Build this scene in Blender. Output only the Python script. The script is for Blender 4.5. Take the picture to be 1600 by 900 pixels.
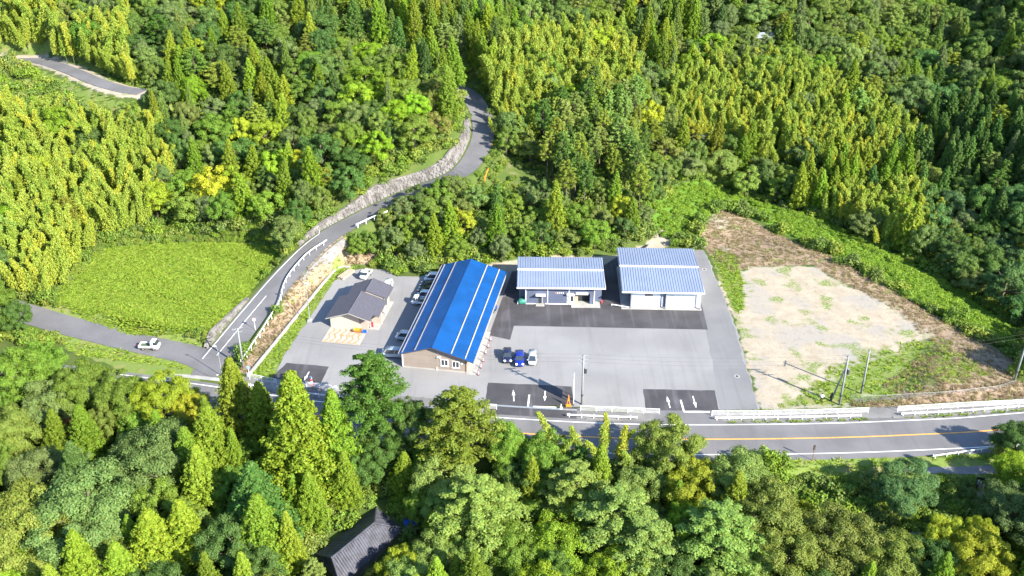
import bpy, bmesh, math, random
import numpy as np
from mathutils import Vector, Matrix
R = math.radians
scene = bpy.context.scene
for o in list(bpy.data.objects): bpy.data.objects.remove(o)
random.seed(5)
# ---------------------------------------------------------------- camera
cam_data = bpy.data.cameras.new('camera'); cam = bpy.data.objects.new('camera', cam_data); scene.collection.objects.link(cam)
cam_data.sensor_width = 36; cam_data.lens = 36.0; cam_data.clip_start = 1; cam_data.clip_end = 3000
cam.location = (0, 0, 100); cam.rotation_euler = (R(90-29), 0, 0)
scene.camera = cam
# ---------------------------------------------------------------- sky and sun (low sun behind the camera on the right)
SUN_EL, SUN_DIR = R(31), Vector((.75, -.66, 0)).normalized()
world = bpy.data.worlds.new('World'); scene.world = world; world.use_nodes = True
wn = world.node_tree.nodes; wl = world.node_tree.links
sky = wn.new('ShaderNodeTexSky'); sky.sky_type = 'NISHITA'; sky.sun_disc = False
sky.sun_elevation = SUN_EL; sky.sun_rotation = math.atan2(SUN_DIR.x, SUN_DIR.y); sky.air_density = 1.0; sky.dust_density = .3; sky.ozone_density = 3.0
wl.new(sky.outputs[0], wn['Background'].inputs[0]); wn['Background'].inputs[1].default_value = .13
sun_d = bpy.data.lights.new('sun', 'SUN'); sun_d.energy = 5.0; sun_d.angle = R(.5); sun_d.color = (1, .93, .80)
sun = bpy.data.objects.new('sun', sun_d); scene.collection.objects.link(sun)
to_sun = Vector((SUN_DIR.x*math.cos(SUN_EL), SUN_DIR.y*math.cos(SUN_EL), math.sin(SUN_EL)))
sun.rotation_euler = to_sun.to_track_quat('Z', 'Y').to_euler(); sun.location = to_sun*400
vs = scene.view_settings; vs.view_transform = 'Standard'; vs.look = 'None'; vs.gamma = 1; vs.exposure = 1.68; vs.use_curve_mapping = False
scene.cycles.max_bounces = 6; scene.cycles.diffuse_bounces = 3; scene.cycles.transparent_max_bounces = 4
# ---------------------------------------------------------------- the lie of the land (metres; x east, y north, z up)
def poly_sd(px, py, poly):
    """signed distance to polygon, negative inside"""
    px = np.asarray(px, float); py = np.asarray(py, float)
    d = np.full(px.shape, 1e18); ins = np.zeros(px.shape, bool); n = len(poly)
    for i in range(n):
        ax, ay = poly[i][:2]; bx, by = poly[(i+1) % n][:2]
        ex, ey = bx-ax, by-ay; wx, wy = px-ax, py-ay
        t = np.clip((wx*ex+wy*ey)/(ex*ex+ey*ey+1e-12), 0, 1)
        d = np.minimum(d, (wx-t*ex)**2+(wy-t*ey)**2)
        c = ((ay > py) != (by > py)) & (px < (bx-ax)*(py-ay)/((by-ay) if by != ay else 1e-12)+ax)
        ins ^= c
    d = np.sqrt(d); return np.where(ins, -d, d)
def line_dist(px, py, pts):
    """distance to polyline, its interpolated z and signed side (+ = left of travel)"""
    px = np.asarray(px, float); py = np.asarray(py, float)
    best = np.full(px.shape, 1e18); zz = np.zeros(px.shape); side = np.zeros(px.shape)
    for i in range(len(pts)-1):
        ax, ay, az = pts[i]; bx, by, bz = pts[i+1]
        ex, ey = bx-ax, by-ay; wx, wy = px-ax, py-ay
        t = np.clip((wx*ex+wy*ey)/(ex*ex+ey*ey), 0, 1)
        d = (wx-t*ex)**2+(wy-t*ey)**2; m = d < best
        best = np.where(m, d, best); zz = np.where(m, az+t*(bz-az), zz)
        side = np.where(m, np.sign(ex*wy-ey*wx), side)
    return np.sqrt(best), zz, side
def sstep(a, b, x):
    t = np.clip((x-a)/(b-a), 0, 1); return t*t*(3-2*t)
def smooth_line(pts, step=1.5):
    """Catmull-Rom through the points, resampled"""
    p = np.array(pts, float); p = np.vstack([2*p[0]-p[1], p, 2*p[-1]-p[-2]]); out = []
    for i in range(1, len(p)-2):
        n = max(2, int(np.linalg.norm(p[i+1]-p[i])/step))
        for k in range(n):
            t = k/n
            out.append(.5*((2*p[i])+(p[i+1]-p[i-1])*t+(2*p[i-1]-5*p[i]+4*p[i+1]-p[i+2])*t*t+(3*p[i]-p[i-1]-3*p[i+1]+p[i+2])*t**3))
    out.append(p[-2]); return [tuple(q) for q in out]
MAIN = smooth_line([(-150,160,.6),(-100,151,.3),(-60,143.6,0),(-33.2,137.4,0),(-10,133.7,0),(12.3,131.4,0),(29.5,130.8,0),(51,131.2,0),(67.2,132.2,0),(79.2,133.4,0),(120,139,.3),(170,149,.6)])
HILL = smooth_line([(-53.22,148.25,0),(-53.32,152.15,0.1),(-51.48,159.93,0.6),(-48.92,169.12,1.5),(-44.98,181.36,3),(-39.99,191.88,4.8),(-32.94,199.25,6.5),(-22.5,206.81,9),(-11.67,211.6,12),(-7.64,221.25,14),(-6.88,232.86,15.5),(-9.37,244.82,17.5),(-13.72,250.31,19),(-24.53,255.62,21.5),(-39.35,257.29,23)])
SPUR = smooth_line([(-50.5,150.6,.05),(-57.5,155.2,.15),(-66,158.2,.3),(-75,161.6,.4),(-84,165.2,.5),(-96,170,1.2),(-112,176,3)])
TOPROAD = smooth_line([(-165,268,22),(-145,262,23),(-130.69,256.73,24),(-119.94,254.71,24.6),(-108.19,245.27,25),(-98.85,236.62,25),(-91.19,231.75,24.7),(-85.78,229.7,24.6)])
LANE = smooth_line([(60,124.6,-.3),(66,124.2,-.4),(74,124.3,-.5),(84,125.2,-.5),(100,128,-.4),(125,132.5,0)])
ROADS = [(LANE, 1.7, 1.4), (MAIN, 5.6, 3.0), (HILL, 3.3, 1.8), (SPUR, 3.0, 1.6), (TOPROAD, 2.4, 5.5)]
LOT = [(-47,147.5),(-45.65,149.25),(-36.51,189.23),(-32.06,188.95),(-26.12,188.38),(-23.45,185.57),(-19.1,185.57),(-14.61,187.53),(-1.99,187.81),(1.34,189.23),(19.55,191.25),(22.57,194.79),(30.53,198.44),(41.58,198.13),(41.98,183.09),(42.5,165.46),(41.45,138.98),(20,139),(-20,143)]
DIRT = [(41.46,183.09),(45.1,187.25),(50.82,189.23),(63.01,189.81),(65.72,185.01),(73.73,173.19),(79.1,163.15),(73.73,158.68),(66.16,146.29),(57.55,139.52),(41.41,138.8),(41.86,154.38),(42.71,167.82)]
FIELD = [(-88.89,172.05),(-86.54,194.87),(-68.89,197.62),(-47.46,195.78),(-51.24,175.86),(-54.56,160.22),(-70.99,162.03)]
BROWN = [(40.28,203.15),(49.42,220.18),(53.67,217.31),(68.15,193.9),(80.88,172.19),(90.65,153.96),(86.14,145.32),(73.7,142.85),(64.42,140.98),(63.95,146.29),(77.48,158.68),(73.73,173.19),(65.72,185.01),(63.15,190.38),(50.94,189.81),(44.95,186.4),(42.63,194.49)]
KUDZU = [(28.98,209.11),(38.65,226.86),(47.53,233.84),(56.59,231.03),(75.36,218.09),(90.54,196.61),(101.32,172.94),(94.51,159.01),(91.74,155.93),(81.86,174.42),(68.99,196.44),(54.35,220.2),(49.79,222.02),(40.89,207.04),(33.39,199.06)]
GARDEN = [(40.21,127.89),(65.77,126.3),(79.51,125.83),(75.09,114.05),(58.52,114.47),(44.58,119.65)]
CLEARING = [(-5.34,230.92),(4.56,229.3),(19.16,219.52),(17.18,211.41),(0,210.25),(-7.33,208.53),(-5.1,217.94)]
CTRL = np.array([
 (-100,125,-5),(-60,118,-7),(-20,112,-8),(20,112,-8),(45,118,-3),(65,118,-2.2),(90,118,-2),(-120,90,-14),(-60,90,-13),(-20,95,-10.5),(0,90,-13),(60,90,-9),(110,95,-6),(-80,50,-18),(0,50,-18),(80,50,-15),(0,0,-22),(-150,0,-20),(150,0,-18),
 (-100,150,-1),(-112,165,2.5),(-132,190,10),(-90,205,5.5),(-66,205,5),(-100,226,18.5),(-84,222,15),(-115,235,21),(-140,230,20),(-68,230,17),(-45,216,11.5),(-41,203,9),(-28,214,14.5),(-17,218,17),(-14.5,228,18.5),(-17,240,21),(-50,203,7.5),(-60,250,23.5),(-30,270,28),(-100,280,33),(-40,320,40),(-150,300,42),(-100,350,52),(-180,220,22),
 (-48,157,.4),(-46,165,.9),(-44.2,173,1.4),(-41.5,181,1.6),(-50.5,151.5,0),(-62,150.5,-.2),(-75,154,-.5),(-30,193,1.2),(-20,194,1.5),(-10,197,3),(0,196,2),(10,198,2),(20,203,2.5),(30,205,1),(-22,200,4.5),(-5,214,10.5),(5,225,10.5),(1,238,14.5),(15,213,6),(30,225,4.5),(10,250,17),(0,275,25),(30,250,13),(50,250,6),
 (50,275,17),(30,300,30),(70,255,9),(75,275,17),(90,275,15),(95,305,27),(60,320,37),(100,350,44),(0,340,42),(0,410,62),(150,410,62),(-150,410,66),
 (110,170,-8),(106,200,-6),(102,225,-3),(106,250,2),(118,290,9),(133,340,19),(135,200,8),(140,240,15),(160,280,31),(190,220,30),(172,330,45),(205,150,15),(140,160,0),
 (51,221,-.5),(69,196,-.8),(82,174,-.8),(91,157,-.8),(56,237,-1),(76,219,-3.5),(90,196,-4.5),(99,175,-5.5),(100,148,-1)], float)
def _tps(r2): return np.where(r2 > 0, r2*np.log(np.maximum(r2, 1e-9))*.5, 0)
_S = 100.0
_cx = CTRL[:,:2]/_S
_K = _tps(((_cx[:,None]-_cx[None])**2).sum(-1))+np.eye(len(_cx))*.002
_A = np.block([[_K, np.c_[np.ones(len(_cx)), _cx]], [np.c_[np.ones(len(_cx)), _cx].T, np.zeros((3,3))]])
_w = np.linalg.solve(_A, np.r_[CTRL[:,2], 0, 0, 0])
def bumps(x, y):
    return (np.sin(x*.21+1.3*np.sin(y*.13))+np.sin(y*.26+1.1*np.sin(x*.17)+2)+.6*np.sin(x*.55+y*.47))*.33
def height(x, y):
    x = np.asarray(x, float); y = np.asarray(y, float); sh = x.shape; x = x.ravel(); y = y.ravel(); h = np.zeros(x.size)
    for i in range(0, x.size, 20000):
        xs, ys = x[i:i+20000], y[i:i+20000]
        q = np.c_[xs, ys]/_S
        h[i:i+20000] = _tps(((q[:,None]-_cx[None])**2).sum(-1)) @ _w[:len(_cx)] + _w[-3] + q @ _w[-2:]
    h = h+bumps(x, y)*np.where(y > 100, .6, .9)
    for poly, z, m in ((BROWN, None, 0), (DIRT, 0, 7.0), (LOT, -.05, 3.5), (FIELD, 1.75, 2.5)):
        if z is None: continue
        w = sstep(m, 0, poly_sd(x, y, poly)); h = h*(1-w)+z*w
    for pts, hw, m in ROADS:
        near = (x > min(p[0] for p in pts)-12) & (x < max(p[0] for p in pts)+12) & (y > min(p[1] for p in pts)-12) & (y < max(p[1] for p in pts)+12)
        if not near.any(): continue
        d, zr, sd = line_dist(x[near], y[near], pts)
        if pts is MAIN: d = np.where(sd > 0, np.maximum(d-2.6, 0), d)
        w = sstep(hw+m, hw, d); w = np.where(d < hw+.2, 1, w)
        h[near] = h[near]*(1-w)+(zr-.07)*w
    return h.reshape(sh)
# ---------------------------------------------------------------- materials
MATS = {}
def _nt(name):
    m = bpy.data.materials.new(name); m.use_nodes = True; MATS[name] = m
    return m, m.node_tree.nodes, m.node_tree.links, m.node_tree.nodes['Principled BSDF']
def _noise(n, l, scale, detail=4, coord='Object'):
    tc = n.new('ShaderNodeTexCoord'); no = n.new('ShaderNodeTexNoise'); no.inputs['Scale'].default_value = scale; no.inputs['Detail'].default_value = detail
    l.new(tc.outputs[coord], no.inputs['Vector']); return no
def _mix(n, l, fac, a, b):
    mx = n.new('ShaderNodeMix'); mx.data_type = 'RGBA'
    for sock, v in ((mx.inputs[0], fac), (mx.inputs[6], a), (mx.inputs[7], b)):
        if hasattr(v, 'is_linked'): l.new(v, sock)
        elif isinstance(v, (int, float)): sock.default_value = v
        else: sock.default_value = (*v, 1)
    return mx.outputs[2]
def _ramp(n, l, src, a, b):
    mr = n.new('ShaderNodeMapRange'); mr.interpolation_type = 'SMOOTHSTEP'; mr.inputs[1].default_value = a; mr.inputs[2].default_value = b
    l.new(src, mr.inputs[0]); return mr.outputs[0]
def pm(name, col, rough=.8, var=.18, scale=2.0, metal=0, bump=0, bscale=20, col2=None, spec=.4, fine=0, fscale=40, streak=0):
    """plain procedural surface: base colour with blotches, optional fine speckle and bump"""
    m, n, l, b = _nt(name)
    if max(col) < .7: col = tuple(c*.69 for c in col); col2 = col2 and tuple(c*.69 for c in col2)
    c2 = col2 or tuple(c*(1-var) for c in col); c1 = tuple(min(1, c*(1+var*.5)) for c in col) if not col2 else col
    out = _mix(n, l, _ramp(n, l, _noise(n, l, scale, 6).outputs[0], .35, .65), c1, c2)
    if fine:
        f = _noise(n, l, fscale, 3).outputs[0]; out = _mix(n, l, _ramp(n, l, f, .4, .6), out, _scale(n, l, out, 1-fine))
    if streak:      # wheel tracks and drag marks: noise drawn out along two directions
        for ang, sx in ((.5, .9), (-.9, .6)):
            tc = n.new('ShaderNodeTexCoord'); mp = n.new('ShaderNodeMapping'); mp.inputs['Rotation'].default_value[2] = ang; mp.inputs['Scale'].default_value = (sx, .045, 1); nz_ = n.new('ShaderNodeTexNoise'); nz_.inputs['Scale'].default_value = 1; nz_.inputs['Detail'].default_value = 4; nz_.inputs['Distortion'].default_value = .4
            l.new(tc.outputs['Object'], mp.inputs[0]); l.new(mp.outputs[0], nz_.inputs['Vector']); out = _mix(n, l, _ramp(n, l, nz_.outputs[0], .56, .68), out, _scale(n, l, out, 1-streak))
    l.new(out, b.inputs['Base Color']); b.inputs['Roughness'].default_value = rough; b.inputs['Metallic'].default_value = metal; b.inputs['Specular IOR Level'].default_value = spec
    if bump:
        bp = n.new('ShaderNodeBump'); bp.inputs['Strength'].default_value = bump; bp.inputs['Distance'].default_value = .05
        l.new(_noise(n, l, bscale, 4).outputs[0], bp.inputs['Height']); l.new(bp.outputs[0], b.inputs['Normal'])
    return m
def _scale(n, l, sock, k):
    mx = n.new('ShaderNodeMix'); mx.data_type = 'RGBA'; mx.blend_type = 'MULTIPLY'; mx.inputs[0].default_value = 1
    l.new(sock, mx.inputs[6]); mx.inputs[7].default_value = (k, k, k, 1); return mx.outputs[2]
def leaf_mat(name, ramp=None, trans=.42):
    """leaf: colour of the object (or a random pick per plant), every leaf a little different"""
    m, n, l, b = _nt(name); n.remove(b)
    oi = n.new('ShaderNodeObjectInfo'); geo = n.new('ShaderNodeNewGeometry')
    if ramp:
        cr = n.new('ShaderNodeValToRGB'); cr.color_ramp.interpolation = 'LINEAR'
        while len(cr.color_ramp.elements) < len(ramp): cr.color_ramp.elements.new(.5)
        for i, (e, c) in enumerate(zip(cr.color_ramp.elements, ramp)): e.position = i/(len(ramp)-1); e.color = (*c, 1)
        l.new(oi.outputs['Random'], cr.inputs[0]); base = cr.outputs[0]
    else: base = oi.outputs['Color']
    hsv = n.new('ShaderNodeHueSaturation')
    mr = n.new('ShaderNodeMapRange'); mr.inputs[3].default_value = .76; mr.inputs[4].default_value = 1.26; l.new(geo.outputs['Random Per Island'], mr.inputs[0]); l.new(mr.outputs[0], hsv.inputs['Value'])
    mr2 = n.new('ShaderNodeMapRange'); mr2.inputs[3].default_value = .478; mr2.inputs[4].default_value = .517
    wn_ = n.new('ShaderNodeMath'); wn_.operation = 'FRACT'; wm = n.new('ShaderNodeMath'); wm.operation = 'MULTIPLY'; wm.inputs[1].default_value = 17.3
    l.new(geo.outputs['Random Per Island'], wm.inputs[0]); l.new(wm.outputs[0], wn_.inputs[0]); l.new(wn_.outputs[0], mr2.inputs[0]); l.new(mr2.outputs[0], hsv.inputs['Hue'])
    l.new(base, hsv.inputs['Color'])
    d = n.new('ShaderNodeBsdfDiffuse'); t = n.new('ShaderNodeBsdfTranslucent'); ms = n.new('ShaderNodeMixShader'); ms.inputs[0].default_value = trans
    g = n.new('ShaderNodeBsdfGlossy'); g.inputs['Roughness'].default_value = .5; g.inputs['Color'].default_value = (.5, .5, .5, 1); ms2 = n.new('ShaderNodeMixShader'); ms2.inputs[0].default_value = .018
    l.new(hsv.outputs[0], d.inputs[0]); l.new(hsv.outputs[0], t.inputs[0]); l.new(d.outputs[0], ms.inputs[1]); l.new(t.outputs[0], ms.inputs[2])
    l.new(ms.outputs[0], ms2.inputs[1]); l.new(g.outputs[0], ms2.inputs[2]); l.new(ms2.outputs[0], n['Material Output'].inputs['Surface'])
    return m
gravel = pm('gravel', (.335,.33,.333), .95, .13, .07, bump=.5, bscale=16, fine=.13, fscale=11, streak=.07)
strip_m = pm('compacted_gravel', (.255,.254,.262), .95, .14, .1, bump=.5, bscale=16, fine=.12, fscale=11, streak=.07)
asphalt_new = pm('new_asphalt', (.088,.084,.093), .85, .25, .2, bump=.3, bscale=25, fine=.15, fscale=10, streak=-.35)
asphalt_old = pm('old_asphalt', (.215,.21,.218), .9, .16, .12, bump=.25, bscale=22, fine=.1, fscale=10, streak=.07)
asphalt_hill = pm('hill_asphalt', (.20,.197,.208), .9, .16, .15, bump=.25, bscale=22, fine=.12, fscale=6)
paving = pm('pavement_concrete', (.28,.272,.265), .9, .25, .3, bump=.2, fine=.1, fscale=7)
concrete = pm('concrete', (.48,.465,.44), .85, .12, .5, fine=.06, fscale=6)
white_paint = pm('white_road_paint', (.82,.82,.8), .7, .1, 1.2, fine=.1, fscale=9)
orange_paint = pm('orange_road_paint', (.78,.34,.06), .7, .12, 1.0)
white_metal = pm('white_painted_steel', (.82,.82,.83), .4, .05, .8)
grey_metal = pm('galvanised_steel', (.42,.45,.47), .45, .1, 2, metal=.3)
pole_m = pm('pole_concrete', (.29,.305,.31), .8, .1, 2)
dark_m = pm('dark_fittings', (.06,.065,.07), .6, .1, 3)
rust_m = pm('rusty_steel', (.25,.12,.06), .8, .3, 3)
orange_m = pm('orange_plastic', (.85,.25,.03), .5, .08, 2)
red_m = pm('red_plastic', (.75,.04,.05), .5, .08, 2)
blue_m = pm('blue_plastic', (.03,.16,.6), .5, .1, 2)
green_m = pm('green_tarpaulin', (.05,.28,.2), .6, .2, 2)
wood_m = pm('pale_timber', (.5,.42,.32), .8, .2, 3)
bark_m = pm('bark', (.13,.1,.075), .95, .35, 1.5, col2=(.2,.165,.13))
stone_m = pm('pale_stone', (.25,.235,.23), .95, .3, .8, col2=(.12,.112,.105), bump=.6, bscale=6)
mortar_m = pm('wall_backing', (.27,.25,.235), .95, .3, .8)
tarblue = pm('blue_tarpaulin', (.02,.12,.55), .5, .2, 1)
black_m = pm('black_sheet', (.02,.022,.025), .6, .2, 2)
glass_m, _n, _l, _b = _nt('window_glass'); _b.inputs['Base Color'].default_value = (.03,.04,.05,1); _b.inputs['Roughness'].default_value = .08; _b.inputs['Specular IOR Level'].default_value = .8
lens_m, _n, _l, _b = _nt('lamp_lens'); _b.inputs['Base Color'].default_value = (.85,.86,.88,1); _b.inputs['Roughness'].default_value = .15
tyre_m = pm('tyre_rubber', (.03,.03,.03), .8, .1, 3)
def paint(name, c, rough=.22): 
    m, n, l, b = _nt(name); b.inputs['Base Color'].default_value = (*c, 1); b.inputs['Roughness'].default_value = rough; b.inputs['Coat Weight'].default_value = .5
    f = _noise(n, l, 1.2, 3).outputs[0]; l.new(_mix(n, l, f, c, tuple(v*.9 for v in c)), b.inputs['Base Color']); return m
# ---------------------------------------------------------------- helpers
C = scene.collection
class MB:
    def __init__(s): s.v = []; s.f = []; s.m = []; s.mi = 0
    def add(s, vs, fs): k = len(s.v); s.v += [tuple(v) for v in vs]; s.f += [tuple(i+k for i in f) for f in fs]; s.m += [s.mi]*len(fs); return s
    def box(s, c, d, rz=0, rx=0, ry=0):
        hx, hy, hz = d[0]/2, d[1]/2, d[2]/2; M = Matrix.Translation(c) @ Matrix.Rotation(rz, 4, 'Z') @ Matrix.Rotation(ry, 4, 'Y') @ Matrix.Rotation(rx, 4, 'X')
        vs = [M @ Vector(p) for p in ((-hx,-hy,-hz),(hx,-hy,-hz),(hx,hy,-hz),(-hx,hy,-hz),(-hx,-hy,hz),(hx,-hy,hz),(hx,hy,hz),(-hx,hy,hz))]
        return s.add(vs, [(0,3,2,1),(4,5,6,7),(0,1,5,4),(1,2,6,5),(2,3,7,6),(3,0,4,7)])
    def b2(s, x0, x1, y0, y1, z0, z1): return s.box(((x0+x1)/2, (y0+y1)/2, (z0+z1)/2), (x1-x0, y1-y0, z1-z0))
    def prism(s, poly, z0, z1):
        n = len(poly); a = sum(poly[i][0]*poly[(i+1)%n][1]-poly[(i+1)%n][0]*poly[i][1] for i in range(n))
        if a < 0: poly = poly[::-1]
        return s.add([(p[0],p[1],z0) for p in poly]+[(p[0],p[1],z1) for p in poly], [tuple(range(n))[::-1], tuple(range(n,2*n))]+[(i,(i+1)%n,(i+1)%n+n,i+n) for i in range(n)])
    def extr(s, prof, y0, y1):
        """profile in (x,z) extruded along y"""
        n = len(prof); a = sum(prof[i][0]*prof[(i+1)%n][1]-prof[(i+1)%n][0]*prof[i][1] for i in range(n))
        if a < 0: prof = prof[::-1]
        return s.add([(p[0],y0,p[1]) for p in prof]+[(p[0],y1,p[1]) for p in prof], [tuple(range(n)), tuple(range(n,2*n))[::-1]]+[(i,i+n,(i+1)%n+n,(i+1)%n) for i in range(n)])
    def tube(s, pts, rs, n=8, cap=True):
        k = len(pts); 
        if isinstance(rs, (int,float)): rs = [rs]*k
        P_ = [Vector(p) for p in pts]; vs = []; up = Vector((0,0,1))
        for i in range(k):
            t = (P_[min(i+1,k-1)]-P_[max(i-1,0)]).normalized(); a = t.cross(up if abs(t.z) < .95 else Vector((1,0,0))).normalized(); b = t.cross(a)
            vs += [P_[i]+(a*math.cos(q)+b*math.sin(q))*rs[i] for q in (2*math.pi*j/n for j in range(n))]
        fs = [(i*n+j, (i+1)*n+j, (i+1)*n+(j+1)%n, i*n+(j+1)%n) for i in range(k-1) for j in range(n)]
        if cap: fs += [tuple(range(n)), tuple(range((k-1)*n, k*n))[::-1]]
        return s.add(vs, fs)
    def build(s, name, mat, parent=None, smooth=False, bevel=0):
        me = bpy.data.meshes.new(name); me.from_pydata(s.v, [], s.f)
        for m in (mat if isinstance(mat, (list, tuple)) else [mat]): me.materials.append(m)
        if max(s.m, default=0): me.polygons.foreach_set('material_index', s.m)
        if smooth: me.polygons.foreach_set('use_smooth', [True]*len(s.f))
        me.validate(); me.update(); return link(name, me, parent, bevel)
def link(name, me, parent=None, bevel=0):
    o = bpy.data.objects.new(name, me); C.objects.link(o)
    if parent is not None: o.parent = parent
    if bevel:
        b = o.modifiers.new('bevel', 'BEVEL'); b.width = bevel; b.segments = 2; b.limit_method = 'ANGLE'
    return o
def tag(o, label=None, cat=None, group=None, kind=None):
    if label: o['label'] = label
    if cat: o['category'] = cat
    if group: o['group'] = group
    if kind: o['kind'] = kind
    return o
def empty(name, loc, rz=0, label=None, cat=None, group=None):
    o = bpy.data.objects.new(name, None); o.empty_display_size = .3; C.objects.link(o); o.location = loc; o.rotation_euler = (0, 0, rz); return tag(o, label, cat, group)
def copy_tree(o, parent=None):
    c = o.copy(); C.objects.link(c)
    if parent is not None: c.parent = parent
    for ch in o.children: copy_tree(ch, c)
    return c
def gz(x, y): return float(height(np.array([x]), np.array([y]))[0])
def smooth_noise(seed):
    r = np.random.default_rng(seed); a = r.uniform(0, 6.28, 6); k = r.uniform(.15, .9, (6, 2))
    return lambda x, y: sum(math.sin(k[i,0]*x+k[i,1]*y+a[i]) for i in range(6))/6
# ---------------------------------------------------------------- ground
def axis(a, b, c, d, fine, coarse): return np.r_[np.arange(a, b, coarse), np.arange(b, c, fine), np.arange(c, d+coarse, coarse)]
gx = np.r_[np.arange(-600,-180,40), axis(-180, -96, 104, 220, .85, 2.5), np.arange(240,640,40)]; gy = np.r_[np.arange(-120, 40, 20), axis(40, 118, 240, 420, .85, 2.2), np.arange(440, 1000, 40)]
X, Y = np.meshgrid(gx, gy); Xc = np.clip(X, -200, 225); Yc = np.clip(Y, 0, 420)
Zg = height(Xc, Yc) + np.hypot(X-Xc, np.maximum(Y-Yc, 0))*.30
nx, ny = len(gx), len(gy)
me = bpy.data.meshes.new('ground'); vv = np.stack([X, Y, Zg], -1).reshape(-1, 3)
ii = (np.arange(ny-1)[:,None]*nx+np.arange(nx-1)[None]).ravel(); ff = np.stack([ii, ii+1, ii+nx+1, ii+nx], -1)
def set_quads(me, v, f):
    n = len(f); me.vertices.add(len(v)); me.vertices.foreach_set('co', np.asarray(v, np.float32).ravel())
    me.loops.add(4*n); me.loops.foreach_set('vertex_index', np.asarray(f, np.int32).ravel()); me.polygons.add(n)
    me.polygons.foreach_set('loop_start', np.arange(n, dtype=np.int32)*4); me.polygons.foreach_set('loop_total', np.full(n, 4, np.int32)); me.update(calc_edges=True)
set_quads(me, vv, ff)
me.polygons.foreach_set('use_smooth', [True]*len(me.polygons))
BANK_L = [(-48.03,149.85),(-46.72,161.52),(-44.23,170.46),(-43.58,183.94),(-39.66,192.19),(-35.33,193.74),(-21.69,193.14),(-21.55,190.96),(-36.6,189.81),(-45.65,149.25)]
VERGE_L = [(-45.65,149.25),(-36.6,189.81),(-32.14,189.52),(-34.87,185.29),(-37.83,171.45),(-41.08,153.33),(-41.55,147.27)]
BACK_DIRT = [(-19.1,185.57),(-14.63,187.81),(1.35,191.84),(19.06,193.6),(22.6,195.09),(29.25,199.37),(35.6,210.38),(37.97,213.8),(39.14,211.73),(31.61,196),(19.51,190.67),(-1.99,187.53),(-14.44,184.74)]
SANDS = [[(44.64,209.7),(46.21,215.54),(48.3,217.31),(49.43,212.07),(48.28,209.03),(45.86,208.36)],[(42.48,196.91),(44.35,199.68),(47.36,199.37),(46.45,196),(43.44,194.49)],[(37.33,199.37),(38.58,201.24),(41.81,201.24),(42.41,198.13)],[(32.65,198.75),(34.63,203.15),(35.53,202.51),(34.1,198.13)]]
GRASSY = [FIELD+[], VERGE_L, [(-54.03,146.29),(-54.09,162.34),(-71.72,163.81),(-91.11,173.45),(-90.31,167.82),(-80.1,156.94),(-64.58,148.25)], [(42.04,138.8),(50.72,146.29),(57.06,153.33),(73.32,160.89),(80.41,160.89),(84.62,148.25),(76.3,143.98),(64.18,140.25),(58.39,138.8)], [(42.63,194.49),(45.21,199.06),(48.1,196),(46.94,183.09),(45.51,172.69),(43.17,170.23),(42.54,180.4)],[(68.43,128.38),(83.61,130.83),(81.85,126.62),(67.66,126.31)]]
TOPV = smooth_line([(p[0], p[1], p[2]) for p in TOPROAD], 6)
def mask(polys, soft=1.0, pts=None):
    m = np.zeros(len(vv)); near = (vv[:,0] > -130) & (vv[:,0] < 130) & (vv[:,1] > 90) & (vv[:,1] < 262)
    for p in polys: m[near] = np.maximum(m[near], 1-sstep(-soft, soft, poly_sd(vv[near,0], vv[near,1], p)))
    return m
def put(nm, m): at = me.attributes.new(nm, 'FLOAT', 'POINT'); at.data.foreach_set('value', m.astype(np.float32))
dT, _, _ = line_dist(vv[:,0], vv[:,1], TOPROAD)
put('m_grass', np.maximum(np.maximum(mask(GRASSY[:3]+GRASSY[4:]+[GARDEN], 1.2), .68*mask([GRASSY[3]], 5)), sstep(3.4,4.4,dT)*(1-sstep(7, 10, dT))))
FENCE_STRIP = [(56.48,139.52),(63.88,139.34),(86.22,141.72),(92.62,146.29),(87.11,146.29),(73.98,143.6),(57.01,141.35)]
put('m_brown', np.maximum(mask([BROWN, BANK_L, FENCE_STRIP], 1.2), .35*mask([CLEARING], 3)))
put('m_dirt', np.maximum(np.maximum(mask([DIRT], 2.2), mask([BACK_DIRT]+SANDS, 1.4)), 1-sstep(2.2, 4.2, dT)))
put('m_kudzu', mask([KUDZU], 2))
gm, n, l, b = _nt('ground_soil_and_grass')
def att(nm): a = n.new('ShaderNodeAttribute'); a.attribute_name = nm; return a.outputs['Fac']
big, med, fin = _noise(n, l, .09, 5).outputs[0], _noise(n, l, .45, 6).outputs[0], _noise(n, l, 2.6, 5).outputs[0]
def combine(m, noise, k):
    a = n.new('ShaderNodeMath'); a.operation = 'MULTIPLY_ADD'; l.new(noise, a.inputs[0]); a.inputs[1].default_value = k; a.inputs[2].default_value = -k*.5
    s = n.new('ShaderNodeMath'); s.operation = 'ADD'; l.new(a.outputs[0], s.inputs[0]); l.new(m, s.inputs[1]); return _ramp(n, l, s.outputs[0], .35, .65)
litter = _mix(n, l, _ramp(n, l, med, .35, .65), (.06,.095,.022), (.085,.11,.03))
grass = _mix(n, l, _ramp(n, l, fin, .3, .7), (.155,.21,.05), (.12,.172,.042)); grass = _mix(n, l, _ramp(n, l, med, .5, .7), grass, (.19,.19,.075))
brown = _mix(n, l, _ramp(n, l, fin, .35, .65), (.32,.245,.165), (.215,.158,.11)); brown = _mix(n, l, _ramp(n, l, med, .56, .66), brown, (.13,.18,.04)); brown = _mix(n, l, _ramp(n, l, big, .45, .7), brown, (.22,.16,.12))
dirt = _mix(n, l, _ramp(n, l, med, .3, .7), (.37,.322,.25), (.315,.27,.205)); dirt = _mix(n, l, _ramp(n, l, big, .48, .62), dirt, (.30,.275,.24)); dirt = _mix(n, l, _ramp(n, l, fin, .55, .8), dirt, (.30,.245,.18))
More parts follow.
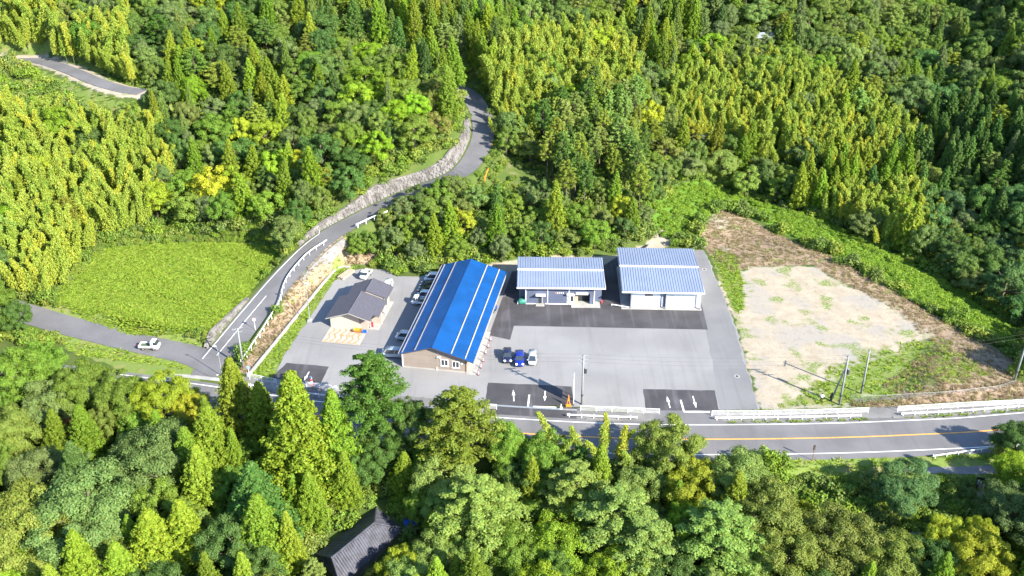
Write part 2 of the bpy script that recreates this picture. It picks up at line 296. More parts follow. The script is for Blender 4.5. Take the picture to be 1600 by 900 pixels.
dirt = _mix(n, l, _ramp(n, l, _noise(n, l, 6.0, 4).outputs[0], .42, .62), dirt, _scale(n, l, dirt, .88)); dirt = _mix(n, l, _ramp(n, l, _noise(n, l, .8, 8).outputs[0], .54, .62), dirt, _scale(n, l, dirt, .9)); weedy = _mix(n, l, _ramp(n, l, fin, .35, .55), dirt, grass); dirt = _mix(n, l, _ramp(n, l, _noise(n, l, .2, 8).outputs[0], .55, .66), dirt, weedy)
c = _mix(n, l, combine(att('m_brown'), med, .7), litter, brown)
c = _mix(n, l, combine(att('m_kudzu'), fin, .5), c, (.10,.19,.025))
c = _mix(n, l, combine(att('m_dirt'), med, 1.5), c, dirt)
c = _mix(n, l, combine(att('m_grass'), med, 1.1), c, grass)
l.new(c, b.inputs['Base Color']); b.inputs['Roughness'].default_value = 1; b.inputs['Specular IOR Level'].default_value = .1
bp = n.new('ShaderNodeBump'); bp.inputs['Strength'].default_value = .3; bp.inputs['Distance'].default_value = .2; l.new(_noise(n, l, 1.7, 6).outputs[0], bp.inputs['Height']); l.new(bp.outputs[0], b.inputs['Normal'])
me.materials.append(gm); tag(link('ground', me), kind='structure')
# ---------------------------------------------------------------- sheets: yard, aprons, roads
def sheet(name, poly, z, mat, parent=None, ragged=0, seed=1, label=None, thick=0):
    if ragged:
        r = np.random.default_rng(seed); out = []
        for i in range(len(poly)):
            a, b_ = np.array(poly[i]), np.array(poly[(i+1) % len(poly)]); k = max(1, int(np.linalg.norm(b_-a)/1.2))
            for j in range(k): out.append(tuple(a+(b_-a)*j/k+r.normal(0, ragged, 2)*(0 if j == 0 else 1)))
        poly = out
    m = MB(); nn = len(poly); a = sum(poly[i][0]*poly[(i+1)%nn][1]-poly[(i+1)%nn][0]*poly[i][1] for i in range(nn))
    if thick: m.prism(poly, z-thick, z)
    else: m.add([(p[0], p[1], z) for p in (poly if a > 0 else poly[::-1])], [tuple(range(nn))])
    o = m.build(name, mat, parent)
    if parent is None: tag(o, kind='structure')
    return o
GRAVEL = [(-41.47,146.87),(-41.17,153.75),(-39.94,162.7),(-38.03,172.69),(-36.47,182.82),(-33.87,187.53),(-31.36,188.66),(-26.09,188.09),(-23.82,185.29),(-19.08,185.29),(-14.58,186.96),(-1.99,187.25),(19.51,190.67),(30.42,197.52),(41.43,197.21),(41.98,183.09),(42.26,165.46),(41.09,138.8),(21.72,138.44),(11,139.6),(-20,142.6),(-41,146.6)]
yard = sheet('gravel_yard', GRAVEL, 0, gravel, ragged=.16)
sheet('access_strip', [(37,171.7),(38.67,197.21),(41.41,197.06),(41.72,183.09),(41.9,165.46),(40.77,138.8),(34.47,138.62),(35.36,149.25),(36.36,164.07)], .006, strip_m, ragged=.12, seed=3)
sheet('asphalt_apron', [(-0.35,160.67),(0.36,165.69),(36.75,164.3),(37.12,173.19),(38.94,194.49),(22.22,193.9),(19.48,190.38),(0,187.53),(-4.28,162.24)], .012, asphalt_new)
ENT = [([(-40.09,152.92),(-32.38,151.68),(-32.92,146.68),(-41.89,147.86)], (-41.5,-33.0)), ([(-4.09,146.68),(10.22,145.51),(10.36,139.88),(-4.59,139.88)], (-4.4,10.4)), ([(22.43,144.74),(34.62,144.36),(34.26,138.62),(22.25,138.44)], (22.6,34.4))]
def along(pts, off=0.0, z=0.0, x0=-1e9, x1=1e9):
    p = np.array(pts); t = np.gradient(p[:,:2], axis=0); t /= np.linalg.norm(t, axis=1)[:,None]; nrm = np.c_[-t[:,1], t[:,0]]
    q = np.c_[p[:,:2]+nrm*off, p[:,2]+z]; return [tuple(v) for v in q if x0 <= v[0] <= x1]
def ribbon(name, pts, o0, o1, z, mat, parent=None, x0=-1e9, x1=1e9, thick=0):
    a = along(pts, np.asarray(o0)[..., None] if np.ndim(o0) else o0, z); c = along(pts, np.asarray(o1)[..., None] if np.ndim(o1) else o1, z); o0, o1 = np.min(o0), np.max(o1); k = [i for i in range(len(a)) if x0 <= pts[i][0] <= x1]; m = MB()
    vs = []; fs = []
    for i in k: vs += [a[i], c[i]]
    fs = [(2*i, 2*i+2, 2*i+3, 2*i+1) for i in range(len(k)-1)]
    if o0 < o1: pass
    else: fs = [f[::-1] for f in fs]
    m.add(vs, fs)
    if thick:
        m.add([(v[0], v[1], v[2]-thick) for v in vs]+vs, [(2*i, 2*i+2*len(k), 2*i+2+2*len(k), 2*i+2) for i in range(len(k)-1)][:0])
        for s_ in (0, 1):
            w_ = [vs[2*i+s_] for i in range(len(k))]; low = [(v[0], v[1], v[2]-thick) for v in w_]; q = len(w_)
            fa = [(i, i+1, q+i+1, q+i) for i in range(q-1)]; m.add(low+w_, fa if s_ == 0 else [f[::-1] for f in fa])
    return m.build(name, mat, parent)
FINE = smooth_line([p for p in MAIN[::4]]+[MAIN[-1]], .7)
road = tag(ribbon('main_road', FINE, -5.4, 4.7, .0, asphalt_old), kind='structure')
ribbon('edge_line', FINE, 3.72, 3.9, .005, white_paint, road); ribbon('edge_line', FINE, -4.0, -3.82, .005, white_paint, road); ribbon('centre_line', FINE, -.13, .13, .005, orange_paint, road, -45)
walk = tag(ribbon('pavement', FINE, 4.72, 7.75, .012, paving, None, -52, 92), kind='structure')
KERBS = [(-52,-42.5),(-32.2,-5.4),(11.2,22.0),(35.2,59.5),(62.5,90)]
for a_, b_ in KERBS: ribbon('kerb', FINE, 4.62, 4.86, .11, paving, walk, a_, b_, thick=.12)
for xj in (38.5,43,47.5,52,56.5,66,70,75):   # slab joints of the pavement with weeds
    p = min(FINE, key=lambda q: abs(q[0]-xj)); MB().box((p[0], p[1]+6.2, .02), (.09, 2.4, .012), R(12)).build('slab_joint', mortar_m, walk)
def draw(name, pts, w, z, mat, parent):
    """a painted stroke on the flat yard between two points"""
    (ax, ay), (bx, by) = pts; L = math.hypot(bx-ax, by-ay); return MB().add([(ax-(by-ay)/L*w/2, ay+(bx-ax)/L*w/2, z), (ax+(by-ay)/L*w/2, ay-(bx-ax)/L*w/2, z), (bx+(by-ay)/L*w/2, by-(bx-ax)/L*w/2, z), (bx-(by-ay)/L*w/2, by+(bx-ax)/L*w/2, z)], [(0,1,2,3)]).build(name, mat, parent)
def arrow(a_, b_, z, parent):
    a_, b_ = np.array(a_), np.array(b_); d = b_-a_; L = np.linalg.norm(d); d /= L; q = np.array((-d[1], d[0])); hl = L*.48
    P2 = lambda s, t: (*(a_+d*s+q*t), z)
    MB().add([P2(0,.09),P2(0,-.09),P2(L-hl,-.09),P2(L-hl,.09),P2(L-hl,.28),P2(L-hl,-.28),P2(L,0)], [(0,1,2,3)[::-1],(4,5,6)[::-1]]).build('painted_arrow', white_paint, parent)
ents = []
for i, (poly, xr) in enumerate(ENT):
    e = sheet('entrance_apron', poly, .018, asphalt_new, ragged=.05, seed=i+8); ents.append(e)
    ribbon('kerb_ramp', FINE, 4.66, 7.72, .016, asphalt_old if i != 1 else asphalt_new, e, xr[0], xr[1])
Zm = .023
arrow((0.32,141.17), (0.22,144.55), Zm, ents[1]); arrow((5.67,144.17), (5.48,141.17), Zm, ents[1]); draw('lane_divider', ((2.93,143.03), (2.66,139.52)), .28, Zm, white_paint, ents[1]); draw('stop_line', ((3.52,139.61), (7.35,139.34)), .42, Zm, white_paint, ents[1])
arrow((26.29,139.25), (26.2,142.66), Zm, ents[2]); arrow((30.59,142.66), (30.63,139.16), Zm, ents[2]); draw('lane_divider', ((28.37,141.54), (28.45,138.08)), .28, Zm, white_paint, ents[2]); draw('stop_line', ((28.57,138.17), (32.69,138.08)), .42, Zm, white_paint, ents[2])
arrow((-38.49,148.65), (-38.15,150.46), Zm, ents[0]); arrow((-35.61,150.05), (-36.01,147.27), Zm, ents[0]); draw('stop_line', ((-36.6,145.61), (-35.45,145.32)), .42, Zm, white_paint, ents[0])
ribbon('drain_cover', FINE, 6.9, 7.35, .024, grey_metal, ents[1], -4.4, 10.4)
for (px_, py_) in ((39.21,148.65), (40.05,188.38), (-1.66,177.52)):
    mh = empty('manhole_cover', (px_, py_, .02)); mh.parent = yard
    MB().tube([(0,0,-.01),(0,0,.012)], .5, 16).build('collar', concrete, mh); MB().tube([(0,0,0),(0,0,.02)], .28, 14).build('lid', dark_m, mh)
hill = tag(ribbon('hill_road', HILL, [-3.2+.65*float(sstep(172, 205, q[1])) for q in HILL], [2.75-.2*float(sstep(180, 205, q[1])) for q in HILL], .0, asphalt_hill), kind='structure')
ribbon('edge_line', HILL[3:], 2.25, 2.38, .006, white_paint, hill, -1e9, -38)
ribbon('inner_line', HILL[4:], .2, .32, .006, white_paint, hill, -54, -47.2)
draw('stop_line', ((-53.47,149.65), (-51.31,149.05)), .35, .03, white_paint, hill); ribbon('give_way_band', [(-59,148.9,.0),(-56,148.6,.0),(-50.6,147.6,0)], -.5, .5, .012, concrete, hill)
tag(ribbon('spur_road', SPUR, -2.9, 2.9, .012, asphalt_hill), kind='structure')
tag(ribbon('upper_road', TOPROAD, -2.0, 2.0, .02, asphalt_hill), kind='structure')
tag(ribbon('lower_lane', LANE, -1.5, 1.5, .02, paving), kind='structure')
# ---------------------------------------------------------------- buildings
def wall_window(parent, c, w, h, rz=0, frame=white_metal, split=True):
    """sliding window set in a wall: frame, two panes, sill; c = centre on the wall face, facing local -y"""
    f = MB(); t = .09
    for dx, dz, sx, sz in ((0, h/2, w+t, t), (0, -h/2, w+t, t), (-w/2, 0, t, h), (w/2, 0, t, h)): f.box((dx, -.04, dz), (sx, .12, sz))
    if split: f.box((0, -.05, 0), (t, .1, h))
    fo = f.build('window', frame, parent); fo.location = c; fo.rotation_euler = (0, 0, rz)
    for s_ in ((-1, 1) if split else (0,)):
        pw = w/2-.04 if split else w-.04
        MB().box((s_*w/4, -.012, 0), (pw, .03, h-.06)).build('pane', glass_m, fo)
    MB().box((0, -.09, -h/2-.06), (w+.2, .2, .05)).build('sill', frame, fo)
    return fo
def ribs(parent, name, mat, x0, x1, n, y0, y1, zf, w=.06, h=.07):
    for i in range(n):
        x = x0+(x1-x0)*i/(n-1); m = MB()
        a, b_ = zf(y0), zf(y1); m.add([(x-w/2,y0,a),(x+w/2,y0,a),(x+w/2,y1,b_),(x-w/2,y1,b_),(x-w/2,y0,a+h),(x+w/2,y0,a+h),(x+w/2,y1,b_+h),(x-w/2,y1,b_+h)], [(4,5,6,7),(0,1,5,4),(1,2,6,5),(2,3,7,6),(3,0,4,7)])
        m.build(name, mat, parent)
# -- long blue-roofed hall
blue_roof = pm('blue_roof_sheet', (.003,.088,.32), .42, .16, .35, metal=.0, spec=.5)
taupe = pm('taupe_cladding', (.34,.288,.25), .8, .06, .6)
mauve_trim = pm('brown_trim', (.1,.07,.08), .6, .1, 1)
BR = R(-9.6); BO = (-19.25, 151.64, 0)
hall = empty('blue_roofed_hall', BO, BR, 'long taupe hall with a bright blue gabled metal roof beside the parked cars', 'building')
BW, BL, SL = 11.36, 32.6, .318; zr_ = 5.02; uc = 5.5
zl = lambda u: zr_-abs(u-uc)*SL
MB().extr([(0,0),(BW,0),(BW,zl(BW)-.12),(uc,zr_-.12),(0,zl(0)-.12)], 0, BL).build('wall', taupe, hall)
for z_ in (1.0,): MB().b2(0, BW, -.012, -.003, z_, z_+.02).build('cladding_joint', taupe, hall)
MB().b2(-.06, BW+.06, -.06, BL+.05, 0, .22).build('plinth', concrete, hall)
def slope(u0, u1, v0, v1, th=.1):
    return MB().extr([(u0, zl(u0)), (u1, zl(u1)), (u1, zl(u1)+th), (u0, zl(u0)+th)], v0, v1)
roofL = slope(-.42, uc, -.75, BL+.45).build('roof_slope', blue_roof, hall); roofR = slope(uc, 12.85, -.75, BL+.45).build('roof_slope', blue_roof, hall)
for ro, ua, ub in ((roofL, -.42, uc), (roofR, uc, 12.85)):     # stepped cross-laid roof sheets
    k = int(abs(ub-ua)/.30); st = MB()
    for i in range(k):
        u_ = ua+(ub-ua)*(i+.5)/k; st.add([(u_-.03, -.75, zl(u_-.03)+.101), (u_+.03, -.75, zl(u_+.03)+.125), (u_+.03, BL+.45, zl(u_+.03)+.125), (u_-.03, BL+.45, zl(u_-.03)+.101)], [(0,1,2,3)])
    tag(st.build('roof_sheet_laps', blue_roof, ro), kind='stuff')
for ro, u_ in ((roofL, .12), (roofL, 2.45), (roofR, uc+3.45), (roofR, uc+5.9)):
    MB().extr([(u_-.075, zl(u_-.075)+.1), (u_+.075, zl(u_+.075)+.1), (u_+.075, zl(u_+.075)+.24), (u_-.075, zl(u_-.075)+.24)], -.6, BL+.3).build('snow_guard', concrete, ro)
MB().extr([(uc-.16, zr_+.03), (uc, zr_+.14), (uc+.16, zr_+.03), (uc, zr_-.02)], -.8, BL+.5).build('ridge_cap', pm('dark_blue_cap', (.008,.05,.2), .4, .1, 1), hall)
for ro, u_, d_ in ((roofL, -.5, 1), (roofR, 12.95, 1)): MB().b2(u_-.09, u_+.09, -.7, BL+.4, zl(u_)-.05, zl(u_)+.09).build('gutter', concrete, ro)
for a_, b_, s_ in ((-.42, uc, 1), (uc, 12.85, -1)):
    MB().extr([(a_, zl(a_)-.12), (b_, zl(b_)-.12), (b_, zl(b_)), (a_, zl(a_))], -.78, -.70).build('barge_board', mauve_trim, hall)
MB().b2(-.1, .05, -.07, .06, .22, zl(0)-.2).build('downpipe', white_metal, hall); MB().b2(BW-.05, BW+.1, -.07, .06, .22, zl(BW)-.2).build('downpipe', rust_m, hall)
wall_window(hall, (7.55, 0, 1.72), 1.25, 1.25); wall_window(hall, (9.55, 0, 1.55), 1.25, 1.25)
for u_, z_ in ((6.35, 2.75), (6.75, 2.75), (10.6, 1.85)): MB().tube([(u_, .02, z_), (u_, -.16, z_), (u_, -.26, z_-.07)], [.13, .14, .13], 10).build('vent_hood', white_metal, hall)
MB().b2(6.05, 6.25, -.14, -.01, 0, .5).build('tap_post', white_metal, hall)
MB().b2(BW+.07, 13.1, -.4, 14, -.02, .09).build('walkway_slab', concrete, hall)
for v_ in (3, 8, 14, 20, 26): MB().b2(BW+.012, BW+.07, v_, v_+1.8, .3, 2.1).build('side_door', white_metal, hall)
for v_ in (5.5, 11, 17, 23, 29): MB().b2(-.05, -.005, v_, v_+1.6, .9, 1.9).build('side_window', glass_m, hall)
# -- grey workshop in the middle
roof_lt = pm('pale_blue_roof_sheet', (.335,.395,.535), .4, .06, .3, metal=.1, spec=.5)
rib_m = pm('roof_rib', (.30,.36,.50), .4, .06, .3, metal=.1)
navy_wall = pm('slate_blue_cladding', (.125,.15,.235), .7, .08, .5)
door_dark = pm('dark_interior', (.03,.035,.04), .8, .2, 1)
WR = R(-1.1); ws = empty('grey_workshop', (2.6, 174.0, 0), WR, 'slate-blue workshop with pale ribbed roof and open doorway on the asphalt apron', 'building')
WW = 13.65
MB().b2(-1.25, WW+1.3, 1.25, 11.2, 0, 3.95).build('wall', navy_wall, ws)
front = MB(); DO = (9.55, 12.6)                         # front bay, with a real doorway at the right
front.b2(0, DO[0], 0, 1.22, .02, 3.9); front.b2(DO[1], WW, 0, 1.22, .02, 3.9); front.b2(DO[0], DO[1], 0, 1.22, 2.35, 3.9)
fb = front.build('front_wall', navy_wall, ws)
sid = MB()
for k in range(1, 16): sid.b2(.1, DO[0]-.02, -.024, -.003, k*.24, k*.24+.035)
for k in range(10, 16): sid.b2(DO[0]+.02, WW-.1, -.024, -.003, k*.24, k*.24+.035)
tag(sid.build('siding_lines', pm('siding_shadow_line', (.07,.085,.15), .7, .05, 1), fb), kind='stuff')
MB().b2(DO[0], DO[1], 1.225, 1.245, .05, 2.35).build('room_shade_sheet', door_dark, ws)  # dark sheet: the unlit depth of the room put into its colour
MB().b2(DO[0], DO[1]+.0, -.3, 1.2, .03, .075).build('room_floor', pm('timber_floor', (.55,.4,.24), .7, .15, 1), ws)
MB().b2(DO[0]+.02, DO[0]+.75, .25, 1.1, .08, 1.75).build('inner_cupboard', wood_m, ws)
def rz_(v): return 4.18+.055*(6.1-abs(v-5.6))
for v0, v1 in ((-1.1, 5.6), (5.6, 11.8)):
    m = MB(); m.add([(-1.6,v0,rz_(v0)),(15.45,v0,rz_(v0)),(15.45,v1,rz_(v1)),(-1.6,v1,rz_(v1)),(-1.6,v0,rz_(v0)+.1),(15.45,v0,rz_(v0)+.1),(15.45,v1,rz_(v1)+.1),(-1.6,v1,rz_(v1)+.1)], [(0,3,2,1),(4,5,6,7),(0,1,5,4),(1,2,6,5),(2,3,7,6),(3,0,4,7)])
    r_ = m.build('roof_slope', roof_lt, ws); ribs(r_, 'roof_rib', rib_m, -1.5, 15.35, 34, v0+.03 if v0 < 0 else v0+.25, v1-.2 if v0 < 0 else v1-.03, lambda v: rz_(v)+.1, .11, .07)
MB().box((6.925, 5.6, rz_(5.6)+.16), (17.1, .42, .1)).build('ridge_cap', white_metal, ws)
MB().b2(-1.66, 15.51, -1.2, -1.06, rz_(-1.1)-.1, rz_(-1.1)+.13).build('front_gutter', white_metal, ws)
for x_ in (-1.66, 15.45): MB().b2(x_, x_+.08, -1.05, 11.8, 4.02, 4.17).build('barge_board', white_metal, ws)
for x_ in (.0, 4.25, 8.45, 13.35): MB().b2(x_, x_+.16, -.13, -.028, .1, 3.9).build('trim_post', white_metal, ws)
for x0_, x1_ in ((.16, 2.0), (3.9, 4.25), (4.41, 8.45), (8.61, 9.5)): MB().b2(x0_, x1_, -.08, -.026, .02, .18).build('base_trim', white_metal, ws)
MB().box((3.0, -.55, 2.32), (1.95, 1.1, .1), 0, R(-9)).build('door_canopy', white_metal, ws)
dr = MB().b2(2.6, 3.45, -.03, .02, .18, 2.1).build('door', door_dark, ws); MB().b2(3.2, 3.46, -.06, -.031, .2, 2.08).build('door_leaf', grey_metal, dr)
MB().b2(2.05, 3.75, -.95, -.02, 0, .17).build('doorstep', concrete, ws)
wall_window(ws, (9.05-.25, 0, 1.25), 1.25, 1.35)
MB().box((8.85, -.32, 2.42), (1.6, .6, .22), 0, R(-12)).build('window_awning', white_metal, ws); MB().b2(8.0, 9.5, -.16, -.03, 3.5, 3.72).build('vent_strip', white_metal, ws)
MB().box((11.0, -.34, 2.62), (2.35, .68, .3), 0, R(-10)).build('shutter_housing', white_metal, ws)
MB().b2(8.95, 14.6, -1.35, 1.2, -.02, .1).build('concrete_slab', concrete, ws); MB().b2(14.95, 15.1, 0.4, .6, .1, .75).build('fire_extinguisher', red_m, ws)
def glyphs(parent, x, z, y, n, size, mat, first=None):
    for i in range(n):        # block characters, each built of strokes
        m = MB(); cx = x+i*size*1.22; s = size
        for dx, dz, w, h in ((0, .36, .8, .14), (0, -.36, .8, .14), (0, 0, .6, .12), (-.22, 0, .12, .8), (.24, 0, .12, .8)): m.box((cx+dx*s, y, z+dz*s), (w*s, .03, h*s))
        m.build('sign_character', first if (first and i == 0) else mat, parent)
glyphs(ws, 5.9, 2.55, -.045, 5, .3, white_paint, orange_m)
# -- open garage with white sliding doors
GR = R(-2.0); ga = empty('white_door_garage', (22.95, 172.2, 0), GR, 'open-fronted garage with two white bays under a pale ribbed roof at the right', 'building')
GW = 13.7; white_wall = pm('white_board', (.72,.73,.72), .6, .03, .5)
def rg_(v): return 4.1+.05*(9.3-abs(v-8.8))
for v0, v1 in ((-.9, 8.8), (8.8, 17.9)):
    m = MB(); a0, a1 = -1.75, 13.95
    m.add([(a0,v0,rg_(v0)),(a1,v0,rg_(v0)),(a1,v1,rg_(v1)),(a0,v1,rg_(v1)),(a0,v0,rg_(v0)+.1),(a1,v0,rg_(v0)+.1),(a1,v1,rg_(v1)+.1),(a0,v1,rg_(v1)+.1)], [(0,3,2,1),(4,5,6,7),(0,1,5,4),(1,2,6,5),(2,3,7,6),(3,0,4,7)])
    r_ = m.build('roof_slope', roof_lt, ga); ribs(r_, 'roof_rib', rib_m, a0+.1, a1-.1, 32, v0+.03 if v0 < 0 else v0+.25, v1-.22 if v0 < 0 else v1-.03, lambda v: rg_(v)+.1, .11, .07)
MB().box((6.1, 8.8, rg_(8.8)+.16), (15.75, .45, .1)).build('ridge_cap', white_metal, ga)
MB().b2(-1.8, 14.0, -1.0, -.86, rg_(-.9)-.08, rg_(-.9)+.13).build('front_gutter', white_metal, ga)
for x_ in (-1.82, 13.96): MB().b2(x_, x_+.08, -.85, 17.9, 3.92, 4.08).build('barge_board', white_metal, ga)
MB().b2(-1.7, 13.8, -.35, 17.2, -.02, .1).build('concrete_slab', concrete, ga)
MB().b2(0, .2, .3, 16.8, .1, 4.0).build('side_wall', navy_wall, ga); MB().b2(13.45, 13.65, .8, 16.8, .1, 4.0).build('side_wall', white_wall, ga); MB().b2(.2, 13.45, 16.6, 16.8, .1, 4.0).build('back_wall', navy_wall, ga)
MB().b2(6.75, 6.9, .4, 16.5, .1, 3.95).build('partition_wall', navy_wall, ga)
for x_ in (0.02, 6.72, 13.4): MB().b2(x_, x_+.24, -.24, 0, .1, 4.05).build('column', grey_metal, ga)
for i, (x0_, x1_) in enumerate(((.28, 5.75), (7.0, 12.55))):
    d_ = MB().b2(x0_, x1_, .55, .68, .12, 3.42).build('sliding_door', white_wall, ga)
    if i:
        L_ = math.hypot(5.5, 3.0); 
        for sg in (1, -1): MB().box(((x0_+x1_)/2, .535, 1.8), (L_, .02, .05), 0, 0, sg*math.atan2(3.0, 5.5)).build('brace_wire', grey_metal, d_)
        MB().b2((x0_+x1_)/2-.03, (x0_+x1_)/2+.03, .53, .549, .15, 2.2).build('door_seam', grey_metal, d_)
    else: MB().b2(4.6, 4.65, .53, .549, .15, 2.6).build('door_seam', grey_metal, d_)
    MB().b2(x0_, x1_+.7, .5, .62, 3.5, 3.66).build('door_track', white_metal, ga)
for x_ in (5.8, 12.6): MB().b2(x_, x_+.85, .75, .8, .12, 3.4).build('recess_panel', pm('lilac_panel', (.42,.45,.58), .6, .1, 1), ga)
MB().b2(.3, 13.4, .8, .95, 3.42, 3.9).build('gap_shade_panel', pm('lilac_shadow_panel', (.22,.22,.36), .6, .1, 1), ga)  # open gap above the doors: its shade is put into this panel's colour
gs = MB().b2(2.85, 4.25, .47, .53, 2.55, 2.95).build('name_board', mauve_trim, ga); glyphs(gs, 3.05, 2.75, .46, 5, .2, white_paint, orange_m)
MB().tube([(-3.6, .9, .35), (-.2, -.15, .35)], .09, 8).build('barrier_bar', white_metal, ga); MB().tube([(-3.5,.87,0), (-3.5,.87,.35)], .05, 6).build('barrier_post', white_metal, ga)
# -- small house with grey roof
slate = pm('grey_slate_roof', (.115,.113,.142), .75, .12, 2.5, fine=.1, fscale=6); cream = pm('cream_wall', (.6,.54,.46), .8, .05, .7); tan = pm('tan_wall', (.5,.43,.37), .8, .06, .7)
HR = R(-9.5); ho = empty('small_office', (-34.1, 165.2, 0), HR, 'small cream office house with staggered grey gable roof and patterned patio', 'house')
MB().extr([(0,0),(5.6,0),(5.6,3.45),(4.05,3.98),(0,2.55)], 0, 7.3).build('wall', cream, ho); MB().extr([(5.6,0),(7.2,0),(7.2,2.85),(5.6,3.42)], .35, 7.3).build('wall', tan, ho)
MB().extr([(1.6,0),(8.2,0),(8.2,2.85),(4.9,4.05),(1.6,2.85)], 7.32, 11.4).build('rear_wall', tan, ho)
def gable(name, u0, ur, u1, v0, v1, zr, sl, th=.13, mat=slate, par=None):
    zz = lambda u: zr-abs(u-ur)*sl
    a_ = MB().extr([(u0,zz(u0)),(ur,zr),(ur,zr+th),(u0,zz(u0)+th)], v0, v1).build('roof_slope', mat, par)
    b_ = MB().extr([(ur,zr),(u1,zz(u1)),(u1,zz(u1)+th),(ur,zr+th)], v0, v1).build('roof_slope', mat, par)
    MB().extr([(ur-.14,zr+th-.02),(ur,zr+th+.09),(ur+.14,zr+th-.02)], v0-.03, v1+.03).build('ridge_cap', mat, a_)
    return a_, b_
gable('r', -.5, 4.05, 8.0, -1.15, 1.1, 4.05, .34, par=ho); gable('r', -.5, 4.05, 9.1, 1.1, 7.25, 4.052, .34, par=ho); gable('r', 1.15, 4.9, 9.05, 7.25, 11.95, 4.22, .34, par=ho); gable('r', 2.5, 4.9, 8.6, 11.95, 12.7, 4.0, .34, par=ho)
MB().extr([(-.5,2.4),(4.05,3.94),(8.0,2.6),(8.0,2.72),(4.05,4.06),(-.5,2.52)], -1.21, -1.15).build('barge_board', concrete, ho)
MB().b2(7.25, 9.2, 2.4, 2.9, 0, 2.45).build('porch_post', tan, ho); MB().b2(8.8, 8.95, 6.2, 6.35, 0, 2.4).build('porch_post', white_metal, ho)
MB().b2(7.22, 9.1, .4, 11.2, -.01, .12).build('walkway_slab', concrete, ho)
for v_ in (1.4, 4.0, 8.3): MB().b2(7.205 if v_ < 7 else 8.205, 7.26 if v_ < 7 else 8.26, v_, v_+1.3, .35, 2.0).build('side_window', glass_m, ho)
pt = MB().b2(-.1, 7.15, -5.25, -.02, -.01, .07).build('patio_slab', pm('cream_paving', (.56,.51,.44), .8, .08, 1.2, fine=.06, fscale=5), ho)
opm = pm('orange_paving', (.6,.32,.14), .8, .12, 2)
for k in range(6):                                        # zigzag bands let into the patio
    x0_ = .35+k*1.12
    for (xa, ya, xb, yb) in ((x0_, -5.0, x0_+.62, -3.6), (x0_+.62, -3.6, x0_+.05, -2.5), (x0_+.05, -2.5, x0_+.7, -1.1), (x0_+.7, -1.1, x0_+.35, -.3)):
        draw('paving_band', ((xa, ya), (xb, yb)), .26, .076, opm, pt)
for x_, y_ in ((1.5,-2.4),(3.1,-2.6),(4.4,-2.6),(5.9,-1.6)): MB().tube([(x_, y_, .07), (x_, y_, .082)], .33, 6).build('paving_rosette', opm, pt)
MB().b2(.0, 7.0, -5.2, -5.0, .07, .077).build('paving_border', opm, pt)
wheelb = empty('orange_handcart', (-28.75, 163.2, .07), HR, 'orange handcart left against the front wall of the cream office', 'handcart')
t_ = MB(); t_.add([(-.6,-.35,.35),(.6,-.35,.35),(.6,.35,.35),(-.6,.35,.35),(-.75,-.45,.7),(.75,-.45,.7),(.75,.45,.7),(-.75,.45,.7)], [(0,3,2,1),(0,1,5,4),(1,2,6,5),(2,3,7,6),(3,0,4,7)]).build('tray', orange_m, wheelb)
for s_ in (-1, 1): MB().tube([(s_*.42,0,.2),(s_*.5,0,.2)], .2, 12).build('wheel', tyre_m, wheelb)
MB().tube([(-.7,-.3,.6),(-1.25,-.3,.75),(-1.25,.3,.75),(-.7,.3,.6)], .025, 6).build('handle', grey_metal, wheelb)
bb = empty('blue_crate', (-27.55, 163.15, .07), HR, 'blue plastic crate on the patio corner of the cream office', 'crate')
for x0_, x1_, y0_, y1_ in ((-.4,.4,-.3,-.26),(-.4,.4,.26,.3),(-.4,-.36,-.26,.26),(.36,.4,-.26,.26)): MB().b2(x0_, x1_, y0_, y1_, .03, .4).build('side_panel', blue_m, bb)
MB().b2(-.4,.4,-.3,.3,0,.03).build('base', blue_m, bb)
fl = empty('red_banner', (-26.45, 164.4, 0), HR, 'red and white banner standing by the corner of the cream office', 'banner')
MB().tube([(0,0,0),(0,0,1.7)], .03, 6).build('pole', white_metal, fl); MB().b2(.04,.5,-.012,.012,.5,1.65).build('cloth', red_m, fl)
# -- old farmhouse under the trees in the foreground: tiled hip roof
tile_m = pm('grey_roof_tile', (.075,.078,.105), .55, .3, 1.0, spec=.5); mud = pm('mud_wall', (.3,.25,.2), .9, .15, 1)  # tile colour darkened to stand in for tree shade on the roof
ZE, ZT = -6.3, -3.4
E_ = [(-28.78,111.73,-6.3), (-20.95,121.86,-6.3), (-16.25,116.99,-6.3), (-24,105.54,-6.3)]; T_ = [(-25.38,107.92,-3.4), (-20.26,115.03,-3.4)]
fh_o = E_[0]; fg = min(gz(p[0], p[1]) for p in E_)
farm = empty('farmhouse', (E_[0][0], E_[0][1], fg), 0, 'old farmhouse with grey tiled hip roof half hidden under foreground trees', 'house')
lo = lambda p: (p[0]-E_[0][0], p[1]-E_[0][1], p[2]-fg)
e4 = [lo(p) for p in E_]; t2 = [lo(p) for p in T_]; cen = np.mean(np.array(e4), 0)
inn = [tuple(np.array(p)*.86+cen*.14) for p in e4]; MB().prism([(p[0], p[1]) for p in inn], 0, e4[0][2]+.3).build('wall', mud, farm)
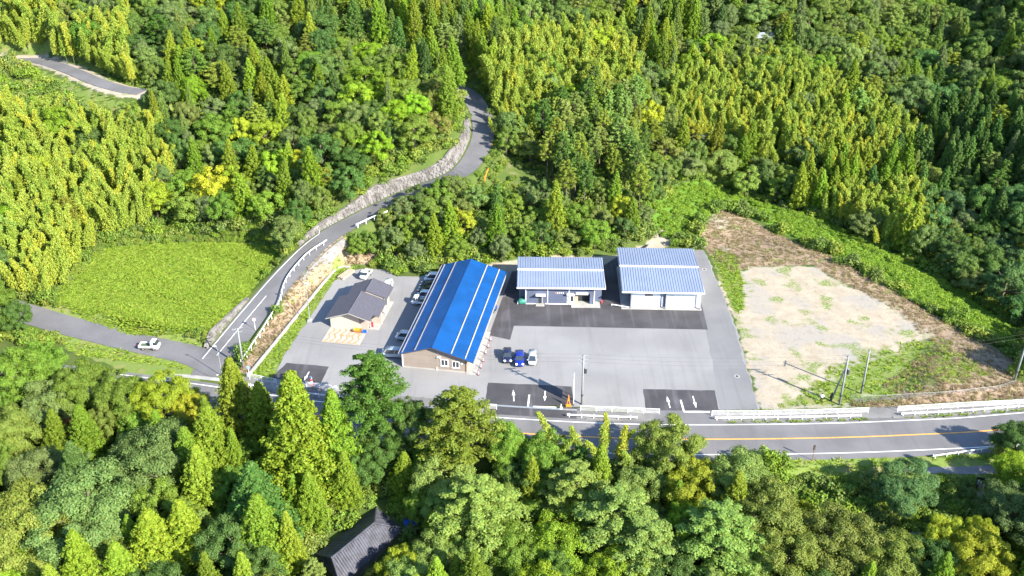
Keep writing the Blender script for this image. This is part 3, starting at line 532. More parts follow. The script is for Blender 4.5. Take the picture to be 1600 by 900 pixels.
def rslope(quad):
    m = MB(); up = [(p[0], p[1], p[2]) for p in quad]; m.add(up, [tuple(range(len(up)))]); o = m.build('roof_slope', tile_m, farm)
    a, b_ = np.array(quad[0]), np.array(quad[1]); c_, d_ = np.array(quad[2]), np.array(quad[3] if len(quad) == 4 else quad[2])   # eave a-b, top c-d over b-a
    L = np.linalg.norm(b_-a); k = int(L/.42); ax = (b_-a)/L; rr = MB()
    nrm = np.cross(b_-a, c_-a); nrm /= np.linalg.norm(nrm); nrm = nrm if nrm[2] > 0 else -nrm
    slope_dir = np.cross(nrm, ax); slope_dir = slope_dir if slope_dir[2] > 0 else -slope_dir
    td, tc = np.dot(d_-a, ax), np.dot(c_-a, ax); Hs = np.dot(c_-a, slope_dir)
    for i in range(k):
        s = (i+.5)*L/k; hgt = Hs if td <= s <= tc else Hs*(s/td if s < td else (L-s)/max(L-tc, 1e-6))
        p0 = a+ax*s; p1 = p0+slope_dir*hgt; w = ax*.085; hh = nrm*.085
        rr.add([p0-w, p0+w, p1+w, p1-w, p0+hh, p1+hh], [(0,4,5,3),(1,2,5,4),(0,1,4)])
    tag(rr.build('tile_rows', tile_m, o), kind='stuff'); return o
rslope([e4[1], e4[0], t2[0], t2[1]]); rslope([e4[2], e4[1], t2[1]]); rslope([e4[3], e4[2], t2[1], t2[0]]); rslope([e4[0], e4[3], t2[0]])
up_ = lambda p: (p[0], p[1], p[2]+.12)
for a, b_ in ((t2[0], t2[1]), (t2[1], e4[1]), (t2[1], e4[2]), (t2[0], e4[0]), (t2[0], e4[3])): MB().tube([up_(a), up_(b_)], .17, 8).build('ridge_tiles', tile_m, farm)
tp = (-14.86,119,-8); g_ = gz(tp[0], tp[1]); m = MB(); k = 7; r_ = np.random.default_rng(4)
vs_ = [((i/6-.5)*3.4, (j/6-.5)*3.2, 1.3-abs(i/6-.5)*1.1+r_.normal(0, .09)) for i in range(k) for j in range(k)]
m.add(vs_, [(i*k+j, (i+1)*k+j, (i+1)*k+j+1, i*k+j+1) for i in range(k-1) for j in range(k-1)]); m.add([(v[0], v[1], v[2]-.05) for v in vs_], [(i*k+j+1, (i+1)*k+j+1, (i+1)*k+j, i*k+j) for i in range(k-1) for j in range(k-1)])
wp = empty('tarpaulin_heap', (tp[0], tp[1], g_), R(20), 'blue tarpaulin draped over a woodpile beside the farmhouse', 'tarpaulin'); m.build('tarpaulin', tarblue, wp, True)
for i in range(5): MB().tube([(-1.3, -1+i*.5, .35), (1.3, -1+i*.5, .35)], .3, 8).build('log', wood_m, wp)
rf = empty('hillside_shed', (0,0,0), R(12), 'pale shed roof half hidden in trees high on the far hillside', 'shed'); sp_ = (68.76,280.38); rf.location = (sp_[0], sp_[1], gz(*sp_)); rf_h = 24-rf.location.z
MB().b2(-2.4, 2.4, -1.6, 1.6, 0, max(2.2, rf_h)).build('wall', tan, rf); zt = max(2.2, rf_h)
for s_ in (-1, 1): MB().add([(-2.9, 0, zt+.9), (2.9, 0, zt+.9), (2.9, s_*2.1, zt), (-2.9, s_*2.1, zt), (-2.9, 0, zt+1), (2.9, 0, zt+1), (2.9, s_*2.1, zt+.1), (-2.9, s_*2.1, zt+.1)], [(0,1,2,3),(4,5,6,7),(2,3,7,6),(0,3,7,4),(1,2,6,5)]).build('roof_slope', grey_metal, rf)
# ---------------------------------------------------------------- vehicles (local +x = forward)
def loft(m, secs, closed=True):
    n = len(secs[0]); vs = [p for s in secs for p in s]
    fs = [(i*n+j, i*n+(j+1)%n, (i+1)*n+(j+1)%n, (i+1)*n+j) for i in range(len(secs)-1) for j in range(n)]
    return m.add(vs, fs+[tuple(range(n))[::-1], tuple(range((len(secs)-1)*n, len(secs)*n))])
def ring(x, hw, z0, z1, r=.14):
    return [(x, -hw+r*.6, z0), (x, hw-r*.6, z0), (x, hw, z0+r), (x, hw, z1-r), (x, hw-r, z1), (x, -hw+r, z1), (x, -hw, z1-r), (x, -hw, z0+r)]
def wheels(e, L, W, r, fx, rx):
    for x_ in (fx, rx):
        for s_ in (-1, 1):
            w = MB().tube([(x_, s_*(W/2-.2), r), (x_, s_*(W/2-.01), r)], r, 16).build('wheel', tyre_m, e)
            MB().tube([(x_, s_*(W/2-.012), r), (x_, s_*(W/2+.008), r)], r*.6, 12).build('rim', grey_metal, w)
def lamps(e, x, hw, z, tail_x, plate):
    for s_ in (-1, 1):
        MB().box((x-.08, s_*(hw-.22), z+.06), (.34, .34, .14), s_*R(-18), 0, R(24)).build('headlight', lens_m, e)
        MB().box((tail_x, s_*(hw-.12), z+.2), (.06, .16, .3)).build('tail_light', red_m, e)
    MB().box((x+.03, 0, z-.22), (.03, .36, .18)).build('number_plate', plate, e)
yel = pm('yellow_plate', (.8,.62,.05), .5, .05, 2); wpl = pm('white_plate', (.85,.85,.85), .5, .05, 2)
def car(name, label, nose, head, L, W, H, col, kind='hatch', plate=wpl, group=None):
    """nose = ground point under the front bumper, head = heading angle"""
    cx, cy = nose[0]-math.cos(head)*L/2, nose[1]-math.sin(head)*L/2
    e = empty(name, (cx, cy, .012), head, label, 'car' if kind != 'truck' else 'truck', group); hl, hw = L/2, W/2; pt_ = paint(name+'_paint_'+str(len(MATS)), col)
    if kind == 'truck':
        loft(MB(), [ring(hl, hw*.9, .35, .95), ring(hl-.12, hw*.97, .28, 1.12), ring(hl-1.25, hw*.97, .28, 1.12)]).build('cab_body', pt_, e, True)
        c_ = MB(); loft(c_, [[(hl-.1,-hw*.92,1.1),(hl-.1,hw*.92,1.1),(hl-.45,hw*.8,H-.08),(hl-.45,-hw*.8,H-.08)],[(hl-1.24,-hw*.94,1.1),(hl-1.24,hw*.94,1.1),(hl-1.24,hw*.84,H-.08),(hl-1.24,-hw*.84,H-.08)]]).build('cab_glass', glass_m, e)
        MB().box((hl-.86, 0, H-.04), (.86, W*.86, .09)).build('cab_roof', pt_, e, bevel=.03)
        for s_ in (-1, 1):
            MB().box((hl-.9, s_*hw*.9, (1.1+H)/2), (.1, .06, H-1.1), 0, s_*R(6)).build('pillar', pt_, e); MB().box((hl-1.2, s_*hw*.9, (1.1+H)/2), (.1, .06, H-1.1), 0, s_*R(6)).build('pillar', pt_, e)
        bed = MB().b2(-hl, hl-1.32, -hw, hw, .55, .68).build('load_bed', pt_ if kind else None, e)
        MB().b2(-hl+.06, hl-1.4, -hw+.06, hw-.06, .685, .70).build('bed_floor', pm('bed_mat', (.09,.14,.07), .9, .3, 3), bed)
        for s_ in (-1, 1): MB().b2(-hl, hl-1.32, s_*hw-.03, s_*hw+.03, .60, .96).build('side_board', pt_, bed)
        MB().b2(-hl-.04, -hl+.02, -hw-.03, hw+.03, .60, .96).build('tail_board', pt_, bed); MB().b2(hl-1.33, hl-1.28, -hw+.04, hw-.04, .69, 1.35).build('head_board', grey_metal, bed)
        MB().b2(-hl+.1, hl-1.2, -.35, .35, .3, .55).build('chassis', dark_m, e)
        wheels(e, L, W, .27, hl-.75, -hl+.75); lamps(e, hl, hw, .75, -hl-.05, plate)
    else:
        zb = {'hatch': .92, 'sedan': .88, 'van': 1.0}[kind]; zh = {'hatch': .86, 'sedan': .78, 'van': .98}[kind]; r0 = .36 if kind != 'van' else .22
        loft(MB(), [ring(-hl, hw*.88, .38, zb-.1), ring(-hl+.1, hw*.97, .26, zb), ring(-hl*.5, hw, .22, zb), ring(hl*.28, hw, .22, zb), ring(hl-.55, hw*.98, .22, zh), ring(hl-.14, hw*.9, .26, zh-.14), ring(hl, hw*.72, .36, zh-.26)]).build('body', pt_, e, True)
        fb_, ft = {'hatch': (hl*.42, hl*.08), 'sedan': (hl*.36, hl*-.02), 'van': (hl-.42, hl-1.05)}[kind]; rb, rt = {'hatch': (-hl+.12, -hl+.4), 'sedan': (-hl*.86, -hl*.62), 'van': (-hl+.1, -hl+.2)}[kind]
        gl = MB(); loft(gl, [[(rb,-hw*.94,zb-.03),(rb,hw*.94,zb-.03),(rt,hw*.76,H-.1),(rt,-hw*.76,H-.1)],[(fb_,-hw*.92,zb-.03),(fb_,hw*.92,zb-.03),(ft,hw*.74,H-.1),(ft,-hw*.74,H-.1)]]); gl.build('windows', glass_m, e)
        rf_ = loft(MB(), [ring(rt-.04, hw*.76, H-.14, H-.04, .05), ring((rt+ft)/2, hw*.8, H-.14, H, .06), ring(ft+.05, hw*.75, H-.14, H-.05, .05)]).build('roof', pt_, e, True)
        for s_ in (-1, 1):
            for xa, xb in ((fb_-.05, ft), ((fb_+rb)/2, (ft+rt)/2), (rb+.08, rt+.05)): MB().tube([(xa, s_*hw*.93, zb-.04), (xb, s_*hw*.765, H-.1)], .055, 5).build('pillar', pt_, e)
            MB().box((fb_-.2, s_*(hw+.1), zb+.1), (.14, .2, .16)).build('mirror', pt_, e)
        wheels(e, L, W, .3, hl-.78, -hl+.72); lamps(e, hl-.1, hw*.92, zh-.22, -hl-.0, plate)
        MB().box((hl-.03, 0, .42), (.06, W*.5, .14)).build('grille', dark_m, e)
    return e
S_ = -math.pi/2
car('parked_car', 'dark navy hatchback leftmost of the three cars parked on the gravel', (-0.74,152.3), S_+R(2), 3.9, 1.62, 1.5, (.012,.016,.05), 'hatch', wpl)
car('parked_car', 'bright blue car parked between the navy and silver cars', (1.36,151.17), S_+R(1), 4.25, 1.68, 1.48, (.008,.022,.22), 'hatch', wpl)
car('parked_car', 'silver kei van rightmost of the three cars on the gravel', (3.56,151.58), S_-R(2), 3.35, 1.46, 1.75, (.36,.39,.45), 'van', yel)
HD = math.pi+R(-9.6)
def side(px, L, *a, **k): return px
car('parked_car', 'silver minivan parked at the front corner of the blue-roofed hall', (-23.45,155.33), HD+R(4), 4.5, 1.7, 1.8, (.4,.45,.5), 'van')
car('parked_car', 'silver-white wagon parked alone midway along the hall shade', (-21.43,161.12), HD, 4.3, 1.66, 1.75, (.45,.49,.53), 'van')
car('parked_truck', 'white kei truck nosing out of the hall shade beside a box van', (-19.51,174.07), HD, 3.4, 1.48, 1.8, (.8,.82,.84), 'truck')
car('parked_car', 'pale box van between the white kei truck and black cars', (-18.82,176.35), HD, 3.4, 1.48, 1.85, (.6,.66,.72), 'van')
car('parked_car', 'black car nearer of two black cars in the hall shade', (-18.77,178.95), HD, 4.0, 1.6, 1.45, (.012,.013,.016), 'hatch')
car('parked_car', 'black sedan farther of two black cars in the hall shade', (-18.51,181.34), HD, 4.3, 1.65, 1.42, (.016,.016,.02), 'sedan')
car('parked_car', 'silver van farthest back in the row beside the blue-roofed hall', (-17.78,183.78), HD, 4.2, 1.66, 1.85, (.55,.62,.7), 'van')
car('parked_truck', 'white kei truck parked on gravel behind the cream office', (-30.37,183.5), S_-R(14), 3.4, 1.48, 1.75, (.84,.84,.84), 'truck')
car('parked_car', 'white van half hidden behind the rear corner of the cream office', (-25.14,178.04), S_-R(8), 3.4, 1.48, 1.8, (.84,.84,.84), 'van', yel)
kt = car('parked_truck', 'white flatbed kei truck standing on the spur road by the grass field', (-63.88,157.01), R(-3), 3.5, 1.5, 1.8, (.84,.84,.84), 'truck'); kt.location.z = .36
# ---------------------------------------------------------------- rails and fences
def seglen(pts):
    p = np.array(pts); d = np.r_[0, np.cumsum(np.linalg.norm(np.diff(p, axis=0), axis=1))]; return p, d
def at_len(p, d, s): return np.array([np.interp(s, d, p[:,i]) for i in range(3)])
def dense(pts, step=1.0):
    p, d = seglen(pts); return [at_len(p, d, s) for s in np.linspace(0, d[-1], max(2, int(d[-1]/step)+1))]
def guardrail(label, pts, h=.72, back=1, mat=white_metal, gap=2.0):
    """W-beam on posts; pts = ground points"""
    o = np.array(pts[0]); e = empty('guardrail', tuple(o), 0, label, 'guardrail', None); q = dense(pts, .8); q = [v-o for v in q]; m = MB(); k = len(q)
    prof = [(0,-.13),(.045,-.1),(.045,-.03),(0,0),(.045,.03),(.045,.1),(0,.13),(-.03,.13),(-.03,-.13)]; vs = []
    for i in range(k):
        t = q[min(i+1,k-1)]-q[max(i-1,0)]; t = t/np.linalg.norm(t); nn = np.array((t[1], -t[0], 0))*back
        vs += [q[i]+nn*a+np.array((0,0,h-.17+b_)) for a, b_ in prof]
    n_ = len(prof); m.add(vs, [(i*n_+j, (i+1)*n_+j, (i+1)*n_+(j+1)%n_, i*n_+(j+1)%n_) for i in range(k-1) for j in range(n_)]+[tuple(range(n_)), tuple(range((k-1)*n_, k*n_))]); m.build('beam', mat, e)
    p, d = seglen(pts)
    for s in np.arange(.3, d[-1], gap):
        v = at_len(p, d, s)-o; t = at_len(p, d, min(s+.3, d[-1]))-at_len(p, d, max(s-.3, 0)); t = t/np.linalg.norm(t); v = v-np.array((t[1], -t[0], 0))*back*.1
        MB().tube([tuple(v-np.array((0,0,.3))), tuple(v+np.array((0,0,h+.04)))], .065, 8).build('post', mat, e)
    for s in (0, d[-1]):
        v = at_len(p, d, s)-o; MB().box((v[0], v[1], h-.17), (.1, .1, .4)).build('end_terminal', mat, e)
    return e
def railing(label, pts, h=1.05, n=5, gap=2.55, mat=white_metal, name='railing'):
    o = np.array(pts[0]); e = empty(name, tuple(o), 0, label, 'railing'); p, d = seglen(pts); q = [tuple(v-o) for v in dense(pts, 2.5)]
    for k in range(n): MB().tube([(v[0], v[1], v[2]+.2+(h-.22)*k/(n-1)) for v in q], .02 if k < n-1 else .034, 6).build('rail', mat, e)
    for s in np.arange(0, d[-1]+.01, d[-1]/max(1, round(d[-1]/gap))):
        v = at_len(p, d, s)-o; MB().box((v[0], v[1], v[2]+h/2-.05), (.075, .075, h+.14)).build('post', mat, e)
    return e
def main_pts(x0, x1, off, z=.02): return [(p[0], p[1], z) for p in along(FINE, off, 0, x0, x1)][::3]
railing('white pipe railing left of the leftmost yard entrance', [(-46.1,148.25,0),(-43.54,147.27,0),(-40.58,146.29,0)]); railing('white pipe railing right of the leftmost yard entrance', [(-35.23,145.32,0),(-32.28,144.74,0),(-28.31,143.79,0)])
railing('white pipe railing left of the middle entrance behind the treetops', [(-10.68,139.88,0),(-6.92,139.34,0),(-2.55,138.8,0)]); railing('white pipe railing between the middle and right entrances', [(11.34,138.44,0),(16.92,138.08,0),(24.26,137.54,0)])
railing('long white pipe railing in front of the dirt lot', [(32.82,137.01,0),(38.92,137.01,0),(48.48,137.36,0),(58.76,137.9,0)]); railing('white pipe railing along the brown bank at the right edge', [(63.74,138.26,0),(74.53,139.34,0),(85.57,140.25,0),(92.25,140.8,0)])
guardrail('short white guardrail by the leftmost entrance behind treetops', main_pts(-45.5,-41.8,4.95)); guardrail('white guardrail between the leftmost entrance and the tall pine', main_pts(-35.2,-28,4.95)); guardrail('white guardrail between the middle and right entrances', main_pts(8.8,21,4.95)); guardrail('long white guardrail in front of the dirt lot railing', main_pts(33,58.8,4.95)); guardrail('white guardrail along the pavement at the right edge', main_pts(63.3,92,4.95))
guardrail('white guardrail on the near side of the road at right', [(65.2,126.0,-.05),(70,127.0,-.05),(75,128.0,-.05),(81,129.0,-.05),(90,130.6,-.05)], back=-1)
hill_guard = [(-47.94,152.1,0.4),(-46.43,160.17,1),(-45.39,166.24,1.5),(-44.7,170.88,1.9),(-44.96,176.26,2.3),(-44.24,180.81,3),(-41.89,187,4),(-38.51,191.08,4.9)]
guardrail('white guardrail winding up the hill road above the brown bank', [tuple(p) for p in smooth_line(hill_guard, 1.5)], h=.8, back=-1)
guardrail('short white guardrail on the hill road above the copse', [(-32.84,195.34,6.4),(-29.92,197.34,7.1),(-26.44,198.4,8.1)], h=.8, back=-1)
railing('grey pipe fence on the outer bend of the hill road', [(-7.6,243.95,17.3),(-6.11,240.62,16.8),(-5.56,235.95,16),(-5.45,230.18,15.2)], h=1.1, n=3, mat=grey_metal, name='road_fence')
# mesh fence beside the brown bank
fe = empty('mesh_fence', (57.01,141.72,0), 0, 'grey chain-link fence between the brown bank and the white railing', 'fence'); fo = np.array((57.01,141.72,0)); fpts = [np.array(p)-fo for p in ((57.01,141.72,0),(57.39,140.8,0),(64.54,141.35,0),(73.49,142.28,0),(82.84,143.98,0),(86.31,145.71,0))]
p, d = seglen(fpts)
for s in np.arange(0, d[-1], 2.0): v = at_len(p, d, s); MB().tube([(v[0], v[1], -.1), (v[0], v[1], 1.25)], .03, 6).build('post', grey_metal, fe)
mm = MB()
for z_ in np.arange(.1, 1.21, .185): mm.tube([(v[0], v[1], z_) for v in dense(fpts, 2)], .008, 3, False)
for s in np.arange(0, d[-1], .3):
    v = at_len(p, d, s); w_ = at_len(p, d, min(s+.3, d[-1])); mm.tube([(v[0], v[1], .1), (w_[0], w_[1], 1.2)], .006, 3, False); mm.tube([(v[0], v[1], 1.2), (w_[0], w_[1], .1)], .006, 3, False)
tag(mm.build('wire_mesh', grey_metal, fe), kind='stuff'); MB().tube([(v[0], v[1], 1.23) for v in dense(fpts, 2)], .02, 6).build('top_rail', grey_metal, fe)
# low concrete channel along the left bank
ch = [(-45.96,148.65,0),(-43.44,159.34,0),(-40.84,170.96,0),(-38.29,182.01,0),(-36.65,188.38,0),(-35.71,189.23,0),(-33.7,189.23,0)]
co = np.array(ch[0]); ce = empty('concrete_channel', tuple(co), 0, 'low pale concrete drainage kerb between the brown bank and green verge', 'kerb')
for i in range(len(ch)-1):
    a, b_ = np.array(ch[i])-co, np.array(ch[i+1])-co; L = np.linalg.norm(b_-a); k = max(1, int(L/2)); an = math.atan2(b_[1]-a[1], b_[0]-a[0])
    for j in range(k):
        c_ = a+(b_-a)*(j+.5)/k; MB().box((c_[0], c_[1], .12), (L/k-.03, .42, .5), an).build('kerb_block', concrete, ce)
# ---------------------------------------------------------------- poles and cables
def utility_pole(label, base, h, arms=3, rz=0, lean=0, trans=False, strut=None, arm_z=None):
    z = gz(base[0], base[1]); e = empty('utility_pole', (base[0], base[1], z), rz, label, 'utility pole'); e.rotation_euler = (0, lean, rz)
    MB().tube([(0,0,-.5),(0,0,h*.5),(0,0,h)], [.19,.165,.13], 12).build('pole', pole_m, e, True)
    for k in range(arms):
        za = h-.25-k*.75; a_ = MB().box((0, .16, za), (1.9-.35*(k==1), .1, .1)).build('crossarm', grey_metal, e)
        for x_ in (-.8, -.35, .35, .8): MB().tube([(x_, .16, za+.05), (x_, .16, za+.13), (x_, .16, za+.26)], [.03,.045,.02], 6).build('insulator', grey_metal, a_)
    if trans:
        t_ = MB().tube([(.42,0,h-3.6),(.42,0,h-2.7)], .26, 12).build('transformer', dark_m, e); MB().tube([(.42,0,h-2.7),(.42,0,h-2.6)], .2, 12).build('lid', grey_metal, t_)
    for k in range(3): MB().tube([(.18,0,h*.3+k*.9),(.3,0,h*.3+k*.9)], .015, 5).build('step_bolt', grey_metal, e)
    MB().tube([(0,0,h*.18),(0,0,h*.18+.35)], .2, 10).build('cable_guard', dark_m, e)
    if strut: MB().tube([(strut[0], strut[1], -.4), (0, 0, h*.82)], [.16,.12], 10).build('strut_pole', pole_m, e, True)
    return e
POLES = {'centre': ((11.65,140.3), 9.9), 'right': ((54.7,140.2), 9.8), 'right2': ((59.3,143.4), 8.7), 'left': ((-47.41,151.28), 8.3), 'edge': ((86.5,146.5), 9.5)}
utility_pole('utility pole standing between the middle entrance and the railing', *POLES['centre'], 3, R(8), trans=True)
utility_pole('utility pole with a leaning strut behind the long white railing', *POLES['right'], 3, R(0), trans=True, strut=(-1.15,1.25))
utility_pole('slim utility pole standing alone in the grass by the dirt lot', POLES['right2'][0], 8.7, 1, R(70))
utility_pole('utility pole on the brown bank at the hill road junction', *POLES['left'], 2, R(30)); utility_pole('utility pole in tree shade at the right edge of the bank', *POLES['edge'], 2, R(30), lean=R(3))
lp = empty('lamp_post', (*(-38.52,167.58), 0), 0, 'slim grey lamp post at the left end of the gravel yard', 'lamp post')
MB().tube([(0,0,0),(0,0,8.2)], [.09,.06], 10).build('pole', grey_metal, lp); MB().box((0,0,.12), (.8,.8,.24)).build('footing', concrete, lp); MB().box((.25,-.1,8.15), (.75,.25,.12), R(-20)).build('lamp_head', white_metal, lp)
sl = empty('junction_lamp', (*(-50.54,148.65), 0), 0, 'thin pole with a small lamp beside the road junction', 'lamp post'); MB().tube([(0,0,0),(0,0,5.4),(-.3,0,6.2)], [.07,.05,.04], 8).build('pole', grey_metal, sl); MB().box((-.4,0,6.2), (.5,.16,.1)).build('lamp_head', white_metal, sl)
mi = empty('road_mirror', (*(-47.73,162.82), .9), 0, 'small road mirror on a post above the hill road guardrail', 'mirror'); MB().tube([(0,0,-.3),(0,0,2.2)], .04, 8).build('post', white_metal, mi); MB().tube([(0,-.05,2.2),(0,.03,2.2)], .33, 16).build('mirror_disc', orange_m, mi); MB().tube([(0,-.06,2.2),(0,-.052,2.2)], .28, 16).build('mirror_glass', lens_m, mi)
bs = empty('blue_sign', (*(-45.46,147.66), 0), 0, 'small blue and white sign on a slim post by the leftmost railing', 'sign'); MB().tube([(0,0,0),(0,0,2.6)], .035, 8).build('post', white_metal, bs); MB().box((0,-.05,2.5), (.5,.03,.5)).build('sign_panel', pm('sign_blue', (.2,.35,.75), .5, .05, 1), bs)
def cable(label, a, b_, sag, r=.009):
    q = [tuple(np.array(a)*(1-t)+np.array(b_)*t-np.array((0,0,sag*4*t*(1-t)))) for t in np.linspace(0, 1, 22)]; o = np.array(q[0]); c_ = MB().tube([tuple(np.array(v)-o) for v in q], r, 5).build('overhead_cable', dark_m if r < .03 else grey_metal); c_.location = tuple(o); return tag(c_, label, 'cable', 'overhead cables along the road')
pt3 = lambda k, dz, dx=0: (POLES[k][0][0]+dx, POLES[k][0][1]+.15, gz(*POLES[k][0])+POLES[k][1]+dz)
for j, (dz, wd) in enumerate(((0,'topmost'), (-.75,'second highest'), (-1.5,'lowest'))):
    cable(f'{wd} overhead cable spanning from the centre pole to the strutted pole', pt3('centre', dz, .4), pt3('right', dz), .7); cable(f'{wd} overhead cable spanning from the junction pole to the centre pole', pt3('left', dz*.8), pt3('centre', dz, -.4), 1.3)
    if j < 2: cable(f'{wd} overhead cable spanning from the strutted pole to the right edge', pt3('right', dz), pt3('edge', dz), .5)
cable('pale overhead cable crossing low over the garden at bottom right', (51.81,109.41,0), (76.11,110.11,-0.4), .25, .05)
# ---------------------------------------------------------------- signs, cones, small things by the entrances
sb = empty('sign_board', (10.35, 141.6, 0), R(-4.2), 'tall sign board seen edge-on beside the middle entrance', 'sign board')
for y_ in (-1.05, 1.05): MB().tube([(0,y_,0),(0,y_,4.2)], .06, 8).build('post', white_metal, sb)
MB().b2(-.05,.05,-1.25,1.25,1.5,4.6).build('panel', white_metal, sb); MB().b2(-.053,.053,-1.24,1.24,2.95,3.0).build('panel_joint', grey_metal, sb)
oc = empty('orange_stand', (*(9.4,139.88), .018), 0, 'orange sign stand with a cone beside the middle entrance', 'road stand'); MB().b2(-.55,.55,-.45,.45,0,.12).build('base', orange_m, oc)
for x_, y_ in ((-.35,-.3),(.35,-.3),(-.35,.3),(.35,.3)): MB().tube([(x_,y_,.1),(x_*.1,y_*.1,2.1)], .055, 6).build('leg', orange_m, oc)
MB().tube([(0,0,1.2),(0,0,2.6)], [.2,.05], 10).build('cone_top', orange_m, oc); MB().b2(-.5,.5,-.52,-.46,.12,.55).build('foot_board', orange_m, oc); oc.scale = (.8, .8, .85)
wc = empty('white_cone', (*(8.14,139.16), .018), 0, 'white traffic cone left of the orange stand', 'traffic cone'); MB().b2(-.22,.22,-.22,.22,0,.05).build('base', white_metal, wc); MB().tube([(0,0,.05),(0,0,.85)], [.17,.03], 12).build('cone', white_metal, wc)
first = None
for i, pxy in enumerate(((-3.96,160.33), (-4.32,158.02), (-4.74,155.87), (-5.14,153.33), (-5.46,151.27), (-5.87,149.05))):
    lab = f'{("farthest","second farthest","third farthest","third nearest","second nearest","nearest")[i]} red and white striped marker post beside the blue-roofed hall'
    if first is None:
        e = empty('marker_post', (*pxy, .004), 0, lab, 'marker post', 'striped marker posts beside the hall'); MB().tube([(0,0,0),(0,0,.06)], [.24,.2], 12).build('base', dark_m, e); first = e
        for k in range(5): MB().tube([(0,0,.06+k*.17),(0,0,.23+k*.17)], [.11-.008*k,.102-.008*k], 10).build('band', red_m if k % 2 == 0 else white_metal, e)
    else: e = copy_tree(first); e.location = (*pxy, .004); e['label'] = lab
rb_ = empty('red_white_post', (*(-34.38,145.51), .018), 0, 'red and white marker banner standing in the leftmost entrance', 'marker post'); MB().box((0,0,.12), (.5,.5,.24)).build('base', concrete, rb_)
for k in range(4): MB().tube([(0,0,.24+k*.45),(0,0,.69+k*.45)], .2, 10).build('band', white_metal if k % 2 else red_m, rb_)
rs = empty('road_sign', (46.4, 125.5, gz(46.4,125.5)), R(0), 'dark-backed road sign on a rusty post beside the near lane', 'road sign'); MB().tube([(0,0,0),(0,0,2.9)], .05, 8).build('post', rust_m, rs); MB().box((0,.04,2.5), (.34,.04,.95)).build('sign_panel', dark_m, rs)
dl = empty('delineator', (*(33.46,125.12), -.05), R(0), 'white roadside delineator post at the near road edge', 'marker post'); MB().tube([(0,0,0),(.05,0,.95)], .06, 8).build('post', white_metal, dl); MB().box((.05,-.07,.8), (.12,.02,.12)).build('reflector', orange_m, dl)
os_ = empty('orange_marker', (*(-4.6,222.82), 12.6), 0, 'orange marker post on the outer edge of the hill road bend', 'marker post'); MB().tube([(0,0,-1),(0,0,1.9)], .12, 8).build('post', orange_m, os_); MB().box((-.1,-.14,.9), (.45,.03,.5)).build('plate', white_metal, os_)
oh = guardrail('rusty orange handrail end at the inside of the hill road bend', [(-5.91,208.43,11.5),(-5.29,212.58,11.9)], h=.9, mat=orange_m)
lg = empty('timber_stack', (*(-34.16,185.85), .01), R(62), 'stack of pale timber lengths at the back corner of the gravel yard', 'timber stack')
for k in range(5):
    for j in range(2): MB().box((.05*((k*7+j*3) % 5)-.1, -.62+k*.31, .12+j*.25), (4.2-.1*((k+j) % 3), .25, .2)).build('plank', wood_m, lg)
tb = empty('green_bin', (*(2.01,174.19), .012), R(5), 'green tarpaulin-covered machine at the left corner of the slate-blue workshop', 'covered machine')
loft(MB(), [ring(-.75,.45,.12,.8,.12), ring(-.5,.52,.08,1.0,.16), ring(.5,.52,.08,.95,.16), ring(.75,.42,.12,.7,.12)]).build('cover', green_m, tb, True); MB().b2(-.95,-.75,-.3,.3,.05,.45).build('motor', white_metal, tb)
for x_, y_ in ((-.5,-.4),(.5,-.4),(-.5,.4),(.5,.4)): MB().tube([(x_,y_-.05,.11),(x_,y_+.05,.11)], .11, 10).build('wheel', tyre_m, tb)
fk = empty('forklift', (*(-3.54,171.7), .012), R(-100), 'small orange and blue forklift half hidden under the blue eaves', 'forklift'); MB().b2(-.8,.5,-.5,.5,.2,.75).build('body', blue_m, fk); MB().b2(-.95,-.8,-.45,.45,.2,.9).build('counterweight', orange_m, fk)
for x_, y_ in ((-.5,-.45),(.3,-.45),(-.5,.45),(.3,.45)): MB().tube([(x_,y_-.1,.24),(x_,y_+.1,.24)], .24, 12).build('wheel', tyre_m, fk); MB().tube([(x_,y_*.85,.75),(x_*.8,y_*.8,1.85)], .035, 6).build('guard_post', dark_m, fk)
MB().b2(-.45,.28,-.42,.42,1.85,1.92).build('overhead_guard', orange_m, fk)
for s_ in (-.25, .25): MB().b2(.55,.62,s_-.06,s_+.06,.1,1.7).build('mast', dark_m, fk); MB().b2(.62,1.5,s_-.06,s_+.06,.08,.13).build('fork', dark_m, fk)
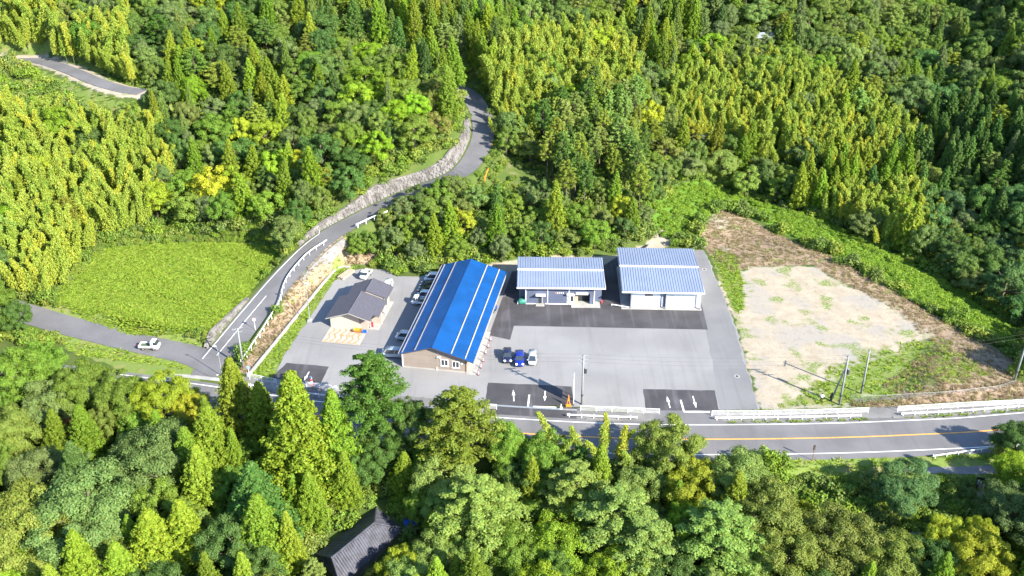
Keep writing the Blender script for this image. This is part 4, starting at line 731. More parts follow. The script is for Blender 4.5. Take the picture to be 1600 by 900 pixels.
# two people standing in the grass by the strutted pole
skin = pm('skin', (.5,.32,.24), .6, .05, 2); hair = pm('black_hair', (.012,.011,.01), .6, .1, 3)
def person(label, loc, rz, top, legs):
    e = empty('person', (*loc, gz(*loc)), rz, label, 'person'); me_ = bpy.data.meshes.new('body')
    J = [(0,0,.92,.15),(0,0,1.12,.15),(0,0,1.36,.17),(0,0,1.48,.07),(0,-.01,1.6,.095),(0,0,1.68,.085),
         (.1,0,.86,.1),(.11,-.02,.48,.07),(.12,.03,.08,.05),(.12,-.12,.04,.04),(-.1,0,.86,.1),(-.11,.03,.48,.07),(-.12,.06,.08,.05),(-.12,-.09,.04,.04),
         (.2,0,1.4,.07),(.26,.02,1.12,.05),(.24,-.12,.9,.038),(.24,-.16,.83,.04),(-.2,0,1.4,.07),(-.26,.03,1.12,.05),(-.25,-.06,.88,.038),(-.25,-.09,.81,.04)]
    E2 = [(0,1),(1,2),(2,3),(3,4),(4,5),(0,6),(6,7),(7,8),(8,9),(0,10),(10,11),(11,12),(12,13),(2,14),(14,15),(15,16),(16,17),(2,18),(18,19),(19,20),(20,21)]
    me_.from_pydata([j[:3] for j in J], E2, []); me_.materials.append(skin); ob = link('body', me_, e); ob.modifiers.new('skin', 'SKIN'); ob.modifiers.new('sub', 'SUBSURF').levels = 2; ob.modifiers['sub'].render_levels = 2
    for v_, j in zip(me_.skin_vertices[0].data, J): v_.radius = (j[3], j[3])
    me_.skin_vertices[0].data[0].use_root = True
    t_ = MB(); 
    for z0, z1, w0, d0, w1, d1 in ((.9,1.15,.2,.15,.19,.15),(1.15,1.42,.19,.15,.235,.165),(1.42,1.49,.235,.165,.1,.09)): loft(t_, [[(w0*math.cos(a), d0*math.sin(a), z0) for a in np.linspace(0, 6.283, 12, False)], [(w1*math.cos(a), d1*math.sin(a), z1) for a in np.linspace(0, 6.283, 12, False)]])
    for s_ in (-1, 1): t_.tube([(s_*.2,0,1.42),(s_*.265,.02,1.12),(s_*.255,-.05,.98)], [.085,.068,.06], 8)
    t_.build('shirt', top, e, True); l_ = MB()
    for s_, dy in ((1,-.02),(-1,.03)): l_.tube([(s_*.08,0,.96),(s_*.1,0,.84),(s_*.11,dy,.48),(s_*.12,dy+.04,.1)], [.12,.115,.085,.07], 10)
    l_.build('trousers', legs, e, True)
    h_ = MB(); loft(h_, [[(.105*k*math.cos(a), .02+.11*k*math.sin(a), z_) for a in np.linspace(0, 6.283, 12, False)] for k, z_ in ((1,1.6),(1.05,1.68),(.8,1.75),(.3,1.785))]); h_.build('hair', hair, e, True)
    for s_ in (-1, 1): MB().box((s_*.12, -.1, .03), (.1,.28,.07)).build('shoe', black_m, e)
    return e
person('person in a white top and dark trousers standing in grass near the strutted pole', (51.88,141.08), R(160), pm('white_shirt', (.85,.85,.85), .8, .04, 4), pm('dark_trousers', (.02,.02,.03), .8, .1, 4))
person('person in all-dark clothes standing in grass beside the pole strut', (53.54,141.26), R(200), pm('dark_shirt', (.02,.02,.025), .8, .1, 4), MATS['dark_trousers'])
# ---------------------------------------------------------------- stone retaining walls
def stone_wall(label, pts, off, h_fn, name='stone_wall', row=.5, seed=2, batter=.35):
    p = np.array(pts); t = np.gradient(p[:,:2], axis=0); t /= np.linalg.norm(t, axis=1)[:,None]; nr = np.c_[-t[:,1], t[:,0]]*np.sign(off); o = p[0]
    base = np.c_[p[:,:2]+nr*abs(off), p[:,2]-.1]; e = empty(name, tuple(o), 0, label, 'wall'); r = np.random.default_rng(seed); d = np.r_[0, np.cumsum(np.linalg.norm(np.diff(base[:,:2], axis=0), axis=1))]; Ltot = d[-1]
    f = lambda s: (np.array([np.interp(s, d, base[:,i]) for i in range(3)])-o, np.array([np.interp(s, d, nr[:,i]) for i in range(2)]))
    bk = MB(); vs = []; k = int(Ltot/1.0)
    for i in range(k+1):
        s = Ltot*i/k; b_, n_ = f(s); h = h_fn(s/Ltot); n3 = np.array((*n_, 0))
        vs += [b_-n3*0+np.array((0,0,-.3)), b_+n3*batter*h+np.array((0,0,h)), b_+n3*(batter*h+.6)+np.array((0,0,h)), b_+n3*(batter*h+.6)+np.array((0,0,-.3))]
    bk.add(vs, [(4*i+j, 4*i+4+j, 4*i+4+j+1, 4*i+j+1) for i in range(k) for j in range(3)]); bk.build('wall_core', mortar_m, e)
    st = MB()
    for rw in range(14):
        s = r.uniform(0, .4)
        while s < Ltot:
            w = r.uniform(.55, 1.15); b_, n_ = f(s+w/2); h = h_fn((s+w/2)/Ltot); z0 = rw*row
            if z0+row*.6 < h:
                tt = np.array((n_[1], -n_[0], 0)); n3 = np.array((*n_, 0)); j = lambda: r.uniform(-.06, .06)
                P0 = lambda a, zz, dd: b_+tt*a+n3*(batter*zz-dd)+np.array((0,0,zz)); hw_ = w/2-.03; dd = r.uniform(.08, .2)
                st.add([P0(-hw_+j(),z0+.03,0),P0(hw_+j(),z0+.03,0),P0(hw_+j(),z0+row+j(),0),P0(-hw_+j(),z0+row+j(),0),P0(-hw_*.7+j(),z0+.1,dd),P0(hw_*.7+j(),z0+.1,dd),P0(hw_*.7+j(),z0+row-.1,dd),P0(-hw_*.7+j(),z0+row-.1,dd)], [(4,5,6,7),(0,1,5,4),(1,2,6,5),(2,3,7,6),(3,0,4,7)])
            s += w
    o_ = st.build('facing_stones', stone_m, e); tag(o_, kind='stuff'); return e
def cut(pts, x0, x1, y0, y1): return [p for p in pts if x0 <= p[0] <= x1 and y0 <= p[1] <= y1]
i0 = min(range(len(HILL)), key=lambda i: abs(HILL[i][0]+42)+abs(HILL[i][1]-189)); i1 = min(range(len(HILL)), key=lambda i: abs(HILL[i][0]+8)+abs(HILL[i][1]-243))
stone_wall('pale stone retaining wall on the uphill side of the hill road', HILL[i0:i1], 3.05, lambda t: .45+2.3*min(1, t*3.2)*min(1, (1-t)*5.0)*(1+.16*math.sin(t*23)))
j1 = min(range(len(HILL)), key=lambda i: abs(HILL[i][0]+48)+abs(HILL[i][1]-173))
stone_wall('low stone wall between the hill road and the grass field', HILL[5:j1], 3.05, lambda t: 1.5*min(1, t*5)*(1-t)+.3, seed=6)
j2 = min(range(len(HILL)), key=lambda i: abs(HILL[i][0]+45.5)+abs(HILL[i][1]-179)); j3 = min(range(len(HILL)), key=lambda i: abs(HILL[i][0]+37)+abs(HILL[i][1]-195))
def lower_wall(label, a, b_):
    """concrete wall carrying the road, facing the yard"""
    p = np.array(HILL[a:b_]); t = np.gradient(p[:,:2], axis=0); t /= np.linalg.norm(t, axis=1)[:,None]; nr = np.c_[t[:,1], -t[:,0]]; o = p[0]; e = empty('concrete_wall', tuple(o), 0, label, 'wall'); m = MB(); vs = []
    for i in range(len(p)):
        h = 2.6*math.sin(math.pi*(i+.5)/len(p))**.6+.2; b3 = np.array((*(p[i,:2]+nr[i]*3.3), p[i,2]))-o; n3 = np.array((*nr[i], 0)); vs += [b3+np.array((0,0,.03)), b3+n3*.35+np.array((0,0,.03)), b3+n3*(.35+.75)+np.array((0,0,-h)), b3+np.array((0,0,-h))]
    m.add(vs, [(4*i+j, 4*i+j+1, 4*i+4+j+1, 4*i+4+j) for i in range(len(p)-1) for j in range(3)]); m.build('wall_face', paving, e); return e
lower_wall('grey concrete wall carrying the hill road bend above the yard corner', j2, j3)
# dark drain and black edging at the top of the dirt lot
dp = [(24.63,192.13,0),(29.6,199.99,0),(34.65,208.7,0),(38.76,215.19,0)]; do_ = np.array(dp[0]); de = empty('drainage_ditch', tuple(do_), 0, 'dark concrete drain running along the path behind the garage', 'drain')
for s_ in (-.5, .5): MB().tube([tuple(np.array(p)-do_+np.array((s_, s_*.5, .1))) for p in dense(dp, 2)], .16, 6).build('side_kerb', dark_m, de)
MB().tube([tuple(np.array(p)-do_+np.array((0,0,.02))) for p in dense(dp, 2)], .3, 6).build('channel', black_m, de)
hp = [(42.47,219.1,0),(43.53,217.31,0),(45.62,217.31,0)]; ho_ = np.array(hp[0]); c_ = empty('black_pipe', tuple(ho_), 0, 'black drainage pipe lying across the top of the brown bank', 'pipe'); MB().tube([tuple(np.array(p)-ho_+np.array((0,0,.5))) for p in dense(hp, 1)], .3, 10).build('pipe', black_m, c_)
for v in (0, -1): q_ = np.array(hp[v])-ho_; MB().tube([tuple(q_+np.array((-.05,0,.5))), tuple(q_+np.array((.05,0,.5)))], .36, 12).build('pipe_collar', black_m, c_)
# garden plot at the bottom right
gp_ = (71.92,119.51,-3); g0 = gz(gp_[0], gp_[1]); gf = empty('black_planter_frame', (gp_[0], gp_[1], g0), R(-20), 'black sheet-sided planting bed in the garden at bottom right', 'planting bed')
for c0, dd in (((0,1.9,.5),(4.2,.12,1.0)), ((2.1,0,.5),(.12,3.8,1.0)), ((-2.1,.9,.4),(.12,2.0,.8))): MB().box(c0, dd).build('side_board', black_m, gf)
for x_, y_ in ((-2.1,1.9),(2.1,1.9),(2.1,-1.9)): MB().tube([(x_,y_,-.2),(x_,y_,1.35)], .08, 6).build('corner_post', wood_m, gf)
MB().box((0,0,.06), (4.0,3.6,.1)).build('soil', pm('dry_soil', (.28,.23,.15), 1, .3, 1.2), gf)
for i, q_ in enumerate(((70.16,120.67,-3), (70.43,120.38,-3), (70.74,119.94,-3))):
    lg_ = empty('cut_log', (q_[0], q_[1], gz(q_[0], q_[1])), R(20*i), f'{("left","middle","right")[i]} of three pale cut logs upright in the garden', 'log'); MB().tube([(0,0,0),(.05,0,1.1)], [.16,.14], 10).build('trunk', wood_m, lg_); MB().tube([(.05,0,1.1),(.051,0,1.112)], .12, 10).build('cut_face', concrete, lg_)
# ---------------------------------------------------------------- plants: leaf-clump meshes
def unit(v): return v/np.maximum(np.linalg.norm(v, axis=-1, keepdims=True), 1e-9)
def leaf_quads(pos, nrm, size, r, aspect=1.0, along_=None):
    """one small leaf-cluster face at every point: a kite with its own tilt"""
    n = len(pos); nrm = unit(nrm); ref = unit(r.normal(size=(n, 3))) if along_ is None else unit(along_)
    t = unit(np.cross(nrm, ref)); b_ = np.cross(nrm, t); s = np.broadcast_to(np.asarray(size), (n,))[:, None]
    if along_ is not None: t, b_ = b_, t
    k = r.uniform(.8, 1.2, (n, 4, 1)); c0 = pos+t*s*.5*aspect*k[:,0]; c1 = pos+b_*s*.42*k[:,1]; c2 = pos-t*s*.5*aspect*k[:,2]; c3 = pos-b_*s*.42*k[:,3]
    return np.stack([c0, c1, c2, c3], 1).reshape(-1, 3)
def quad_mesh(name, v, mats, extra=None):
    """leaf faces plus (optionally) woody geometry from an MB in slot 1"""
    me = bpy.data.meshes.new(name); nq = len(v)//4
    f = np.arange(nq*4, dtype=np.int32); lt = [4]*nq; mi = [0]*nq; allv = v
    if extra is not None and extra.v:
        allv = np.vstack([v, np.array([tuple(p) for p in extra.v])]); ex = []
        for face in extra.f: ex += [i+nq*4 for i in face]; lt.append(len(face)); mi.append(1)
        f = np.r_[f, np.array(ex, np.int32)]
    ls = np.r_[0, np.cumsum(lt)[:-1]].astype(np.int32)
    me.vertices.add(len(allv)); me.vertices.foreach_set('co', allv.astype(np.float32).ravel()); me.loops.add(len(f)); me.loops.foreach_set('vertex_index', f)
    me.polygons.add(len(lt)); me.polygons.foreach_set('loop_start', ls); me.polygons.foreach_set('loop_total', np.array(lt, np.int32)); me.polygons.foreach_set('material_index', np.array(mi, np.int32)); me.update(calc_edges=True)
    for m in mats: me.materials.append(m)
    return me
leaf = leaf_mat('leaves')
def limbs(m, r, H, n, reach, z0, z1, r0=.2):
    m.tube([(0,0,-1.2), (r.uniform(-.15,.15), r.uniform(-.15,.15), H*.35), (r.uniform(-.2,.2), r.uniform(-.2,.2), H*.8)], [r0*1.25, r0, r0*.35], 8)
    for i in range(n):
        a = i*2.4+r.uniform(-.4,.4); zb = H*r.uniform(z0, z1); rr = reach*r.uniform(.6, .95)
        m.tube([(0,0,zb), (math.cos(a)*rr*.5, math.sin(a)*rr*.5, zb+H*.1), (math.cos(a)*rr, math.sin(a)*rr, zb+H*.2)], [r0*.45, r0*.3, r0*.1], 5)
def broadleaf(seed, nl, per, size, H=9.0, Rr=4.0):
    """crown of separate leafy boughs of uneven size, gaps between them"""
    r = np.random.default_rng(seed); cz, az = H*.55, H*.40; i = np.arange(nl)+.5; zc = 1-2*i/nl*.80; th = i*2.39996+r.uniform(-.5, .5, nl); rad = np.sqrt(np.maximum(0, 1-zc**2))
    d = np.c_[np.cos(th)*rad, np.sin(th)*rad, zc]; k = r.choice([.42,.66,.78,.86,1.0], nl, p=[.12,.22,.3,.24,.12])[:,None]*r.uniform(.92, 1.06, (nl,1)); a0 = r.uniform(0, 6.28); asym = 1+(.20*np.sin(th+a0)+.13*np.sin(2*th+a0*3))[:,None]*np.array([1,1,0])
    c_ = d*k*asym*np.array([Rr, Rr, az])+np.array([0,0,cz]); lr = r.uniform(.12, .30, nl)*Rr*np.where(k[:,0] > .95, .7, 1)
    cnt_ = np.maximum(20, per*(lr/(.21*Rr))**2).astype(int); idx = np.repeat(np.arange(nl), cnt_); nv = unit(r.normal(size=(len(idx), 3))+d[idx]*.55+np.array([0,0,.45])); shell = r.uniform(.35, 1.1, len(idx))[:,None]**.6
    lump = 1+.22*np.sin(nv[:,:1]*5+idx[:,None])*np.cos(nv[:,1:2]*6+idx[:,None]*2)
    pos = c_[idx]+nv*lr[idx][:,None]*shell*lump*np.array([1.08,1.08,.72]); pos += r.normal(0, .06, pos.shape)
    nrm = nv*1.0+unit(r.normal(size=nv.shape))*.7+np.array([0,0,.3])
    w = MB(); limbs(w, r, H, 9, Rr*.85, .25, .6, .22); return leaf_quads(pos, nrm, r.uniform(.7, 1.35, len(idx))*size, r), w
def cedar(seed, nb, per, size, H=12.0, Rr=2.4):
    r = np.random.default_rng(seed); P_, N_ = [], []; w = MB(); w.tube([(0,0,-1.2),(0,0,H*.5),(0,0,H*.97)], [.24,.16,.03], 8)
    for i in range(nb):
        t = (i+.5)/nb; z = H*(.10+.89*t**.92); prof = (1-t)**.86*(.93+.14*math.sin(i*1.7))+.05; a = i*2.39996+r.uniform(-.3,.3); L = Rr*prof*r.uniform(.72, 1.14)
        dr = np.array((math.cos(a), math.sin(a), 0))
        for q in (.5, .78, 1.0):
            c_ = dr*L*q+np.array((0, 0, z+.16*L*(q-.4)*2)); rb = .17+.13*L*(1.15-q*.4); k = max(4, int(per*(.4+.6*q)*(.35+.65*prof)))
            nv = unit(r.normal(size=(k, 3))+dr*.6+np.array((0,0,.5))); P_.append(c_+nv*rb*r.uniform(.5, 1.1, (k,1))*np.array((1,1,1.25))); N_.append(nv*.9+unit(r.normal(size=(k,3)))*.7+np.array((0,0,.4)))
    pos, nrm = np.vstack(P_), np.vstack(N_); return leaf_quads(pos, nrm, r.uniform(.75, 1.3, len(pos))*size, r, 1.25), w
def pine(seed, lv, per, size, H=12.0, Rr=3.0, lo=.32):
    r = np.random.default_rng(seed); P_, N_ = [], []; w = MB(); w.tube([(0,0,-1.2),(.15,.1,H*.5),(0,0,H*.96)], [.24,.17,.05], 8)
    for i in range(lv):
        t = (i+.5)/lv; z = H*(lo+(.98-lo)*t); Lm = Rr*((1-t)**.6*.95+.12)*(.75+.5*min(1, t*4)); nb = 6 if t < .75 else 4
        for j in range(nb):
            a = i*1.9+j*6.283/nb+r.uniform(-.4,.4); L = Lm*r.uniform(.6, 1.1); dr = np.array((math.cos(a), math.sin(a), 0)); w.tube([(0,0,z-.25), tuple(dr*L*.8+np.array((0,0,z)))], [.06,.02], 4)
            for q in (.42, .72, 1.0):
                c_ = dr*L*q+np.array((0,0,z+.12*L*q+r.uniform(-.12,.12))); k = int(per*(.5+.5*q)); sp = .26+.2*L*.5
                nv = unit(r.normal(size=(k,3))+np.array((0,0,.5))); P_.append(c_+nv*np.array((sp, sp, sp*.5))*r.uniform(.4,1.15,(k,1))); N_.append(nv*.6+unit(r.normal(size=(k,3)))*.6+np.array((0,0,.6)))
    pos, nrm = np.vstack(P_), np.vstack(N_); return leaf_quads(pos, nrm, r.uniform(.75, 1.3, len(pos))*size, r, 1.35), w
def bamboo(seed, nt, per, H=10.0):
    r = np.random.default_rng(seed); a = r.uniform(0, 6.28); bend = r.uniform(.6, 1.7); cv = lambda t: np.array((math.cos(a)*bend*t**3, math.sin(a)*bend*t**3, H*(t-.06*t**5))); w = MB()
    w.tube([tuple(cv(t)) for t in (-0.02, .3, .6, .85, 1)], [.06,.055,.045,.025,.01], 5); P_, N_, A_ = [], [], []
    for i in range(nt):
        t = .25+.77*((i+.5)/nt); L = (.16+1.0*max(0, 1.03-t)**.75*(.55+.45*min(1, (t-.2)*4)))*r.uniform(.75, 1.2); an = i*2.4+r.uniform(-.5,.5); dr = np.array((math.cos(an), math.sin(an), 0))
        for q in (.5, 1.0):
            c_ = cv(t)+dr*L*q+np.array((0,0,.3*q-.42*q*q)); k = per; out = unit(dr*.7+r.normal(size=(k,3))*.4+np.array((0,0,-.7))); P_.append(c_+r.normal(0,.13,(k,3))); A_.append(out); N_.append(unit(np.cross(out, r.normal(size=(k,3))))+dr*.35+np.array((0,0,.35)))
    pos, nrm, al = np.vstack(P_), np.vstack(N_), np.vstack(A_); nrm = unit(nrm); nrm = np.where(nrm[:,2:] < 0, -nrm, nrm); return leaf_quads(pos, nrm, r.uniform(.8,1.25,len(pos))*.17, r, 2.2, al), w
def shrub(seed, n, size, Rr=1.3, H=1.3):
    r = np.random.default_rng(seed); nl = 9; th = r.uniform(0, 6.28, nl); q = r.uniform(.1, .75, nl); c_ = np.c_[np.cos(th)*q*Rr, np.sin(th)*q*Rr, r.uniform(.25, .7, nl)*H]; idx = r.integers(0, nl, n); nv = unit(r.normal(size=(n,3))+np.array((0,0,.7)))
    pos = c_[idx]+nv*np.array((.42*Rr, .42*Rr, .36*H))*r.uniform(.6,1.1,(n,1)); return leaf_quads(pos, nv+unit(r.normal(size=(n,3)))*.7, r.uniform(.7,1.3,n)*size, r), MB()
def tuft(seed, n, h, spread):
    r = np.random.default_rng(seed); a = r.uniform(0, 6.28, n); b0 = np.c_[np.cos(a), np.sin(a), np.zeros(n)]*r.uniform(0, spread, n)[:,None]; ln = unit(np.c_[np.cos(a)*.5, np.sin(a)*.5, np.ones(n)]+r.normal(0,.22,(n,3)))
    hh = r.uniform(.6,1.15,n)[:,None]*h; sd = unit(np.cross(ln, r.normal(size=(n,3))))*.035*h; tip = b0+ln*hh+np.c_[np.cos(a), np.sin(a), -np.ones(n)]*hh*.16
    return np.stack([b0-sd, b0+sd, b0+ln*hh*.62+sd*1.1, tip], 1).reshape(-1,3), MB()
NEAR, FAR = {}, {}
def variants(store, key, fn, seeds, **kw):
    store[key] = []
    for s in seeds: v, w = fn(s, **kw); store[key].append((v, w))
variants(NEAR, 'b', broadleaf, (1,2,3,4,5), nl=64, per=640, size=.155); variants(NEAR, 'c', cedar, (11,12,13), nb=380, per=40, size=.155); variants(NEAR, 'p', pine, (21,22,23), lv=16, per=110, size=.155)
variants(FAR, 'b', broadleaf, (31,32,33,34), nl=40, per=380, size=.22); FB = FAR['b']; variants(FAR, 'b', broadleaf, (35,36,37), nl=26, per=520, size=.23); FB += FAR['b']; variants(FAR, 'b', broadleaf, (38,39,40), nl=58, per=300, size=.21); FAR['b'] += FB; variants(FAR, 'c', cedar, (41,42,43,44), nb=200, per=28, size=.205); variants(FAR, 'p', pine, (51,52,53), lv=11, per=58, size=.21, lo=.46)
NEARM = {k: [(quad_mesh('crown', v, [leaf]), None if not w.v else (lambda w_=w: w_)()) for v, w in vs_] for k, vs_ in NEAR.items()}
TRM = {k: [] for k in NEAR}
for k in NEAR:
    for _, w in NEAR[k]:
        t_me = bpy.data.meshes.new('trunk'); t_me.from_pydata([tuple(p) for p in w.v], [], w.f); t_me.materials.append(bark_m); TRM[k].append(t_me)
FARM = {k: [quad_mesh('tree', v, [leaf, bark_m], w) for v, w in vs_] for k, vs_ in FAR.items()}
NOM = {'b': (9.0, 4.0), 'c': (12.0, 2.4), 'p': (12.0, 3.0)}
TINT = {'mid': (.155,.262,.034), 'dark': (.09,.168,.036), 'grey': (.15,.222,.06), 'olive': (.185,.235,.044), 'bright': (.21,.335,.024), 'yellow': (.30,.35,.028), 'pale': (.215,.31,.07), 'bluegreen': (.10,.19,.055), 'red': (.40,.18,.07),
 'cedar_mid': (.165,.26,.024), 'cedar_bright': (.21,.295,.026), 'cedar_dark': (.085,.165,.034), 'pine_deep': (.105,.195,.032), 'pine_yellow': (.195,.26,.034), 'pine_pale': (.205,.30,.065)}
ADJ = {'mid': 'mid-green', 'dark': 'dark green', 'grey': 'grey-green', 'olive': 'olive', 'bright': 'bright green', 'yellow': 'yellow-green', 'pale': 'pale green', 'bluegreen': 'blue-green', 'red': 'russet', 'cedar_mid': 'mid-green', 'cedar_bright': 'yellow-green', 'cedar_dark': 'dark green', 'pine_deep': 'deep green', 'pine_yellow': 'yellowish', 'pine_pale': 'pale green'}
SPEC = {'b': ('broadleaf_tree', 'broadleaf tree'), 'c': ('cedar_tree', 'cedar'), 'p': ('pine_tree', 'pine')}
ZONE = {'LH': 'above the grass field', 'SW': 'above the stone wall', 'CO': 'in the copse behind the buildings', 'NH': 'beyond the road bend', 'RB': 'behind the dirt lot', 'VA': 'in the far-right valley', 'FL': 'in the left foreground', 'FR': 'in the right foreground'}
PLACE = {'u': 'upper', 'm': 'middle', 'l': 'lower', 'a': 'left', 'b': 'centre', 'c': 'right'}
SIZE = {'b': (2.9, 4.0), 'c': (2.2, 2.9), 'p': (2.2, 2.9)}
rt = random.Random(77)
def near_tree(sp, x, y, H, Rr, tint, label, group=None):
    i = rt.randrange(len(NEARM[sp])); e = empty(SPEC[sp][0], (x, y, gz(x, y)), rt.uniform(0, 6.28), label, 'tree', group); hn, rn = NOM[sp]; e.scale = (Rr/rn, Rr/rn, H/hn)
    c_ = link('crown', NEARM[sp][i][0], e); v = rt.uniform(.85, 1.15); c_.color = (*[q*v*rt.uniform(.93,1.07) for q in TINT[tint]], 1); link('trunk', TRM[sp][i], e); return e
HANDT = """c|-43.8|133.0|15.0|3.56|cedar_bright|small conical cedar at the hill road junction, leftmost of the roadside cedars
c|-32.0|123.0|24.0|5.97|cedar_bright|largest conical cedar of the foreground, its tip covering the leftmost entrance
c|-26.9|125.5|19.0|3.98|cedar_mid|mid-green cedar between the largest cedar and the tall dark pine
p|-21.3|129.5|17.0|5.27|pine_deep|tall dark pine whose top overlaps the yard below the cream office
p|-8.2|126.0|17.0|5.71|pine_yellow|broad yellowish pine standing in front of the blue-roofed hall gable
c|-16.5|124.0|9.0|2.61|cedar_bright|small narrow bright cedar just above the old farmhouse roof
c|-46.0|125.5|15.0|4.62|cedar_bright|broad yellow-green cedar just below the road junction
c|-48.7|122.5|14.0|3.58|cedar_mid|mid-green cedar left of the broad cedar below the junction
c|-39.1|130.5|15.0|3.63|cedar_bright|slim yellow-green cedar between the junction cedar and largest cedar
b|-53.7|123.0|13.0|6.74|grey|wide grey-green broadleaf tree left of the cedar group
b|-61.1|114.0|14.0|7.64|grey|very wide grey broadleaf tree with pale branches near the bottom left
b|-69.2|112.0|13.0|7.25|olive|wide olive broadleaf tree at the left edge of the foreground
b|-69.4|107.0|10.0|4.88|bright|bright green rounded tree in the bottom left corner
c|-50.4|108.5|14.0|4.50|cedar_bright|yellow-green cedar at the bottom edge, left one of a pair
c|-46.4|110.0|14.0|3.90|cedar_bright|yellow-green cedar at the bottom edge, right one of a pair
b|-56.9|108.0|9.0|4.00|olive|small olive tree at the bottom edge between bright tree and cedar pair
b|-81.8|141.0|11.0|5.29|mid|mid-green broadleaf tree at the left edge below the spur road
b|-74.9|135.5|11.0|4.85|grey|grey-green broadleaf tree below the left end of the spur road
b|-71.0|138.5|10.0|4.56|mid|mid-green broadleaf tree just below the spur road's middle
b|-63.8|137.0|10.0|4.75|mid|mid-green broadleaf tree below the parked flatbed truck
b|-56.8|136.0|10.0|4.38|yellow|yellowish broadleaf tree beside the road left of the junction cedar
b|-71.4|133.5|6.0|2.84|red|small russet-leaved tree among green trees at the left
b|-78.6|129.0|11.0|4.50|olive|olive broadleaf tree at the left edge above the wide olive one
b|-80.0|145.5|9.0|4.18|mid|mid-green broadleaf tree at the left end of the spur road
b|-60.2|134.0|9.0|3.86|mid|small mid-green tree between the russet tree and grey-green tree
b|-72.1|122.0|11.0|4.33|grey|grey-green broadleaf tree between the olive edge tree and wide grey tree
b|-51.3|134.0|9.0|3.25|yellow|small yellowish tree by the road edge at the junction mouth
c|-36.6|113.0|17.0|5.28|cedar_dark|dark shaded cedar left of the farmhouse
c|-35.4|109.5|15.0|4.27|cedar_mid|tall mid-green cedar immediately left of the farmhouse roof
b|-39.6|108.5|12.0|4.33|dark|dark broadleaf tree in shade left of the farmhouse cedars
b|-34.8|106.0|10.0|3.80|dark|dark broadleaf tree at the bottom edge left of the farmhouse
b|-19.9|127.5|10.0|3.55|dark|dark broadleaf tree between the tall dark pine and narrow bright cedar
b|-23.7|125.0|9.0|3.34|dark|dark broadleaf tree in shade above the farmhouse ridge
b|-10.5|117.5|9.0|3.12|pale|pale broadleaf tree right of the farmhouse roof
b|-10.7|122.0|11.0|4.70|pale|pale green broadleaf tree between the yellowish pine and farmhouse
p|-5.1|113.0|15.0|6.12|pine_pale|large pale pine right of the farmhouse tarpaulin
b|-15.9|129.5|9.0|3.02|dark|small dark tree between the dark pine and yellowish pine
b|-1.0|125.5|10.0|3.47|mid|mid-green broadleaf tree just right of the yellowish pine
b|1.0|123.0|10.0|3.98|dark|dark broadleaf tree in the gap right of the yellowish pine
b|4.9|124.5|11.0|3.97|mid|mid-green broadleaf tree left of the foreground bamboo clump
p|9.4|117.5|13.0|4.82|pine_pale|pale pine below the foreground bamboo clump
b|6.4|110.0|11.0|5.17|bright|bright green tree near the bottom centre
b|9.9|115.5|10.0|3.37|yellow|yellow-green tree above the bright tree at bottom centre
p|15.0|111.0|15.0|6.10|pine_pale|large pale pine right of bottom centre
p|18.7|107.0|14.0|5.10|pine_pale|pale pine at the bottom edge right of centre
b|23.2|124.0|11.0|4.70|olive|olive roadside tree overlapping the road edge below the right entrance
b|19.1|119.0|11.0|3.92|pale|pale broadleaf tree between the foreground bamboo and pale pines
b|0.0|108.5|11.0|4.20|mid|mid-green broadleaf tree at the bottom edge left of centre
b|-5.4|108.0|10.0|3.74|pale|pale broadleaf tree at the bottom edge below the large pale pine
b|-10.9|108.5|9.0|3.76|pale|pale small tree at the bottom edge right of the farmhouse
b|-15.8|107.5|8.0|3.49|yellow|yellow-green tree overlapping the front slope of the farmhouse roof
b|-14.2|104.5|9.0|3.71|pale|pale small tree at the bottom edge below the farmhouse front
b|27.4|118.0|11.0|4.40|yellow|yellow-green broadleaf tree right of the foreground bamboo
b|33.0|118.5|11.0|4.67|pale|pale broadleaf tree at the road edge left of the garden
p|28.9|107.5|14.0|5.59|pine_pale|pale pine below the pale tree left of the garden
b|24.8|112.0|11.0|3.82|bright|bright green tree between two pale pines right of bottom centre
b|36.7|111.5|12.0|5.51|olive|olive broadleaf tree at the lower left of the garden
b|38.4|106.0|11.0|4.71|olive|olive broadleaf tree at the bottom edge below the garden
b|45.9|106.5|11.0|5.73|olive|wide olive broadleaf tree in front of the garden cable
b|51.4|104.0|10.0|4.79|olive|olive broadleaf tree at the bottom edge below the low cable
b|31.7|104.5|9.0|3.74|pale|pale small tree at the bottom edge right of the pale pine
b|57.4|103.5|9.0|3.88|dark|dark tree at the bottom edge toward the right corner
b|57.1|116.5|8.5|4.67|bluegreen|blue-green large-leaved tree beside the cabbage rows
b|64.1|104.0|10.0|4.42|yellow|yellow-green tree at the bottom right corner
b|71.4|112.5|9.0|4.65|grey|grey-green tree at the right edge below the black planting bed
b|77.7|126.5|6.5|3.43|dark|small dark roadside tree at the right edge casting shade on the road
b|75.6|119.0|7.0|4.29|bright|low bright green bush at the right edge beside the lower lane
b|22.1|105.0|11.0|4.18|dark|dark tree at the bottom edge between pale pine and bright tree
b|14.2|105.5|11.0|4.17|bright|bright tree at the bottom edge under the large pale pine
b|-19.0|106.5|5.0|2.37|olive|small olive tree at the bottom edge in front of the farmhouse
p|-27.8|106.0|7.0|1.70|pine_pale|small pale conifer in front of the farmhouse left eave"""
for ln in HANDT.strip().split('\n'):
    a = ln.split('|'); near_tree(a[0], float(a[1]), float(a[2]), float(a[3]), float(a[4]), a[5], a[6], 'large trees of the foreground wood')
